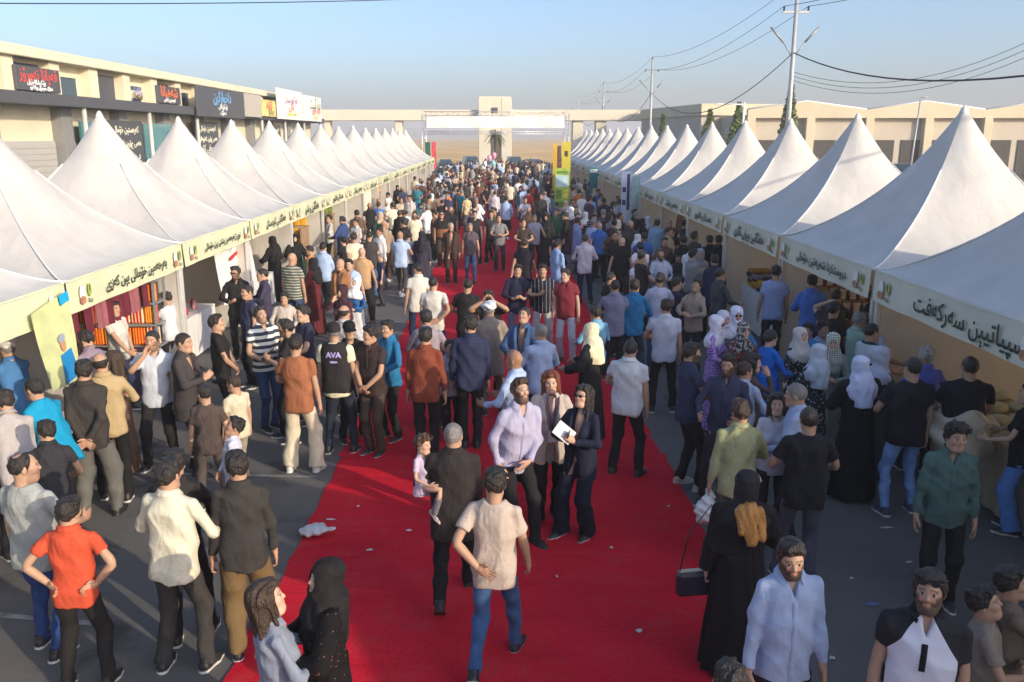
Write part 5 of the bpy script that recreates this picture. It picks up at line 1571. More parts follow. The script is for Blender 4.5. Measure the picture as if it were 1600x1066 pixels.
P(579, 509, 'teenager in dark brown polo and trousers with clasped hands', face=-155, top='polo', tc=S(58, 46, 44), bc=S(70, 62, 56), bot='trousers', hair='short', arms=('clasp', 'clasp'), h=1.74, hy=25)
P(606, 500, 'teenager in bright blue shirt at the carpet edge', face=-140, top='shirt', tc=S(40, 112, 158), hair='short', arms=('fore', 'fore'), h=1.70)
P(537, 477, 'bald man in white shirt behind the media vest', face=25, top='shirt', tc=S(205, 205, 210), hair='fringe', arms=('fore', 'fore'), h=1.70)
F(535, 446, 'woman in plum headscarf and plum dress with hand at mouth', face=-155, top='dress', tc=S(76, 44, 54), bot='x', cc=S(62, 42, 48), arms=('mouth', 'fore'), h=1.62)
F(558, 434, 'girl in white headscarf and blue denim top looking down', face=-165, top='shirt', tc=S(42, 92, 146), bot='skirt', bc=S(208, 206, 204), cc=WHT, arms=('phone', 'phone'), h=1.55, hp=-22)
P(531, 404, 'man in tan jacket over white shirt walking towards the camera', face=-150, top='jacket', tc=S(160, 112, 74), hair='bald', arms=('down', 'down'), h=1.76, bc=BLK2, legs='stepL', hy=-15)
P(665, 512, 'man in rust brown shirt and black trousers from behind', face=3, top='shirt', tc=S(122, 62, 44), hair='short', arms=('down', 'down'), h=1.77, sneaker=False, width=1.04)
P(665, 485, 'man in grey plaid shirt just ahead of the rust shirt', face=5, top='shirt', tc=S(150, 140, 150), hair='short', arms=('fore', 'fore'), h=1.74)
P(653, 411, 'man in white polo and navy trousers at the left carpet edge', face=-12, top='polo', tc=S(226, 224, 214), bc=NAVY, hair='crop', arms=('down', 'down'), h=1.76, hy=-30)
P(676, 432, 'man in white t-shirt with one hand on hip and blue jeans', face=6, top='tee', tc=S(224, 222, 214), bot='jeans', bc=S(58, 84, 134), hair='crop', arms=('hipback', 'down'), h=1.76, width=1.08)
# ---- carpet middle
P(732, 435, 'man in black t-shirt seen from behind beside the photographer', face=4, top='tee', tc=S(36, 33, 36), hair='crop', arms=('down', 'fore'), h=1.75, width=1.05)
P(763, 453, 'photographer in black raising a camera to his face', face=178, top='tee', tc=BLK2, hair='quiff', arms=('camera', 'camera'), h=1.76)
HOLD['camera'] = person.last
P(763, 473, 'man in grey and white turban and beige jacket from behind', face=2, top='coat', tc=S(142, 132, 122), hair='turban', cc=S(196, 200, 204), hc='grey', bc=S(120, 110, 100), arms=('fore', 'fore'), h=1.74)
P(736, 494, 'broad man in navy plaid shirt seen from behind', face=-4, top='shirt', tc=NAVY, tmat=plaid, hair='short', arms=('down', 'down'), h=1.82, width=1.1, sneaker=False)
P(810, 413, 'young man in navy shirt and jeans clasping hands on the carpet', face=172, top='shirt', tc=S(34, 36, 60), bot='jeans', bc=S(84, 92, 118), hair='quiff', arms=('phone', 'phone'), h=1.75, skin=0)
P(848, 413, 'young man in dark pinstriped shirt holding a phone to his chest', face=178, top='tee', tc=S(40, 40, 54), tmat=st_vt, bot='trousers', bc=S(178, 176, 178), hair='short', arms=('chest', 'down'), h=1.75)
P(883, 420, 'young man in maroon polo and pale trousers on the carpet', face=-165, top='polo', tc=S(96, 32, 42), bot='trousers', bc=S(186, 188, 200), hair='short', arms=('down', 'down'), h=1.76, skin=3, hy=20)
P(822, 480, 'man in blue suit jacket looking down in the middle', face=-150, top='jacket', tc=S(64, 88, 126), hair='crop', arms=('phone', 'phone'), h=1.76, hp=-18, skin=0)
P(846, 506, 'grey haired man in light blue shirt and navy trousers', face=-28, top='shirt', tc=S(160, 182, 218), bc=S(38, 48, 84), hair='crop', hc='grey', arms=('fore', 'phone'), h=1.74, belly=.03)
P(804, 548, 'bald man in pale blue shirt facing left behind the bearded man', face=-55, top='shirt', tc=S(182, 204, 236), bc=S(40, 40, 46), hair='bald', arms=('fore', 'fore'), h=1.72, skin=2)
P(702, 530, 'girl in white top between the rust and navy shirts', gender='f', face=160, top='tee', tc=S(196, 190, 205), hair='bun', arms=('down', 'down'), h=1.42)
P(810, 591, 'bearded man in pale lilac shirt looking down at his hands', face=150, top='shirt', tc=S(186, 184, 212), hair='quiff', hc='brown', beard=.95, arms=('pocket', 'clasp'), h=1.80, lean=10, hp=-18, sneaker=False, skin=3)
F(860, 580, 'woman with auburn hair in beige blazer and wide black trousers', face=176, top='coat', tc=S(186, 172, 166), under=S(30, 28, 32), bot='wide', bc=BLK, hair='bob', hc='auburn', arms=('fore', 'phone'), h=1.69, skin=3)
BLAZER = person.last
F(915, 602, 'woman with long dark hair in navy suit and sunglasses', face=-140, top='jacket', tc=S(28, 32, 52), under=S(26, 28, 46), bot='wide', bc=S(24, 28, 46), hair='long', hc='dark', glasses=True, arms=('chest', 'chest'), h=1.66, hp=-14)
HOLD['navy_woman'] = person.last
P(987, 531, 'stocky man in white short sleeved shirt and black trousers', face=28, top='polo', tc=S(216, 222, 228), bc=BLK, hair='crop', hc='dark', arms=('down', 'fore'), h=1.75, width=1.14, belly=.04, sneaker=False)
F(924, 506, 'woman in cream headscarf and black dress on the carpet edge', face=-65, top='abaya', tc=BLK, bot='x', hair='hijab_long', cc=S(232, 222, 186), arms=('phone', 'fore'), h=1.66)
P(931, 479, 'boy in sky blue shirt behind the cream headscarf', face=-30, top='shirt', tc=S(116, 170, 200), hair='short', arms=('fore', 'fore'), h=1.62, hy=-20)
P(961, 437, 'man in grey blue shirt seen from behind', face=10, top='shirt', tc=S(96, 98, 118), hair='crop', arms=('fore', 'fore'), h=1.76, width=1.05)
P(992, 437, 'man in teal blue shirt seen from behind', face=8, top='shirt', tc=S(30, 92, 132), bc=S(40, 50, 70), hair='short', arms=('fore', 'fore'), h=1.76, width=1.05)
P(954, 425, 'teenager in black t-shirt looking right beyond the grey blue shirt', face=60, top='tee', tc=BLK2, hair='crop', arms=('fore', 'fore'), h=1.66)
P(914, 366, 'man in white shirt from behind with dark trousers near the carpet', face=6, top='shirt', tc=S(214, 208, 222), hair='crop', hc='brown', arms=('fore', 'fore'), h=1.78, width=1.08, bc=DNAVY)
P(871, 375, 'bearded man in light blue shirt looking right', face=60, top='shirt', tc=S(140, 170, 216), hair='quiff', beard=.9, arms=('down', 'down'), h=1.77, bc=S(150, 150, 160))
P(820, 373, 'man in black polo walking away on the carpet', face=20, top='polo', tc=S(34, 34, 44), hair='crop', arms=('swingf', 'swingb'), legs='walkR', h=1.78, width=1.05)
# ---- carpet foreground
P(707, 661, 'grey haired man in black suit carrying a little girl', face=4, top='jacket', tc=S(46, 42, 42), bc=BLK, hair='crop', hc='grey', arms=('swingf', 'carry'), legs='walkR', h=1.75, sneaker=False, hy=6)
CARRY = person.last
P(775, 733, 'young man in beige t-shirt and blue jeans walking away', face=14, top='tee', tc=S(184, 170, 158), bot='jeans', bc=S(58, 88, 130), hair='short', arms=('swingf', 'hipback'), legs='walkR', h=1.74, shoe=S(36, 36, 46), hy=-6)
# ---- right foreground
P(1080, 536, 'bearded man in navy polo facing right at the carpet edge', face=80, top='polo', tc=S(40, 46, 68), hair='short', beard=1.0, arms=('phone', 'fore'), h=1.79, bc=BLK, width=1.05, shoe=S(150, 140, 130), skin=0)
P(1042, 468, 'man in grey polo with navy trim seen from behind', face=6, top='polo', tc=S(154, 160, 172), hair='short', arms=('down', 'fore'), h=1.76, bc=BLK, width=1.05)
F(1120, 494, 'woman in white headscarf, sunglasses and purple flowered dress', face=120, top='dress', tc=S(170, 138, 205), tmat=fl_pu, bot='x', cc=S(216, 218, 232), glasses=True, arms=('fore', 'fore'), h=1.66)
F(1152, 480, 'woman in white headscarf and dark sunglasses in blue top', face=175, top='shirt', tc=S(40, 132, 196), bot='wide', bc=NAVY, cc=S(220, 222, 236), glasses=True, arms=('fore', 'fore'), h=1.66)
F(1131, 487, 'woman in white headscarf half hidden between two others', face=150, top='dress', tc=S(60, 60, 70), bot='x', cc=S(205, 206, 222), arms=('fore', 'fore'), h=1.62)
F(1163, 505, 'woman in grey printed headscarf and brown dress', face=165, top='dress', tc=S(84, 42, 38), bot='x', cc=S(170, 165, 160), hmat=cm_sc, arms=('fore', 'fore'), h=1.62)
P(1140, 554, 'dark bearded man looking left behind the pale blue shirt', face=-150, top='shirt', tc=S(44, 48, 68), hair='short', beard=1.0, arms=('fore', 'fore'), h=1.76)
P(1164, 565, 'boy in pale blue shirt and jeans looking right', face=35, top='shirt', tc=S(160, 176, 206), bot='jeans', bc=S(52, 72, 116), hair='crop', hc='brown', arms=('fore', 'down'), h=1.66, hy=30, shoe=S(50, 60, 90))
F(1176, 553, 'dark haired woman lifting a handkerchief behind the boy', face=90, top='dress', tc=S(64, 52, 52), bot='x', hair='bob', hc='black', arms=('mouth', 'fore'), h=1.62)
P(1158, 626, 'young man in olive shirt seen from behind', face=4, top='shirt', tc=S(126, 128, 96), bc=S(70, 68, 64), hair='quiff', hc='brown', arms=('fore', 'bagside'), h=1.72)
HOLD['olive'] = person.last
F(1214, 615, 'girl with black hair and white top facing the camera', face=-175, top='tee', tc=S(200, 198, 205), hair='bob', hc='black', arms=('down', 'fore'), h=1.56, hp=-8)
P(1245, 599, 'man with cropped grey hair in pale blue shirt facing left', face=-60, top='shirt', tc=S(170, 188, 222), hair='crop', hc='grey', arms=('fore', 'fore'), h=1.76, lean=6)
P(1265, 636, 'man in black t-shirt and charcoal trousers from behind', face=8, top='tee', tc=S(24, 24, 30), bc=S(58, 60, 72), hair='crop', arms=('fore', 'fore'), h=1.76, width=1.12, belly=.03, shoe=S(40, 40, 46))
F(1170, 738, 'woman all in black with blond hair spilling from her scarf', face=5, top='abaya', tc=S(20, 19, 21), bot='x', hair='hijab', cc=S(30, 28, 32), arms=('fore', 'bagside'), h=1.68, width=1.15, hy=8)
BLOND = person.last
P(1237, 843, 'bearded young man in pale blue shirt looking at the camera', face=176, top='shirt', tc=S(178, 196, 228), hair='quiff', beard=1.0, arms=('down', 'down'), h=1.76, hp=8, skin=0, bc=S(30, 30, 36), hy=8)
P(1457, 890, 'bearded man in black and white polo with sunglasses on his head', face=-160, top='polo', tc=S(210, 212, 224), tmat=ragl, hair='side', beard=.95, arms=('down', 'down'), h=1.76, width=1.1, glasses='up', hp=-8, hy=14, skin=0)
RAGLAN = person.last
for ch in RAGLAN[0].children:
    if ch.name.split('.')[0] in ('collar', 'placket'):
        ch.data.materials[0] = M_CLOTH; ch.color = (*S(28, 28, 34), 1)
P(1528, 917, 'boy with black hair looking down beside the two tone polo', face=110, top='tee', tc=S(110, 100, 90), hair='short', arms=('phone', 'phone'), h=1.42, hp=-20)
P(1575, 887, 'boy in brown t-shirt drinking at the right edge', face=100, top='tee', tc=S(92, 78, 68), hair='short', arms=('mouth', 'fore'), h=1.50, hp=-12)
P(1145, 1040, 'top of a dark haired head at the bottom edge', face=-20, top='tee', tc=S(50, 50, 56), hair='side', arms=('down', 'down'), h=1.62)
P(1496, 662, 'teenager in dark green shirt standing alone on the asphalt', face=-165, top='shirt', tc=S(62, 84, 78), hair='curly', arms=('down', 'down'), h=1.72, bc=BLK, hy=-8, skin=0)
F(1612, 598, 'woman in black blouse and blue wide trousers at the right edge', face=-50, top='tee', tc=BLK, bot='wide', bc=S(92, 134, 192), hair='bun', arms=('phone', 'fore'), h=1.66)
# ---- right middle
P(1032, 389, 'bearded man in white shirt facing the camera', face=178, top='shirt', tc=S(196, 204, 226), hair='crop', beard=.95, arms=('phone', 'phone'), h=1.78, hp=-10)
P(1032, 427, 'young man in white t-shirt seen from behind', face=5, top='tee', tc=S(196, 204, 230), bc=S(46, 56, 84), hair='quiff', arms=('fore', 'fore'), h=1.74)
P(1003, 393, 'man in black t-shirt looking right beside the white shirt', face=65, top='tee', tc=BLK2, hair='short', arms=('fore', 'fore'), h=1.74)
P(1057, 434, 'boy in navy t-shirt looking right', face=70, top='tee', tc=S(36, 40, 56), hair='short', arms=('fore', 'fore'), h=1.64)
P(1092, 437, 'man in beige shirt looking down to his hands', face=-140, top='shirt', tc=S(128, 116, 104), hair='short', arms=('phone', 'phone'), h=1.70, hp=-20)
P(1126, 419, 'man in charcoal shirt in profile by the striped stacks', face=75, top='shirt', tc=S(58, 62, 66), hair='crop', arms=('fore', 'down'), h=1.76)
P(1213, 415, 'tall man in white t-shirt from behind at the juice stall', face=12, top='tee', tc=S(176, 192, 236), bc=S(34, 38, 54), hair='short', arms=('down', 'down'), h=1.84, width=1.06)
P(1270, 430, 'man in bright blue shirt from behind at the juice stall', face=15, top='shirt', tc=S(70, 108, 180), bc=S(60, 72, 104), hair='short', arms=('fore', 'fore'), h=1.80, width=1.04)
P(1232, 402, 'man in dark green behind the tall white t-shirt', face=-100, top='tee', tc=S(58, 60, 52), hair='crop', arms=('fore', 'fore'), h=1.74)
F(1250, 513, 'woman in beige headscarf looking down at a phone', face=172, top='dress', tc=S(96, 100, 108), tmat=fl_gr, bot='x', hair='hijab_long', cc=S(186, 178, 172), arms=('phone', 'phone'), h=1.62, hp=-15)
F(1280, 539, 'woman in pale grey headscarf and leaf print dress from behind', face=-15, top='dress', tc=S(60, 64, 72), tmat=fl_gr, bot='x', hair='hijab_long', cc=S(186, 194, 206), arms=('fore', 'fore'), h=1.62)
F(1205, 515, 'woman with black hair in bright blue dress facing right', face=70, top='dress', tc=S(26, 92, 176), bot='x', hair='bun', arms=('fore', 'fore'), h=1.64)
F(1303, 522, 'woman in checked pale headscarf facing left', face=-160, top='dress', tc=S(110, 116, 110), bot='x', hair='hijab_long', cc=CRM, hmat=ck_hj, arms=('phone', 'phone'), h=1.62)
F(1345, 558, 'woman in white cape headscarf and long black robe from behind', face=-5, top='abaya', tc=S(18, 18, 21), bot='x', hair='hijab_long', cc=S(200, 206, 232), arms=('fore', 'fore'), h=1.70, width=1.1)
F(1378, 543, 'woman in pale grey headscarf and dark green dress in profile', face=75, top='dress', tc=S(44, 58, 60), bot='x', cc=S(178, 180, 194), arms=('fore', 'fore'), h=1.64)
P(1363, 505, 'man in white t-shirt with navy chest bands facing right', face=70, top='tee', tc=WHT, tmat=st_ch, hair='crop', arms=('fore', 'fore'), h=1.74, width=1.08)
P(1344, 487, 'grey haired man in sage green shirt and glasses facing right', face=80, top='shirt', tc=S(116, 138, 124), hair='crop', hc='grey', glasses=True, arms=('fore', 'reach'), h=1.76)
P(1383, 488, 'bearded man in sunglasses pointing to the right', face=150, top='tee', tc=S(186, 190, 206), hair='short', beard=.95, glasses=True, arms=('fore', 'point'), h=1.76, twist=-30)
P(1308, 452, 'man in dark t-shirt leaning towards the juice bottles', face=40, top='tee', tc=S(50, 44, 44), hair='crop', arms=('reach', 'fore'), h=1.74, lean=10)
P(1303, 472, 'man in black t-shirt raising a hand to his head', face=50, top='tee', tc=BLK2, hair='short', arms=('fore', 'head'), h=1.72)
F(1368, 452, 'stall woman in dark floral dress and black cap facing left', face=-130, top='dress', tc=S(52, 48, 40), tmat=camo, bot='x', hair='hijab', cc=S(36, 32, 34), arms=('low', 'low'), h=1.62)
P(1449, 544, 'white haired person in violet blue shirt at the cheese stall', face=8, top='shirt', tc=S(96, 106, 196), hair='curly', hc='lgrey', arms=('fore', 'fore'), h=1.62)
P(1430, 558, 'broad man in black t-shirt and light blue jeans from behind', face=-4, top='tee', tc=S(26, 26, 32), bot='jeans', bc=S(112, 142, 186), hair='crop', arms=('down', 'fore'), h=1.82, width=1.22, belly=.03, shoe=S(50, 60, 80))
P(1518, 557, 'broad man in black t-shirt beside the cheese table', face=8, top='tee', tc=S(27, 28, 34), hair='crop', arms=('fore', 'fore'), h=1.82, width=1.2, bc=BLK)
F(1556, 500, 'stall woman in black dress with pale flowers under the fascia', face=-170, top='dress', tc=BLK, tmat=fl_bk, bot='x', hair='bob', hc='brown', arms=('low', 'fore'), h=1.68, pos=(7.5, 9.6, 0), lean=10)
P(1287, 502, 'curly haired boy looking at the camera between headscarves', face=170, top='tee', tc=S(120, 140, 160), hair='curly', arms=('down', 'fore'), h=1.50)
P(1264, 505, 'boy in blue beside the curly haired boy', face=-120, top='tee', tc=S(56, 110, 160), hair='short', arms=('down', 'fore'), h=1.48)
# ---- left far
P(489, 325, 'stall keeper in olive jacket behind the fourth left counter', face=-160, top='jacket', tc=S(76, 80, 64), hair='crop', arms=('fore', 'fore'), h=1.76)
P(516, 336, 'young man in pale grey sweatshirt looking down at the stall', face=-120, top='sweater', tc=S(188, 186, 186), hair='short', arms=('phone', 'phone'), h=1.70, hp=-15)
P(535, 338, 'man in blue jacket with a red scarf at the left stall', face=-70, top='coat', tc=S(52, 70, 116), under=S(170, 56, 60), bc=NAVY, hair='side', arms=('fore', 'fore'), h=1.76)
P(556, 342, 'boy in white shirt beside the blue jacket', face=-150, top='shirt', tc=S(190, 190, 190), hair='short', arms=('fore', 'fore'), h=1.62)
P(600, 344, 'man in beige sweater and brown trousers seen from behind', face=25, top='sweater', tc=S(168, 148, 128), bot='baggy', bc=S(84, 68, 60), hair='bald', arms=('down', 'down'), h=1.78, width=1.1, shoe=S(190, 190, 190), skin=1)
F(629, 345, 'woman in black robe and headscarf left of the backpack', face=-10, top='abaya', tc=BLK, bot='x', cc=BLK, h=1.64)
F(639, 362, 'girl in jeans with a dark backpack over a white top', face=5, top='tee', tc=S(206, 200, 204), bot='jeans', bc=S(82, 116, 158), hair='bun', h=1.60)
F(659, 362, 'woman in navy robe and dark hood seen from behind', face=8, top='abaya', tc=S(52, 50, 66), bot='x', hair='hijab_long', cc=S(40, 40, 48), h=1.62, width=1.1)
P(690, 329, 'man in black t-shirt with brown cummerbund and baggy trousers', face=178, top='tee', tc=BLK2, bot='baggy', bc=S(66, 56, 50), hair='crop', glasses=True, h=1.80, width=1.06)
CUMM = person.last
P(640, 305, 'man in white shirt and dark trousers facing the camera', face=-165, top='shirt', tc=S(222, 212, 208), hair='short', bc=S(50, 52, 50), h=1.78)
P(627, 308, 'young man in cream t-shirt beside the white shirt', face=175, top='tee', tc=S(222, 212, 186), hair='short', bc=CHAR, h=1.70)
P(662, 311, 'boy in teal and white striped t-shirt walking away', face=10, top='tee', tc=WHT, tmat=st_bl, hair='short', h=1.66, legs='stepR')
P(606, 300, 'man in white t-shirt at the left stall seen from behind', face=-60, top='tee', tc=S(222, 222, 216), hair='crop', h=1.74, bc=CHAR)
F(621, 290, 'woman in black by the curtained left stall', face=160, top='abaya', tc=BLK, bot='x', cc=BLK, h=1.62)
P(569, 375, 'boy in camouflage shirt looking down', face=170, top='shirt', tc=KHA, tmat=camo, bot='trousers', bc=S(130, 124, 116), hair='short', h=1.46, arms=('phone', 'phone'), hp=-20)
F(585, 352, 'woman in dark robe behind the camouflage boy', face=-20, top='abaya', tc=S(40, 34, 40), bot='x', cc=S(40, 66, 60), h=1.62)
P(484, 384, 'vendor in orange apron beside the pavement counter', face=-80, top='tee', tc=S(200, 140, 90), hair='short', h=1.5)
# ---- carpet far
P(704, 348, 'old man in brown suit with white shirt facing the camera', face=175, top='jacket', tc=S(62, 50, 44), bc=S(56, 46, 42), hair='receding', hc='lgrey', h=1.74)
P(734, 348, 'man in plum grey polo and blue jeans walking to the camera', face=178, top='polo', tc=S(86, 78, 86), bot='jeans', bc=S(84, 112, 150), hair='crop', hc='grey', legs='stepL', h=1.74)
P(742, 329, 'young man in black t-shirt behind the plum polo', face=170, top='tee', tc=S(44, 42, 46), hair='short', h=1.76, skin=3)
P(767, 329, 'young man in black and white t-shirt on the far carpet', face=-170, top='tee', tc=S(60, 60, 62), hair='short', h=1.74)
P(779, 336, 'young man in grey t-shirt reading his phone on the carpet', face=178, top='tee', tc=S(126, 124, 126), bc=S(52, 52, 62), hair='short', arms=('phone', 'phone'), hp=-20, h=1.75)
P(716, 295, 'man in brown suit walking away down the carpet', face=4, top='jacket', tc=S(88, 66, 54), bc=S(74, 58, 50), hair='short', h=1.76, legs='stepR')
F(729, 304, 'woman in pale yellow t-shirt on the far carpet', face=-10, top='tee', tc=S(226, 206, 158), bot='trousers', bc=S(84, 96, 100), hair='bun', h=1.64)
F(748, 293, 'woman in black with ginger hair on the far carpet', face=30, top='shirt', tc=S(46, 38, 50), bot='jeans', bc=S(60, 84, 124), hair='long', hc='auburn', h=1.68)
P(773, 298, 'man in crisp white shirt walking away on the far carpet', face=10, top='shirt', tc=S(226, 222, 232), hair='crop', bc=CHAR, h=1.76, legs='stepL')
P(786, 297, 'man in dark green shirt beside the crisp white shirt', face=5, top='shirt', tc=S(52, 58, 56), hair='crop', bc=BLK2, h=1.78, width=1.08, legs='stepR')
P(821, 308, 'young man in white t-shirt holding a camera at his chest', face=178, top='tee', tc=S(200, 204, 224), hair='short', arms=('chest', 'down'), bc=S(170, 165, 160), h=1.74)
P(845, 302, 'broad man in black shirt facing the camera', face=178, top='shirt', tc=BLK2, hair='crop', h=1.78, width=1.12)
P(818, 342, 'man in dark olive t-shirt with hands together', face=172, top='tee', tc=S(62, 54, 48), hair='short', arms=('phone', 'phone'), h=1.75, hp=-12)
P(834, 334, 'man in blue grey t-shirt bending his head right', face=150, top='tee', tc=S(130, 132, 152), hair='crop', arms=('fore', 'fore'), h=1.78, hp=-15)
F(853, 334, 'tall woman in black robe beside the green banner', face=-170, top='abaya', tc=BLK, bot='x', cc=BLK, h=1.70)
P(868, 326, 'man in dark green shirt in front of the green banner', face=170, top='shirt', tc=S(30, 62, 46), hair='short', h=1.72)
P(884, 332, 'man in black standing right of the green banner', face=-90, top='shirt', tc=BLK, hair='short', h=1.74)
F(900, 322, 'woman in dark green dress right of the green banner', face=160, top='dress', tc=S(36, 50, 44), bot='x', hair='bob', hc='black', h=1.62)
P(836, 276, 'man in pale blue shirt walking away in the far crowd', face=0, top='shirt', tc=S(160, 182, 222), hair='short', h=1.76)
P(818, 281, 'man in light blue shirt with a white bag in the far crowd', face=10, top='shirt', tc=S(176, 192, 226), hair='short', h=1.76)
# ---- right far
P(922, 305, 'man in sky blue shirt seen from behind near the right stalls', face=15, top='shirt', tc=S(150, 190, 220), hair='short', h=1.76)
P(929, 330, 'man in navy shirt with white stripes on the sleeve', face=10, top='tee', tc=S(36, 40, 60), tmat=st_nv, bc=S(110, 112, 120), hair='crop', h=1.80, skin=0)
P(960, 343, 'man in dark maroon t-shirt and grey trousers from behind', face=5, top='tee', tc=S(48, 36, 42), bc=S(110, 108, 112), hair='short', h=1.76, legs='stepR', shoe=S(170, 170, 170))
F(980, 353, 'girl in teal flowered top and teal trousers from behind', face=0, top='tee', tc=S(120, 170, 184), tmat=fl_te, bot='trousers', bc=S(70, 116, 146), hair='bun', h=1.60)
P(1027, 343, 'man in long pale blue shirt from behind', face=15, top='coat', tc=S(140, 172, 196), bc=S(34, 36, 44), hair='short', h=1.77)
P(1050, 356, 'man in black leaning over the honey counter', face=65, top='tee', tc=BLK, hair='short', arms=('reach', 'fore'), lean=18, h=1.76)
P(1070, 344, 'man in black cap shaped hair at the honey counter', face=80, top='tee', tc=S(34, 36, 42), hair='short', arms=('fore', 'fore'), h=1.76)
P(1084, 362, 'man in dark teal t-shirt bending over his phone', face=70, top='tee', tc=S(46, 56, 60), hair='short', arms=('chest', 'chest'), lean=16, h=1.80, hp=-20)
P(1109, 368, 'man in black jacket from behind, left of two', face=10, top='jacket', tc=S(28, 28, 36), hair='short', arms=('phone', 'phone'), h=1.78)
P(1124, 368, 'man in black shirt from behind, right of two', face=5, top='shirt', tc=S(26, 26, 30), hair='short', arms=('fore', 'fore'), h=1.80)
F(1013, 338, 'woman in white headscarf and dark dress at the right stalls', face=-20, top='abaya', tc=S(46, 50, 58), bot='x', cc=S(200, 204, 214), h=1.62)
P(1046, 343, 'bald man in beige behind the honey counter crowd', face=-100, top='tee', tc=S(180, 160, 140), hair='bald', h=1.72)
P(968, 312, 'man in white shirt from behind by the blue banner', face=5, top='shirt', tc=S(176, 190, 206), hair='curly', hc='dark', h=1.78, width=1.1)
P(958, 315, 'man in pale pink shirt beside the white shirted back', face=60, top='shirt', tc=S(190, 178, 184), hair='short', h=1.74)
P(944, 310, 'man in dark maroon jacket from behind', face=0, top='coat', tc=S(46, 36, 40), bc=S(160, 152, 144), hair='short', h=1.78)
P(903, 340, 'man in light blue shirt and beard facing right', face=80, top='shirt', tc=S(140, 164, 216), hair='short', beard=.9, h=1.76)
print('named people', len(ALLP), time.time() - T0)
# ================================================================== the crowd farther down the aisle
def proto(seed, gender, top, bot, hair, arms, legs, lod=3, skin=0, beard=0.0, width=1.0, lean=0, hp=0, hy=0):
    J = build_pose(arms[0], arms[1], legs, lean, 0, hy, hp, 0, 0, 1.0, width if gender == 'm' else .92)
    G = geo_person(J, lod, top, bot, gender, width, 0, skin, beard, hair, 'black', seed)
    V, Q, C, MI, b = [], [], [], [], 0
    for nm, geo in G.items():
        mi = 0 if nm == 'body' else 1 if nm in ('hair', 'headscarf', 'cap', 'turban') else 3 if nm in ('trousers',) or (nm == 'skirt' and top not in ('dress', 'abaya')) else 4 if nm == 'undershirt' else 2
        V.append(geo[0]); Q.append(geo[1] + b); b += len(geo[0]); MI.append(np.full(len(geo[1]), mi, np.int32))
        C.append(geo[2] if nm == 'body' else np.zeros((len(geo[0]), 3), np.float32))
    g = Grid((-.06, -.11, -.10), (.06, .22, .05), .03)
    sv = np.array([v.co[:] for v in shoe_mesh(.024).vertices], np.float32); sq = np.array([p.vertices[:] for p in shoe_mesh(.024).polygons], np.int32)
    for nm in 'RL':
        V.append(sv + J['ank' + nm].astype(np.float32)); Q.append(sq + b); b += len(sv); MI.append(np.full(len(sq), 5, np.int32)); C.append(np.zeros((len(sv), 3), np.float32))
    return np.concatenate(V), np.concatenate(Q), np.concatenate(C), np.concatenate(MI)

PAL = {'black': BLK, 'charcoal': S(58, 56, 58), 'white': S(224, 224, 226), 'cream': S(222, 212, 186), 'navy': NAVY, 'pale blue': S(166, 188, 222), 'blue': BLU, 'grey': GREY, 'brown': BRN, 'beige': S(188, 168, 144),
       'maroon': MAR, 'olive': OLV, 'dark green': S(40, 66, 54), 'pink': S(206, 150, 160), 'red': S(170, 46, 48), 'orange': S(214, 116, 52), 'teal': S(40, 120, 140), 'plum': S(92, 66, 84), 'tan': TAN, 'jeans blue': JEAN}
PMAT = {}
def pmat(nm):
    if nm not in PMAT: PMAT[nm] = mat('crowd_' + nm.replace(' ', '_'), PAL[nm], .85, .12, 8, .2, 26)
    return PMAT[nm]
HAIRM = [mat('crowd_hair', HAIRC['black'], .6, .2), mat('crowd_hair_brown', HAIRC['brown'], .6, .2), mat('crowd_hair_grey', HAIRC['grey'], .6, .2)]
PROTOS = []
aa = [('down', 'down'), ('fore', 'down'), ('phone', 'phone'), ('swingf', 'swingb'), ('clasp', 'clasp'), ('back', 'back'), ('down', 'fore'), ('pocket', 'down')]
for i in range(12):
    PROTOS.append(('m', ['tee', 'shirt', 'jacket', 'polo', 'shirt', 'tee'][i % 6], proto(100 + i, 'm', ['tee', 'shirt', 'jacket', 'polo', 'shirt', 'tee'][i % 6], ['trousers', 'jeans', 'trousers', 'baggy'][i % 4], ['short', 'crop', 'quiff', 'side', 'bald', 'short'][(i * 5 + 1) % 6], aa[i % 8], ['stand', 'stepR', 'stepL', 'apart', 'walkL'][i % 5], 3, i % 4, .9 if i % 3 == 0 else 0, 1 + .04 * (i % 4 - 1), 0, -10 if i % 4 == 2 else 0)))
for i in range(6):
    t = ['abaya', 'dress', 'abaya', 'shirt', 'dress', 'tee'][i]; hr = ['hijab', 'hijab', 'hijab_long', 'bob', 'hijab', 'bun'][i]
    PROTOS.append(('f', t, proto(200 + i, 'f', t, 'x' if t in ('abaya', 'dress') else 'trousers', hr, aa[(i * 3) % 8], ['stand', 'stepR', 'close'][i % 3], 3, 3)))
PM = []
for g_, t_, (V, Q, C, MI) in PROTOS:
    me = raw_mesh('person', V, Q, True, C); me.polygons.foreach_set('material_index', MI)
    for mm in (M_SKIN, HAIRM[0], pmat('white'), pmat('black'), pmat('white'), pmat('black')): me.materials.append(mm)
    PM.append(me)

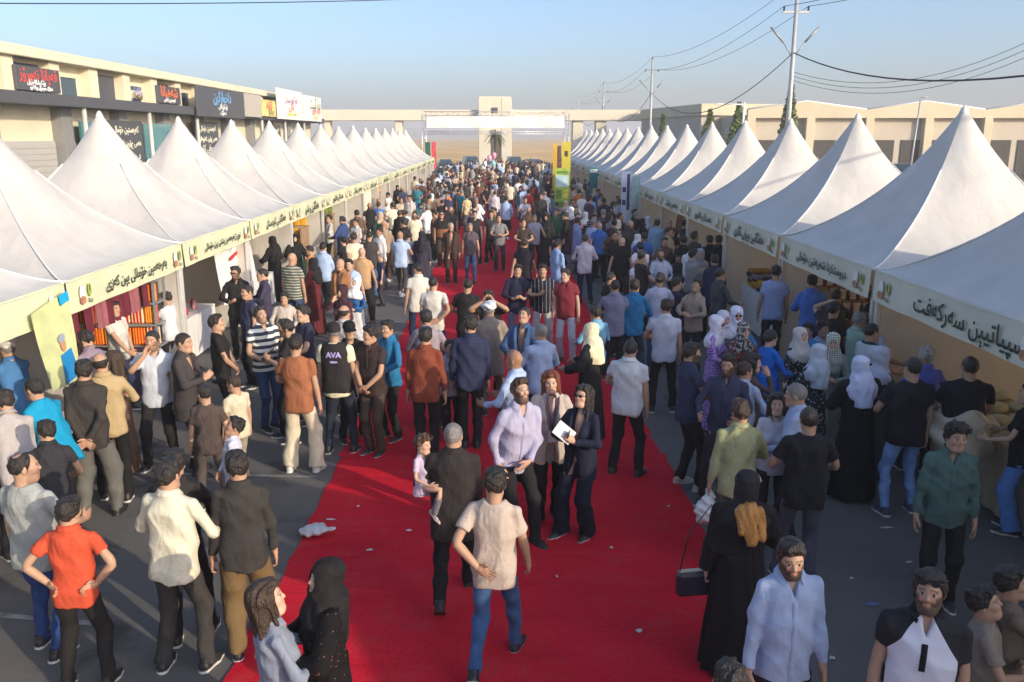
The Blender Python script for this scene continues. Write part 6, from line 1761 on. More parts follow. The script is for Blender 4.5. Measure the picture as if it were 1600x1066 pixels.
TOPW = ['black'] * 7 + ['charcoal'] * 4 + ['white'] * 6 + ['cream'] * 2 + ['navy'] * 5 + ['pale blue'] * 4 + ['blue'] * 2 + ['grey'] * 3 + ['brown'] * 3 + ['beige'] * 3 + ['maroon', 'olive', 'dark green', 'plum', 'tan']
BOTW = ['black'] * 6 + ['charcoal'] * 3 + ['navy'] * 2 + ['grey', 'brown', 'jeans blue', 'jeans blue', 'beige']
TOPN = {'tee': 't-shirt', 'shirt': 'shirt', 'jacket': 'jacket', 'polo': 'polo', 'abaya': 'robe', 'dress': 'dress'}
cr = random.Random(21)
used = set()
taken = [(x, y) for x, y, h in ALLP]
def near_tent(x, y):
    side = -1 if x < 0 else 1
    k = round((y - (LY0 if side < 0 else RY0)) / (LSP if side < 0 else RSP))
    k = max(0, min(k, (NL if side < 0 else NR) - 1))
    return f"{ORD[k]} {'left' if side < 0 else 'right'} tent"
def crowd_spot():
    u = cr.random()
    if u < .20: y = cr.uniform(17, 29); x = cr.choice([-1, 1, 1]) * cr.uniform(2.6, 4.75)
    elif u < .64: y = cr.uniform(28, 50); x = cr.uniform(-4.9, 4.7)
    else: y = cr.uniform(48, 92); x = cr.uniform(-4.9, 4.7)
    return x, y
spots = []
tries = 0
while len(spots) < 330 and tries < 20000:
    tries += 1
    x, y = crowd_spot()
    if abs(x) < 1.5 and y < 48 and cr.random() < .8: continue
    if min((x - a) ** 2 + (y - b) ** 2 for a, b in taken) < .5 ** 2: continue
    taken.append((x, y)); spots.append((x, y))
spots.sort(key=lambda p: p[1])
N_IND = 300 - len(ALLP)
SV, SQ, SC, SM, sb = [], [], [], [], 0
stuff_cols = ['black', 'charcoal', 'white', 'cream', 'navy', 'pale blue', 'grey', 'brown', 'beige', 'maroon']
for i, (x, y) in enumerate(spots):
    fem = cr.random() < .24
    idx = cr.randrange(12, 18) if fem else cr.randrange(12)
    h = cr.gauss(1.62, .05) if fem else cr.gauss(1.75, .05)
    if cr.random() < .10: h *= .8
    facing = cr.random()
    face = cr.gauss(0, 25) if facing < .52 else cr.gauss(180, 25) if facing < .82 else (90 if x > 0 else -90) + cr.gauss(0, 25)
    fw = 'walking away' if facing < .52 else 'facing camera' if facing < .82 else 'facing stalls'
    if i < N_IND:
        where = ('on carpet by ' if abs(x) < 2.2 else 'beside ') + near_tent(x, y)
        for t in range(60):
            tcn = cr.choice(TOPW if y < 38 or cr.random() < .8 else ['pink', 'red', 'orange', 'teal']); bcn = cr.choice(BOTW)
            if fem and PROTOS[idx][1] in ('abaya', 'dress'):
                tcn = cr.choice(['black', 'black', 'charcoal', 'navy', 'brown', 'plum', 'maroon', 'beige', 'teal', 'grey', 'dark green']); scn = cr.choice(['black', 'white', 'cream', 'beige', 'grey', 'black', 'pink'])
                lab = f"woman in {tcn} {TOPN[PROTOS[idx][1]]} and {scn} headscarf {fw} {where}"
            else: lab = f"{'woman' if fem else 'boy' if h < 1.5 else 'man'} in {tcn} {TOPN[PROTOS[idx][1]]} and {bcn} trousers {fw} {where}"
            if lab not in used: break
        used.add(lab)
        o = bpy.data.objects.new('person', PM[idx]); col.objects.link(o)
        o.location = (x, y, .012 if abs(x) < 2.1 else 0); o.rotation_euler = (0, 0, R(-face)); o.scale = (h / 1.75,) * 3
        sl = o.material_slots
        hm = pmat(scn) if (fem and PROTOS[idx][1] in ('abaya', 'dress')) else HAIRM[cr.choice([0, 0, 0, 0, 1, 2])]
        for j, mm in ((1, hm), (2, pmat(tcn)), (3, pmat(bcn)), (5, pmat(cr.choice(['black', 'black', 'brown', 'white'])))):
            sl[j].link = 'OBJECT'; sl[j].material = mm
        tag(o, lab, 'person', 'people in the crowd farther down the aisle')
    else:
        V, Q, C, MI = PROTOS[idx][2]
        a = R(-face); s = h / 1.75
        W = V @ rotz(a).T.astype(np.float32) * s + np.array([x, y, .01], np.float32)
        tcn, bcn = cr.randrange(len(stuff_cols)), cr.choice([0, 0, 1, 4, 7])
        mm = np.choose(MI, [0, 1, 2 + tcn, 2 + bcn, 4, 2])
        SV.append(W); SQ.append(Q + sb); sb += len(V); SC.append(C); SM.append(mm.astype(np.int32))
if SV:
    me = raw_mesh('distant_crowd', np.concatenate(SV), np.concatenate(SQ), True, np.concatenate(SC))
    me.polygons.foreach_set('material_index', np.concatenate(SM))
    for mm in [M_SKIN, HAIRM[0]] + [pmat(c) for c in stuff_cols]: me.materials.append(mm)
    o = link_mesh('distant_crowd', me, None); tag(o, 'distant crowd of people packed before the banner arch', 'crowd', kind='stuff')
print('crowd', len(spots), N_IND, time.time() - T0)
# ================================================================== things in hands, stall goods, banners, cars, litter
def attach_world(nm, label, cat, me_or_mb, mm, M):
    o = me_or_mb.build(nm, mm) if isinstance(me_or_mb, MB) else link_mesh(nm, me_or_mb, mm)
    o.matrix_world = M
    return tag(o, label, cat)
def hand_matrix(rec, side):
    e, J, s, rz, root = rec[:5]
    Rm = rotz(rz) @ J['hand' + side][0]
    w = world_pt(rec, J['wr' + side])
    M = Matrix(Rm.tolist()).to_4x4(); M.translation = w
    return M
def phone(rec, side, label, color=(.02, .02, .025), size=(.008, .075, .155)):
    M = hand_matrix(rec, side)
    e = empty('phone'); e.matrix_world = M @ Matrix.Translation(((-.035 if side == 'R' else .035), .01, -.10))
    tag(e, label, 'phone')
    m = MB(); m.box((0, 0, 0), (.009, .075, .155), bev=.004); m.build('case', mat('phone_case', color, .4, .05), e)
    m = MB(); m.box(((-.0055 if side == 'R' else .0055), 0, 0), (.002, .068, .145)); m.build('screen', MATS['dark_glass'], e)
phone(HOLD['phone_woman'], 'R', 'dark phone held by the woman in grey denim')
pw = HOLD['phone_woman']; ph = [o for o in col.objects if o.name.startswith('phone') and o.type == 'EMPTY'][-1]
hm = (pw[1]['wrR'] + pw[1]['wrL']) / 2 + np.array([0, .10, .09])
ph.matrix_world = Matrix.Translation(world_pt(pw, hm)) @ Matrix.Rotation(pw[3], 4, 'Z') @ Matrix.Rotation(R(-35), 4, 'X') @ Matrix.Rotation(R(90), 4, 'Z')
phone(HOLD['navy_woman'], 'R', 'phone held by the woman in navy suit')
def micro(rec, side, label):
    M = hand_matrix(rec, side)
    e = empty('microphone'); e.matrix_world = M @ Matrix.Translation((-.03 if side == 'R' else .03, 0, -.08)) @ Matrix.Rotation(math.pi / 2, 4, 'X')
    tag(e, label, 'microphone')
    m = MB(); m.lathe([(.012, -.14), (.013, -.05), (.018, .03)], n=10); m.build('handle', M_BLACK, e)
    m = MB(); m.lathe([(.018, .03), (.028, .05), (.03, .075), (.02, .10), (.006, .108)], n=12); m.build('head', mat('mic_foam', (.05, .05, .05), .9, .2), e)
micro(HOLD['mic_suit'], 'R', 'black microphone in the hand of the grey suited man')
micro(HOLD['mic_beard'], 'L', 'black microphone held towards the striped polo')
rec = HOLD['camera']
e = empty('photo_camera'); pz = world_pt(rec, rec[1]['head'] + np.array([0, .155, .01]))
e.matrix_world = Matrix.Translation(pz) @ Matrix.Rotation(rec[3], 4, 'Z'); tag(e, 'black photo camera held up by the photographer', 'camera')
m = MB(); m.box((0, 0, 0), (.13, .06, .085), bev=.012); m.box((0, 0, .05), (.05, .05, .03), bev=.008); m.build('body', M_BLACK, e)
m = MB(); m.lathe([(.034, 0), (.036, .05), (.034, .09)], n=14); o = m.build('lens', M_BLACK, e); o.rotation_euler = (-math.pi / 2, 0, 0); o.location = (0, .03, 0)

# lettering on the media vest
e_, J_, s_, rz_, root_, G_ = VEST
vv = G_['vest'][0]
def on_back(txt, size, zc, color, width):
    me = text_mesh(txt, size, False, .001, .004).copy()
    xs = np.array([v.co[:] for v in me.vertices])
    k = width / (xs[:, 0].max() - xs[:, 0].min())
    for v in me.vertices:
        x, z = -v.co.x * k * -1, zc + v.co.y * k
        sel = vv[(np.abs(vv[:, 0] - x) < .022) & (np.abs(vv[:, 2] - z) < .022)]
        y = sel[:, 1].min() if len(sel) else -.15
        v.co = (x, y - .006 - v.co.z, z)
    me.materials.clear() if len(me.materials) else None
    o = link_mesh('lettering', me, mat('vest_print', color, .5, 0), e_)
on_back('AVA', .12, 1.34, (.45, .40, .75), .20)
on_back('MEDIA', .05, 1.25, (.45, .40, .75), .10)
# cummerbund
e2, J2, s2, rz2, root2, G2 = CUMM
m = MB(); n = 22; V = []
for j, (zz, a, b) in enumerate(((.93, .190, .150), (.98, .205, .162), (1.08, .208, .165), (1.18, .200, .158))):
    for k in range(n): V.append((a * math.sin(2 * math.pi * k / n), b * math.cos(2 * math.pi * k / n), zz))
m.add(V, [(j * n + k, j * n + (k + 1) % n, (j + 1) * n + (k + 1) % n, (j + 1) * n + k) for j in range(3) for k in range(n)], True)
m.build('cummerbund', pattern_mat('brown_pleat', 'vstripe', S(150, 104, 66), S(110, 74, 48), 60, .4), e2)
# blond hair over the black robe
e3, J3, s3, rz3, root3, G3 = BLOND
g = Grid((-.2, -.24, 1.16), (.2, .02, 1.52), .012); Pq = g.xyz()
d = np.minimum(rcone(Pq, (.03, -.12, 1.46), (.05, -.165, 1.22), .07, .045), rcone(Pq, (.10, -.11, 1.43), (.13, -.150, 1.24), .055, .03))
d = np.minimum(d, rcone(Pq, (-.03, -.12, 1.45), (-.02, -.165, 1.30), .05, .04)) + .006 * np.sin(120 * Pq[0] + 3 * np.sin(18 * Pq[2]))
v, q = snet(d, g); link_mesh('hair', raw_mesh('hair', v, q), M_HAIR, e3, S(196, 140, 72))
m = MB(); m.tube([tuple(J3['head'] + J3['HR'] @ np.array([.098 * math.sin(t), .035, .015 + .112 * math.cos(t)])) for t in np.linspace(-1.3, 1.3, 16)], .011, 6)
m.build('hair_band', mat('beaded_band', (.45, .42, .40), .5, .5, 60), e3)
# her handbag
bz = world_pt(BLOND, (-.33, .05, .62))
e = empty('handbag', bz, R(8)); tag(e, 'dark blue handbag hanging at the black robed woman\'s side', 'handbag')
m = MB(); m.box((0, 0, .11), (.30, .09, .20), bev=.025); m.build('body', mat('navy_leather', S(38, 40, 54), .35, .1), e)
m = MB(); m.box((0, 0, .215), (.27, .05, .012), bev=.004); m.build('frame', mat('bag_metal', (.5, .42, .3), .3, 0, metal=.8), e)
m = MB(); m.tube([(-.13, 0, .21), (-.06, .02, .52), (.12, .04, .74), (.15, .03, .5), (.13, 0, .21)], .006, 5); m.build('strap', M_BLACK, e)
# ID card and lanyard on the blazer woman, papers
e4, J4, s4, rz4, root4, G4 = BLAZER
m = MB(); m.tube([(-.05, .075, 1.47), (-.03, .135, 1.30), (0, .155, 1.10)], .006, 5); m.tube([(.05, .075, 1.47), (.03, .135, 1.30), (0, .155, 1.10)], .006, 5); m.build('lanyard', mat('blue_ribbon', (.03, .06, .35), .6, 0), e4)
m = MB(); m.box((0, .165, 1.03), (.09, .006, .13), bev=.002); m.build('name_card', M_WHITE, e4)
wp = hand_matrix(HOLD['navy_woman'], 'L')
m = MB(); m.box((0, 0, 0), (.012, .15, .22), bev=.003)
attach_world('tablet', 'white tablet held between the two women on the carpet', 'tablet', m, M_WHITE, wp @ Matrix.Translation((.03, .02, -.13)))

# the little girl carried on the man's arm
eC, JC, sC, rzC, rootC, GC = CARRY
cp = world_pt(CARRY, (-.30, .13, 0))
kid = person(650, 681, 'little girl with curly hair carried on the man\'s arm', h=.95, face=120, top='tee', tc=S(206, 190, 216), bot='trousers', bc=S(120, 116, 124), hair='curly', hc='lbrown', gender='f', arms=('fore', 'shoulder'), legs='sit', skin=3, lod=0, pos=(cp.x, cp.y, 0), shoe=S(190, 170, 170))
kJ, ks = person.last[1], person.last[2]
kt = at_y(660, 680, rootC.y + .04)
ktl = rotz(R(-120)) @ kJ['top'] * ks
kid.location = (kt.x - ktl[0], kt.y - ktl[1], kt.z - ktl[2])
# plastic bag held by the olive shirt
def bag(nm, label, loc, size, mm, seed, cat='bag'):
    g = Grid((-.22, -.22, -.05), (.22, .22, .45), .016); Pq = g.xyz(); x, y, z = Pq
    d = ellip(Pq, (0, 0, .14), (.13, .10, .14)); d = smin(d, rcone(Pq, (0, 0, .24), (0, .01, .36), .05, .03), .05)
    d = d + .012 * np.sin(38 * x + 3 * np.sin(20 * z + seed)) * np.cos(30 * y + seed) + .006 * np.sin(70 * z + 40 * x)
    v, q = snet(d, g); o = link_mesh(nm, raw_mesh(nm, v * size, q), mm); o.location = loc
    return tag(o, label, cat)
plast = mat('white_plastic', (.62, .63, .64), .35, .1, 12, .3, 20)
bp = world_pt(HOLD['olive'], HOLD['olive'][1]['wrL']); bag('plastic_bag', 'clear plastic bag hanging from the olive shirted man\'s hand', (bp.x, bp.y, bp.z - .42), 1.0, plast, 1)
bw = person
o = bag('plastic_bag', 'crumpled white plastic bag lying at the left carpet edge', (*at_z(472, 835)[:2], .03), 1.0, plast, 2); o.rotation_euler = (R(80), 0, R(70)); o.scale = (1, .5, 1.1); o.location.z = .05
bag('plastic_bag', 'small white bag carried in the far crowd', (1.05, 33.8, .35), 1.2, plast, 3)
bag('plastic_sack', 'big clear sack of pale goods at the right stall edge', (5.05, 8.95, .55), 2.6, mat('cloudy_plastic', (.56, .47, .34), .4, .3, 6, .4, 12), 4)
# litter
r = random.Random(4)
lit = [(518, 816, .12, .05), (578, 864, .07, .05), (640, 833, .08, .05), (675, 830, .05, .03), (998, 990, .05, .05), (1045, 795, .04, .03), (1362, 945, .12, .06), (1380, 960, .06, .06), (1385, 826, .16, .03), (1300, 1030, .05, .05), (1480, 832, .05, .04), (560, 795, .03, .03), (870, 905, .03, .03), (955, 860, .04, .03), (1330, 905, .05, .03), (745, 908, .03, .03), (500, 900, .03, .02), (1420, 880, .07, .03)]
for i, (px, py, a, b) in enumerate(lit):
    p = at_z(px, py); m = MB(); ang = r.uniform(0, 3)
    pts = [(math.cos(t + ang) * a * .6 * r.uniform(.6, 1.1), math.sin(t + ang) * b * .6 * r.uniform(.6, 1.1)) for t in np.linspace(0, 6.28, 7)[:-1]]
    V = [(x, y, .012 * r.random()) for x, y in pts] + [(0, 0, .02)]
    m.add(V, [(k, (k + 1) % 6, 6) for k in range(6)])
    o = m.build('litter', mat('litter_paper', (.55, .54, .52), .7, .2) if i != 6 else mat('litter_blue', (.12, .16, .40), .5, .3)); o.location = (p.x, p.y, .026 if abs(p.x) < 2.2 else .006)
    tag(o, 'scrap of paper litter lying on the ground' if i != 6 else 'blue crushed packet lying on the right asphalt', 'litter', 'scraps of litter on the ground')

# ------------------------------------------------------------------ stall furniture and goods
tabm = mat('table_wood', (.35, .24, .14), .6, .2); clothw = mat('white_cloth', (.70, .69, .67), .9, .06, 4, .4, 8)
def table(x0, x1, y0, y1, z, label, skirt=None):
    e = empty('stall_table', ((x0 + x1) / 2, (y0 + y1) / 2, 0)); tag(e, label, 'table')
    w, l = x1 - x0, y1 - y0
    m = MB(); m.box((0, 0, z - .02), (w, l, .04), bev=.006); m.build('table_top', skirt or tabm, e)
    for sx in (-1, 1):
        for sy in (-1, 1):
            m = MB(); m.tube([(sx * (w / 2 - .06), sy * (l / 2 - .06), 0), (sx * (w / 2 - .06), sy * (l / 2 - .06), z - .04)], .02, 6); m.build('leg', M_DSTEEL, e)
    if skirt:
        n = 150; V = []
        per = [(-w / 2, -l / 2), (w / 2, -l / 2), (w / 2, l / 2), (-w / 2, l / 2)]
        P4 = 2 * (w + l); pts = []
        for i in range(n):
            s = P4 * i / n
            for a in range(4):
                p, q = per[a], per[(a + 1) % 4]; L = math.hypot(q[0] - p[0], q[1] - p[1])
                if s <= L: pts.append((p[0] + (q[0] - p[0]) * s / L, p[1] + (q[1] - p[1]) * s / L)); break
                s -= L
        for j in range(4):
            for i, (x, y) in enumerate(pts):
                k = 1 + (.03 + .03 * math.sin(i * 1.3 + .4 * math.sin(i * .37))) * (j / 3) ; V.append((x * k, y * (1 + (k - 1) * .4), z - .002 - (z - .03) * j / 3))
        m = MB(); m.add(V, [(j * n + i, j * n + (i + 1) % n, (j + 1) * n + (i + 1) % n, (j + 1) * n + i) for j in range(3) for i in range(n)], True); m.build('skirt', skirt, e)
    return e
# left: snack packet stall (first whole left tent)
table(-6.6, -5.75, 11.2, 13.6, .78, 'cloth covered table in the packet stall', mat('dark_cloth', S(60, 44, 60), .9, .1))
rk = empty('display_rack', (-7.15, 14.12, 0), R(-90)); tag(rk, 'tall rack holding rows of red and orange packets', 'rack')
for k in range(5):
    m = MB(); m.box((0, 0, .35 + k * .36), (.5, 3.0, .03)); m.build('shelf', M_DSTEEL, rk)
for sy in (-1.48, 1.48):
    for sx in (-.22, .22):
        m = MB(); m.box((sx, sy, 1.0), (.04, .04, 2.0)); m.build('upright', M_DSTEEL, rk)
pkm = pattern_mat('orange_packet', 'ystripe', S(226, 140, 40), S(190, 46, 26), 22, .45); pkm2 = pattern_mat('red_packet', 'ystripe', S(196, 44, 38), S(226, 196, 160), 18, .4); pkm3 = pattern_mat('yellow_packet', 'ystripe', S(232, 170, 50), S(206, 60, 40), 26, .4)
m = MB(); m.box((0, 0, .155), (.10, .215, .31), bev=.025); PK = m.mesh('packet')
for k in range(5):
    for i in range(13):
        o = bpy.data.objects.new('snack_packet', PK); col.objects.link(o)
        if not len(PK.materials): PK.materials.append(pkm)
        o.location = (-7.15 - 1.38 + i * .23, 14.12 - .14, .366 + k * .36); o.rotation_euler = (0, 0, R(90) + r.uniform(-.12, .12))
        o.material_slots[0].link = 'OBJECT'; o.material_slots[0].material = [pkm, pkm2, pkm3][(k + (i // 4)) % 3]
        row = ['lowest', 'second', 'middle', 'fourth', 'top'][k]
        tag(o, f'orange and red snack packet on the {row} shelf of the packet rack', 'packet', f'snack packets on the {row} rack shelf')
hgm = mat('maroon_cloth', S(96, 30, 46), .8, .25, 5)
for i in range(9):
    V, F_ = [], []
    for j in range(6):
        for q_ in range(7):
            u = q_ / 6 - .5; V.append((.03 * math.sin(q_ * 1.7 + i) + .02 * j / 5, u * .34 * (1 - .1 * j / 5), -.55 * j / 5))
    F_ = [(j * 7 + q_, j * 7 + q_ + 1, (j + 1) * 7 + q_ + 1, (j + 1) * 7 + q_) for j in range(5) for q_ in range(6)]
    o = link_mesh('hanging_cloth', raw_mesh('hanging_cloth', V, F_, True), hgm if i % 3 else mat('rose_cloth', S(140, 84, 92), .8, .2)); o.location = (-5.75, 11.0 + i * .39, 1.96)
    tag(o, f'dark red cloth hanging under the first left fascia, {ORD[i]} along', 'cloth', 'dark red cloths hanging in the packet stall')
# left edge stall: dark wood counter and green portrait poster
table(-6.5, -5.8, 7.0, 10.0, .85, 'low wooden counter in the left edge stall', mat('dark_cloth2', S(70, 54, 40), .9, .2))
def hung_sheet(nm, label, cat, corners, mm, extra=()):
    """corners: top-left, top-right, bottom-right, bottom-left world points"""
    e = empty(nm, corners[3]); tag(e, label, cat)
    a, b, c, d = [Vector(p) - Vector(corners[3]) for p in corners]
    n = 6; V = []
    nrm = (b - a).cross(d - a).normalized()
    for j in range(n + 1):
        for i in range(n + 1):
            u, v = i / n, j / n
            V.append(((a.lerp(b, u)).lerp(d.lerp(c, u), v)) + nrm * .015 * math.sin(3 * u + 4 * v))
    F_ = [(j * (n + 1) + i, j * (n + 1) + i + 1, (j + 1) * (n + 1) + i + 1, (j + 1) * (n + 1) + i) for j in range(n) for i in range(n)]
    link_mesh('sheet', raw_mesh('sheet', V, F_, True), mm, e)
    if nrm.dot(CAM - Vector(corners[3])) < 0: nrm = -nrm
    X, Y = (b - a), (d - a)
    for (kind, u, v, w, hgt, mt, txt) in extra:
        ctr = a + X * u + Y * v + nrm * .022
        fr = Matrix((X.normalized(), -Y.normalized(), nrm)).transposed().to_4x4(); fr.translation = ctr
        if kind == 'text': lettering(txt, hgt, fr, mt, e, width=w, extrude=.001)
        else:
            m = MB()
            if kind == 'disc': m.poly([(w * math.cos(t), hgt * math.sin(t)) for t in np.linspace(0, 6.28, 17)[:-1]], .003, Matrix.Identity(4))
            else: m.poly([(-w / 2, -hgt / 2), (w / 2, -hgt / 2), (w / 2 * .75, hgt / 2), (-w / 2 * .75, hgt / 2)] if kind == 'body' else [(-w / 2, -hgt / 2), (w / 2, -hgt / 2), (w / 2, hgt / 2), (-w / 2, hgt / 2)], .003, Matrix.Identity(4))
            o = m.build('print', mt, e); o.matrix_local = fr
    return e
px_ = -5.28
c4 = [at_x(48, 492, px_), at_x(103, 455, px_), at_x(128, 590, px_ + .05), at_x(82, 612, px_ + .05)]
grm = mat('green_poster', S(196, 204, 150), .6, .25, 3)
hung_sheet('poster', 'pale green poster with a figure in blue tied to the left tent post', 'poster', c4, grm,
    [('body', .55, .86, .34, .36, mat('poster_blue', S(30, 130, 190), .6, .1), ''), ('disc', .52, .56, .06, .09, mat('poster_skin', S(190, 140, 110), .6, 0), ''), ('disc', .52, .48, .08, .05, mat('poster_grey', S(150, 160, 175), .6, 0), ''), ('rect', .85, .05, .22, .12, mat('poster_cyan', S(20, 160, 220), .6, 0), '')])
# white price poster in the second whole left tent
c4 = [at_x(333, 386, -5.7), at_x(384, 356, -5.7), at_x(405, 450, -5.65), at_x(350, 478, -5.65)]
hung_sheet('poster', 'white poster with black and red writing beside the second left post', 'poster', c4, M_WHITE,
    [('rect', .5, .32, .75, .07, mat('poster_red', S(200, 40, 40), .6, 0), ''), ('text', .5, .55, .7, .2, M_INK, 'بۆ فرۆتنێ'), ('text', .5, .74, .75, .18, M_INK, 'هەنگڤینێ سروشتی'), ('text', .5, .14, .6, .14, M_INK, 'کوردستان'), ('text', .5, .9, .6, .14, M_INK, 'سپیندار')])
table(-6.5, -5.8, 15.0, 17.2, .80, 'small table with a white cloth in the second left stall', clothw)
for i in range(7):
    m = MB(); m.lathe([(.05, 0), (.055, .10), (.03, .15), (.03, .18)], n=10); o = m.build('jar', mat(['jar_red', 'jar_amber', 'jar_pink'][i % 3], [S(170, 40, 50), S(190, 120, 40), S(205, 150, 150)][i % 3], .3, .1)); o.location = (-6.1 + .12 * (i % 2), 15.3 + i * .25, .80)
    tag(o, 'small coloured jar on the white clothed table of the second left stall', 'jar', 'jars on the second left stall table')
# racks of yellow packets farther along the left row
for k, (yy, colr, lab) in enumerate(((25.3, S(230, 170, 40), 'yellow'), (29.4, S(120, 140, 60), 'green'), (41.2, S(220, 150, 60), 'amber'))):
    rk = empty('display_rack', (-6.75, yy, 0), R(-90)); tag(rk, f'sloping rack of {lab} goods in the left row', 'rack')
    for j in range(4):
        m = MB(); m.box((-.25 * j, 0, .55 + .3 * j), (.3, 1.9, .03)); m.build('shelf', tabm, rk)
    for sy in (-.9, .9):
        m = MB(); m.box((-.4, sy, .72), (1.0, .04, 1.45)); m.build('side_panel', tabm, rk)
    mm = mat(f'goods_{lab}', colr, .5, .35, 12)
    for j in range(4):
        for i in range(9):
            o = bpy.data.objects.new('goods_packet', PK); col.objects.link(o); o.location = (-6.75 - .8 + i * .2, yy + .25 * j, .566 + .3 * j); o.scale = (1, .8, .8); o.rotation_euler = (0, 0, R(90))
            o.material_slots[0].link = 'OBJECT'; o.material_slots[0].material = mm
            tag(o, f'{lab} packet on a shelf of the {lab} goods rack in the left row', 'packet', f'{lab} packets on their rack')
for (yy, n_) in ((19.0, 'third'), (23.0, 'fourth'), (33, 'sixth'), (38, 'seventh')):
    table(-6.4, -5.7, yy, yy + 2.4, .8, f'covered counter in the {n_} left stall', clothw if n_ != 'fourth' else mat('green_cloth', S(70, 120, 100), .9, .1))
# curtain on a left stall
V = [(.05 * math.sin(i * 1.15) , i * .07, 2.0 * j / 5) for j in range(6) for i in range(31)]
F_ = [(j * 31 + i, j * 31 + i + 1, (j + 1) * 31 + i + 1, (j + 1) * 31 + i) for j in range(5) for i in range(30)]
o = link_mesh('curtain', raw_mesh('curtain', V, F_, True), mat('cream_curtain', (.62, .58, .46), .9, .08)); o.location = (-5.5, 34.4, .02); tag(o, 'cream pleated curtain closing the front of a left stall', 'curtain')

# right: cheese stall, juice stall, blanket stall
table(5.45, 6.5, 8.0, 11.2, .82, 'cheese table with pale cloth in the right edge stall', mat('tan_cloth', (.45, .36, .24), .9, .1))
for i in range(16):
    m = MB(); m.lathe([(.10, 0), (.14, .03), (.13, .09), (.05, .12)], n=12); o = m.build('cheese_round', mat('cheese', (.62, .55, .32), .6, .2, 9)); o.location = (5.75 + .28 * (i % 3) + r.uniform(-.03, .03), 8.5 + .5 * (i // 3), .82); o.rotation_euler = (0, 0, i)
    tag(o, 'pale yellow round of cheese on the cheese table', 'cheese', 'rounds of cheese on the right edge table')
table(5.5, 6.3, 12.0, 15.2, .85, 'juice counter in the first whole right tent', mat('brown_cloth', (.16, .10, .07), .9, .2))
sh2 = empty('bottle_shelf', (7.15, 14.9, 0), R(90)); tag(sh2, 'stepped shelf of juice bottles behind the juice counter', 'shelf')
for j in range(3):
    m = MB(); m.box((.2 * j, 0, 1.0 + .22 * j), (.22, 3.0, .03)); m.build('shelf', tabm, sh2)
for sy in (-1.4, 1.4):
    m = MB(); m.box((.2, sy, .72), (.6, .04, 1.42)); m.build('side_panel', tabm, sh2)
m = MB(); m.lathe([(.036, 0), (.038, .14), (.015, .20), (.015, .22)], n=10); BT = m.mesh('bottle'); m = MB(); m.lathe([(.018, .22), (.018, .245)], n=8); BC = m.mesh('cap')
for j in range(3):
    for i in range(16):
        c = [S(110, 24, 30), S(70, 26, 22), S(150, 60, 26), S(90, 30, 40)][(i // 3 + j) % 4]
        mm = mat('juice_%d' % ((i // 3 + j) % 4), c, .15, .05, spec=.6)
        o = bpy.data.objects.new('juice_bottle', BT); col.objects.link(o)
        if not len(BT.materials): BT.materials.append(mm)
        o.material_slots[0].link = 'OBJECT'; o.material_slots[0].material = mm
        o.location = (5.8 + i * .18, 14.9 + .2 * j, 1.016 + .22 * j)
        q = link_mesh('cap', BC, mat('cap_red', S(170, 30, 30), .4, 0), o)
        tag(o, f"juice bottle on the {['front', 'middle', 'rear'][j]} step of the bottle shelf", 'bottle', f"juice bottles on the {['front', 'middle', 'rear'][j]} step")
table(5.35, 6.45, 16.4, 19.0, .88, 'long table with a pleated white skirt under the folded blankets', clothw)
bl = [S(196, 150, 40), S(60, 30, 40), S(130, 125, 130), S(50, 44, 52), S(170, 120, 40)]
blm = [mat('blanket_%d' % i, c, .95, .25, 30, .3, 60) for i, c in enumerate(bl)]
g = Grid((-.26, -.22, -.01), (.26, .22, .10), .015); Pq = g.xyz(); x, y, z = Pq
d = np.maximum(np.maximum(np.abs(x) - .21, np.abs(y) - .17), np.abs(z - .04) - .028) - .012 + .006 * np.sin(14 * x + 9 * y)
d = np.where(True, np.sqrt(np.maximum(np.abs(x) - .20, 0) ** 2 + np.maximum(np.abs(y) - .16, 0) ** 2 + np.maximum(np.abs(z - .04) - .018, 0) ** 2) - .022 + .004 * np.sin(22 * x + 15 * y), d)
v, q = snet(d, g); BLK_ME = raw_mesh('folded_blanket', v, q)
BLK_ME.materials.append(blm[0])
for a in range(6):
    for b in range(2):
        for k in range(3 + (a + b) % 3 + (1 if b else 0)):
            o = bpy.data.objects.new('folded_blanket', BLK_ME); col.objects.link(o)
            o.location = (5.62 + b * .46 + r.uniform(-.02, .02), 16.65 + a * .40 + r.uniform(-.02, .02), .885 + k * .072); o.rotation_euler = (0, 0, r.uniform(-.12, .12))
            ci = (k + a + 2 * b) % 5
            o.material_slots[0].link = 'OBJECT'; o.material_slots[0].material = blm[ci]
            tag(o, f"folded {['mustard', 'maroon', 'grey', 'charcoal', 'ochre'][ci]} blanket in the stacks on the white skirted table", 'blanket', f"folded {['mustard', 'maroon', 'grey', 'charcoal', 'ochre'][ci]} blankets")
for (yy, n_) in ((20.5, 'third'), (24.5, 'fourth'), (28.6, 'fifth'), (32.7, 'sixth'), (36.8, 'seventh')):
    table(5.3, 6.1, yy, yy + 2.4, .85, f'covered counter in the {n_} right stall', clothw if n_ != 'fourth' else mat('brown_cloth', (.16, .10, .07), .9, .2))
m = MB(); m.lathe([(.05, 0), (.058, .02), (.058, .11), (.04, .14), (.042, .17)], n=10); JM = m.mesh('honey_jar'); JM.materials.append(mat('honey', S(196, 120, 30), .2, .1, spec=.6))
jm = [mat('honey', S(196, 120, 30)), mat('dark_honey', S(110, 56, 24), .2, .1, spec=.6), mat('pickle', S(110, 120, 50), .3, .2), mat('cream_tub', S(215, 208, 190), .4, .05)]
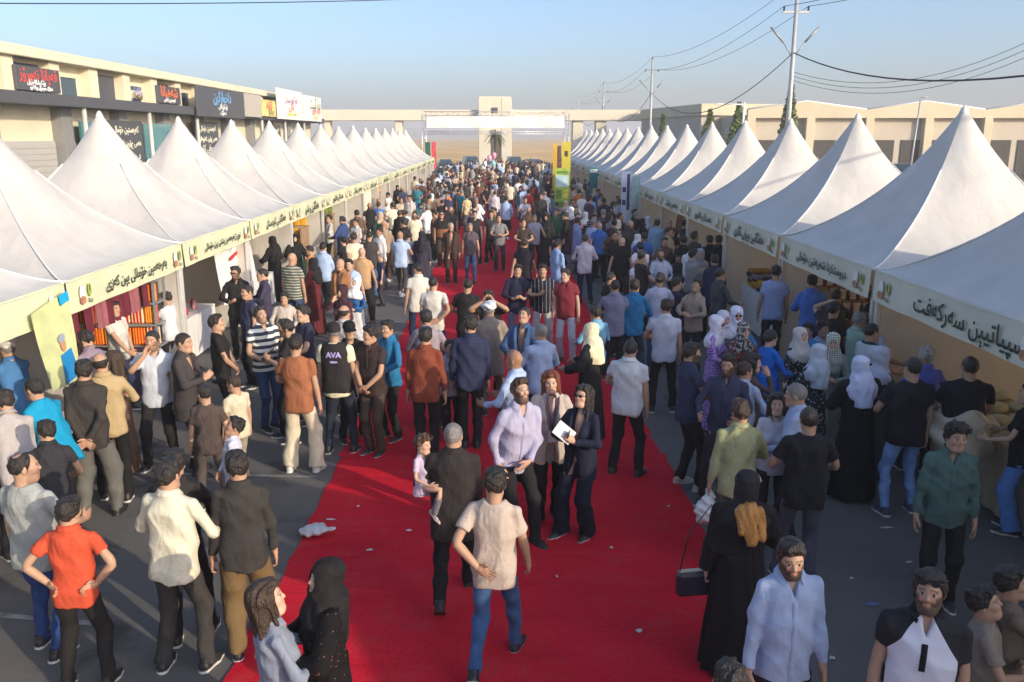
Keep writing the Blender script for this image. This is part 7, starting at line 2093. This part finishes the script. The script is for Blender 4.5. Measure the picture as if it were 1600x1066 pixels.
for ti, (yy, n_) in enumerate(((20.5, 'third'), (24.5, 'fourth'), (28.6, 'fifth'))):
    for a in range(12):
        for b in range(3):
            o = bpy.data.objects.new('honey_jar', JM); col.objects.link(o); o.location = (5.45 + .2 * b, yy + .12 + a * .19 + r.uniform(-.03, .03), .85)
            o.material_slots[0].link = 'OBJECT'; o.material_slots[0].material = jm[(a // 3 + b + ti) % 4]
            tag(o, f'small jar of honey or pickles on the counter of the {n_} right stall', 'jar', f'jars on the {n_} right counter')
# round woven tray hung on a right stall wall
m = MB(); m.lathe([(.02, .02), (.2, .03), (.38, .0), (.42, .05)], n=20); o = m.build('woven_tray', mat('wicker', (.20, .10, .05), .8, .4, 25)); o.location = (5.6, 27.2, 1.45); o.rotation_euler = (0, R(-80), 0); tag(o, 'round brown woven tray hanging at a right stall', 'tray')

# ------------------------------------------------------------------ banners in the aisle
def stand_banner(px0, px1, py0, Y, zb, label, mm, extra=(), nm='roll_up_banner'):
    a, b = at_y(px0, py0, Y), at_y(px1, py0, Y)
    e = empty(nm, ((a.x + b.x) / 2, Y, 0)); tag(e, label, 'banner'); w = b.x - a.x; H = a.z
    m = MB(); m.box((0, 0, (H + zb) / 2), (w, .02, H - zb)); m.build('panel', mm, e)
    m = MB(); m.tube([(0, .03, 0), (0, .03, H)], .02, 6); m.build('pole', M_DSTEEL, e)
    m = MB(); m.box((0, .03, .02), (w, .25, .04), bev=.01); m.build('base', M_DSTEEL, e)
    for (u, v, ww, hh, mt) in extra:
        m = MB(); m.box((w * (u - .5), -.012, zb + (H - zb) * v), (w * ww, .006, (H - zb) * hh)); m.build('print', mt, e)
    return e
stand_banner(867, 890, 263, 38, .25, 'tall green roll up banner with field pictures in the aisle', mat('banner_green', S(150, 176, 70), .6, .35, 3),
    [(.5, .93, .8, .04, mat('banner_title', S(90, 130, 60), .6, 0)), (.5, .78, .86, .2, mat('banner_sky', S(170, 200, 205), .6, .2, 4)), (.27, .55, .4, .16, mat('banner_leaf', S(90, 130, 50), .6, .5, 8)), (.73, .55, .4, .16, mat('banner_yellow', S(200, 196, 70), .6, .4, 8)), (.5, .32, .86, .2, mat('banner_leaf', S(90, 130, 50))), (.5, .1, .98, .16, mat('banner_dark', S(50, 96, 50), .6, .2))])
stand_banner(864, 871, 224, 45, .9, 'narrow yellow flag banner left of the aisle flags', mat('banner_amber', S(200, 164, 60), .6, .1), (), 'flag_banner')
stand_banner(878, 892, 222, 44, .9, 'wide yellow flag banner above the green banner', mat('banner_yellow2', S(190, 176, 60), .6, .1), [(.5, .8, .35, .1, M_INK)], 'flag_banner')
stand_banner(871, 877, 228, 44.5, .5, 'dark portrait banner between the yellow flags', mat('banner_brown', S(120, 90, 80), .6, .5, 5), (), 'flag_banner')
stand_banner(972, 986, 268, 31.5, 1.0, 'white and blue banner standing before the right tents', mat('banner_white', S(205, 210, 225), .6, .1), [(.75, .6, .3, .7, mat('banner_navy', S(40, 50, 110), .6, 0)), (.3, .65, .4, .1, mat('banner_navy', S(40, 50, 110))), (.3, .4, .4, .1, mat('banner_navy', S(40, 50, 110)))])
stand_banner(987, 1000, 275, 31.0, .2, 'pale green banner beside the white and blue one', mat('banner_pale', S(150, 180, 180), .6, .3, 4))
stand_banner(921, 934, 262, 45, .8, 'teal banner farther along the right tents', mat('banner_teal', S(30, 120, 130), .6, .2), [(.5, .9, .9, .1, M_WHITE)])
stand_banner(674, 681, 222, 78, 1.2, 'red and white flag banner at the end of the left tents', mat('banner_red', S(200, 70, 80), .6, .3, 3), (), 'flag_banner')
stand_banner(664, 672, 222, 80, 1.2, 'dark green flag banner beside the arch leg', mat('banner_dgreen', S(30, 90, 80), .6, .1), (), 'flag_banner')
for i, (px, py, c, lab) in enumerate(((772, 243, S(230, 150, 180), 'pink balloon above the distant crowd, nearest the tower'), (765, 247, S(225, 170, 190), 'paler pink balloon left of the others'), (771, 256, S(150, 205, 205), 'pale teal balloon below the pink ones'))):
    p = at_y(px, py, 72); e = empty('balloon', p); tag(e, lab, 'balloon')
    m = MB(); m.lathe([(.02, -.36), (.12, -.22), (.20, 0), (.18, .14), (.08, .24), (.01, .26)], n=14); m.build('skin', mat('balloon_%d' % i, c, .3, .02), e)
    m = MB(); m.tube([(0, 0, -.36), (.03, 0, -.8), (0, .02, -1.1)], .006, 4); m.build('string', M_WHITE, e)

# ------------------------------------------------------------------ cars
tyre = mat('tyre', (.02, .02, .02), .9, .1); rim = mat('rim', (.5, .5, .5), .3, .05, metal=.8)
def car(loc, rz, color, label, suv=False):
    e = empty('parked_car', loc, rz); tag(e, label, 'car', 'parked cars')
    H = 1.75 if suv else 1.45
    prof = [(-2.2, .35, .55), (-2.25, .62, .80), (-2.1, .85, .84), (-1.3, .92, .88), (-.75, 1.0, .88), (1.35, 1.02, .88), (1.9, .98, .86), (2.2, .85, .82), (2.25, .5, .78), (2.2, .32, .6)]
    V, F_ = [], []
    for (x, z, hw) in prof: V += [(x, -hw, .28), (x, -hw, max(z - .12, .3)), (x, -hw * .92, z), (x, hw * .92, z), (x, hw, max(z - .12, .3)), (x, hw, .28)]
    n = len(prof)
    F_ = [(i * 6 + k, i * 6 + k + 1, (i + 1) * 6 + k + 1, (i + 1) * 6 + k) for i in range(n - 1) for k in range(5)] + [(5, 4, 3, 2, 1, 0), tuple((n - 1) * 6 + k for k in range(6))]
    m = MB(); m.add(V, F_, False); body = m.build('body', mat('car_paint_%02x%02x%02x' % tuple(int(c * 255) for c in color), color, .25, .02, spec=.6), e)
    roofx = (-.35, 1.2) if not suv else (-.45, 1.9)
    bz = [(-1.05, .98, .80), (roofx[0], H - .05, .62), (roofx[0] + .3, H, .62), (roofx[1] - .2, H, .62), (roofx[1], H - .08, .62), (1.75 if not suv else 2.1, 1.0, .78)]
    V = []
    for (x, z, hw) in bz: V += [(x, -hw, z), (x, hw, z), (x, -.80, .97), (x, .80, .97)]
    m = MB(); m.add(V, [(4 * i, 4 * i + 1, 4 * i + 5, 4 * i + 4) for i in range(1, 4)]); m.build('roof', body.data.materials[0], e)
    m = MB()
    m.add(V, [(0, 1, 5, 4), (16, 17, 21, 20)] + [(4 * i, 4 * i + 4, 4 * i + 6, 4 * i + 2) for i in range(5)] + [(4 * i + 1, 4 * i + 3, 4 * i + 7, 4 * i + 5) for i in range(5)]); m.build('window', glass, e)
    for sx in (-1.35, 1.4):
        for sy in (-.80, .80):
            w = empty('wheel', (sx, sy, .33)); w.parent = e; w.rotation_euler = (R(90), 0, 0)
            m = MB(); m.lathe([(.22, -.10), (.33, -.09), (.33, .09), (.22, .10)], n=16); m.build('tyre', tyre, w)
            m = MB(); m.lathe([(.05, -.11), (.22, -.08), (.22, .08), (.05, .11)], n=10); m.build('rim', rim, w)
    for sy in (-.6, .6):
        m = MB(); m.box((-2.22, sy, .68), (.08, .3, .14), bev=.02); m.build('headlight', mat('lamp_glass', (.6, .6, .6), .1, 0), e)
        m = MB(); m.box((2.22, sy, .75), (.08, .28, .16), bev=.02); m.build('tail_light', mat('tail_red', (.4, .02, .02), .2, 0), e)
cp_ = at_z(1425, 292); car((at_y(1425, 262, 74).x, 74, 0), R(150), S(120, 160, 190), 'light blue four wheel drive parked before the warehouse', True)
cc_ = [S(210, 210, 212), S(40, 44, 48), S(150, 154, 160), S(225, 225, 225), S(60, 70, 90), S(180, 182, 184), S(30, 30, 32), S(120, 40, 36)]
cn = ['white', 'black', 'silver', 'bright white', 'dark blue', 'pale silver', 'deep black', 'dark red']
for i in range(8):
    car((-8.6 + i * 1.25 * 2.0 - (i % 2) * .3, 97 + (i % 3) * 2.6, 0), R(90 + 6 * (i % 3)), cc_[i], f'{cn[i]} car parked in the lot beyond the banner arch', i % 2 == 0)
for i, px in enumerate((1452, 1500)):
    car((at_y(px, 262, 76).x, 76, 0), R(170), cc_[i + 2], f"{['silver', 'white'][i]} car parked right of the light blue four wheel drive", False)

# ------------------------------------------------------------------ air
m = MB(); m.box((0, 1555, 15.4), (6200, 4110, 33.2))
hz = bpy.data.materials.new('thin_haze'); hz.use_nodes = True
n, l = nt(hz); n.remove(n['Principled BSDF'])
pv = n.new('ShaderNodeVolumePrincipled'); pv.inputs['Color'].default_value = (.86, .88, .92, 1); pv.inputs['Density'].default_value = .0012; pv.inputs['Anisotropy'].default_value = 0
l.new(pv.outputs[0], n['Material Output'].inputs['Volume'])
o = m.build('haze', hz); tag(o, 'thin dusty haze in the air over the far field', 'haze', kind='stuff')
print('props', time.time() - T0, sum(len(me.polygons) * 2 for me in bpy.data.meshes))
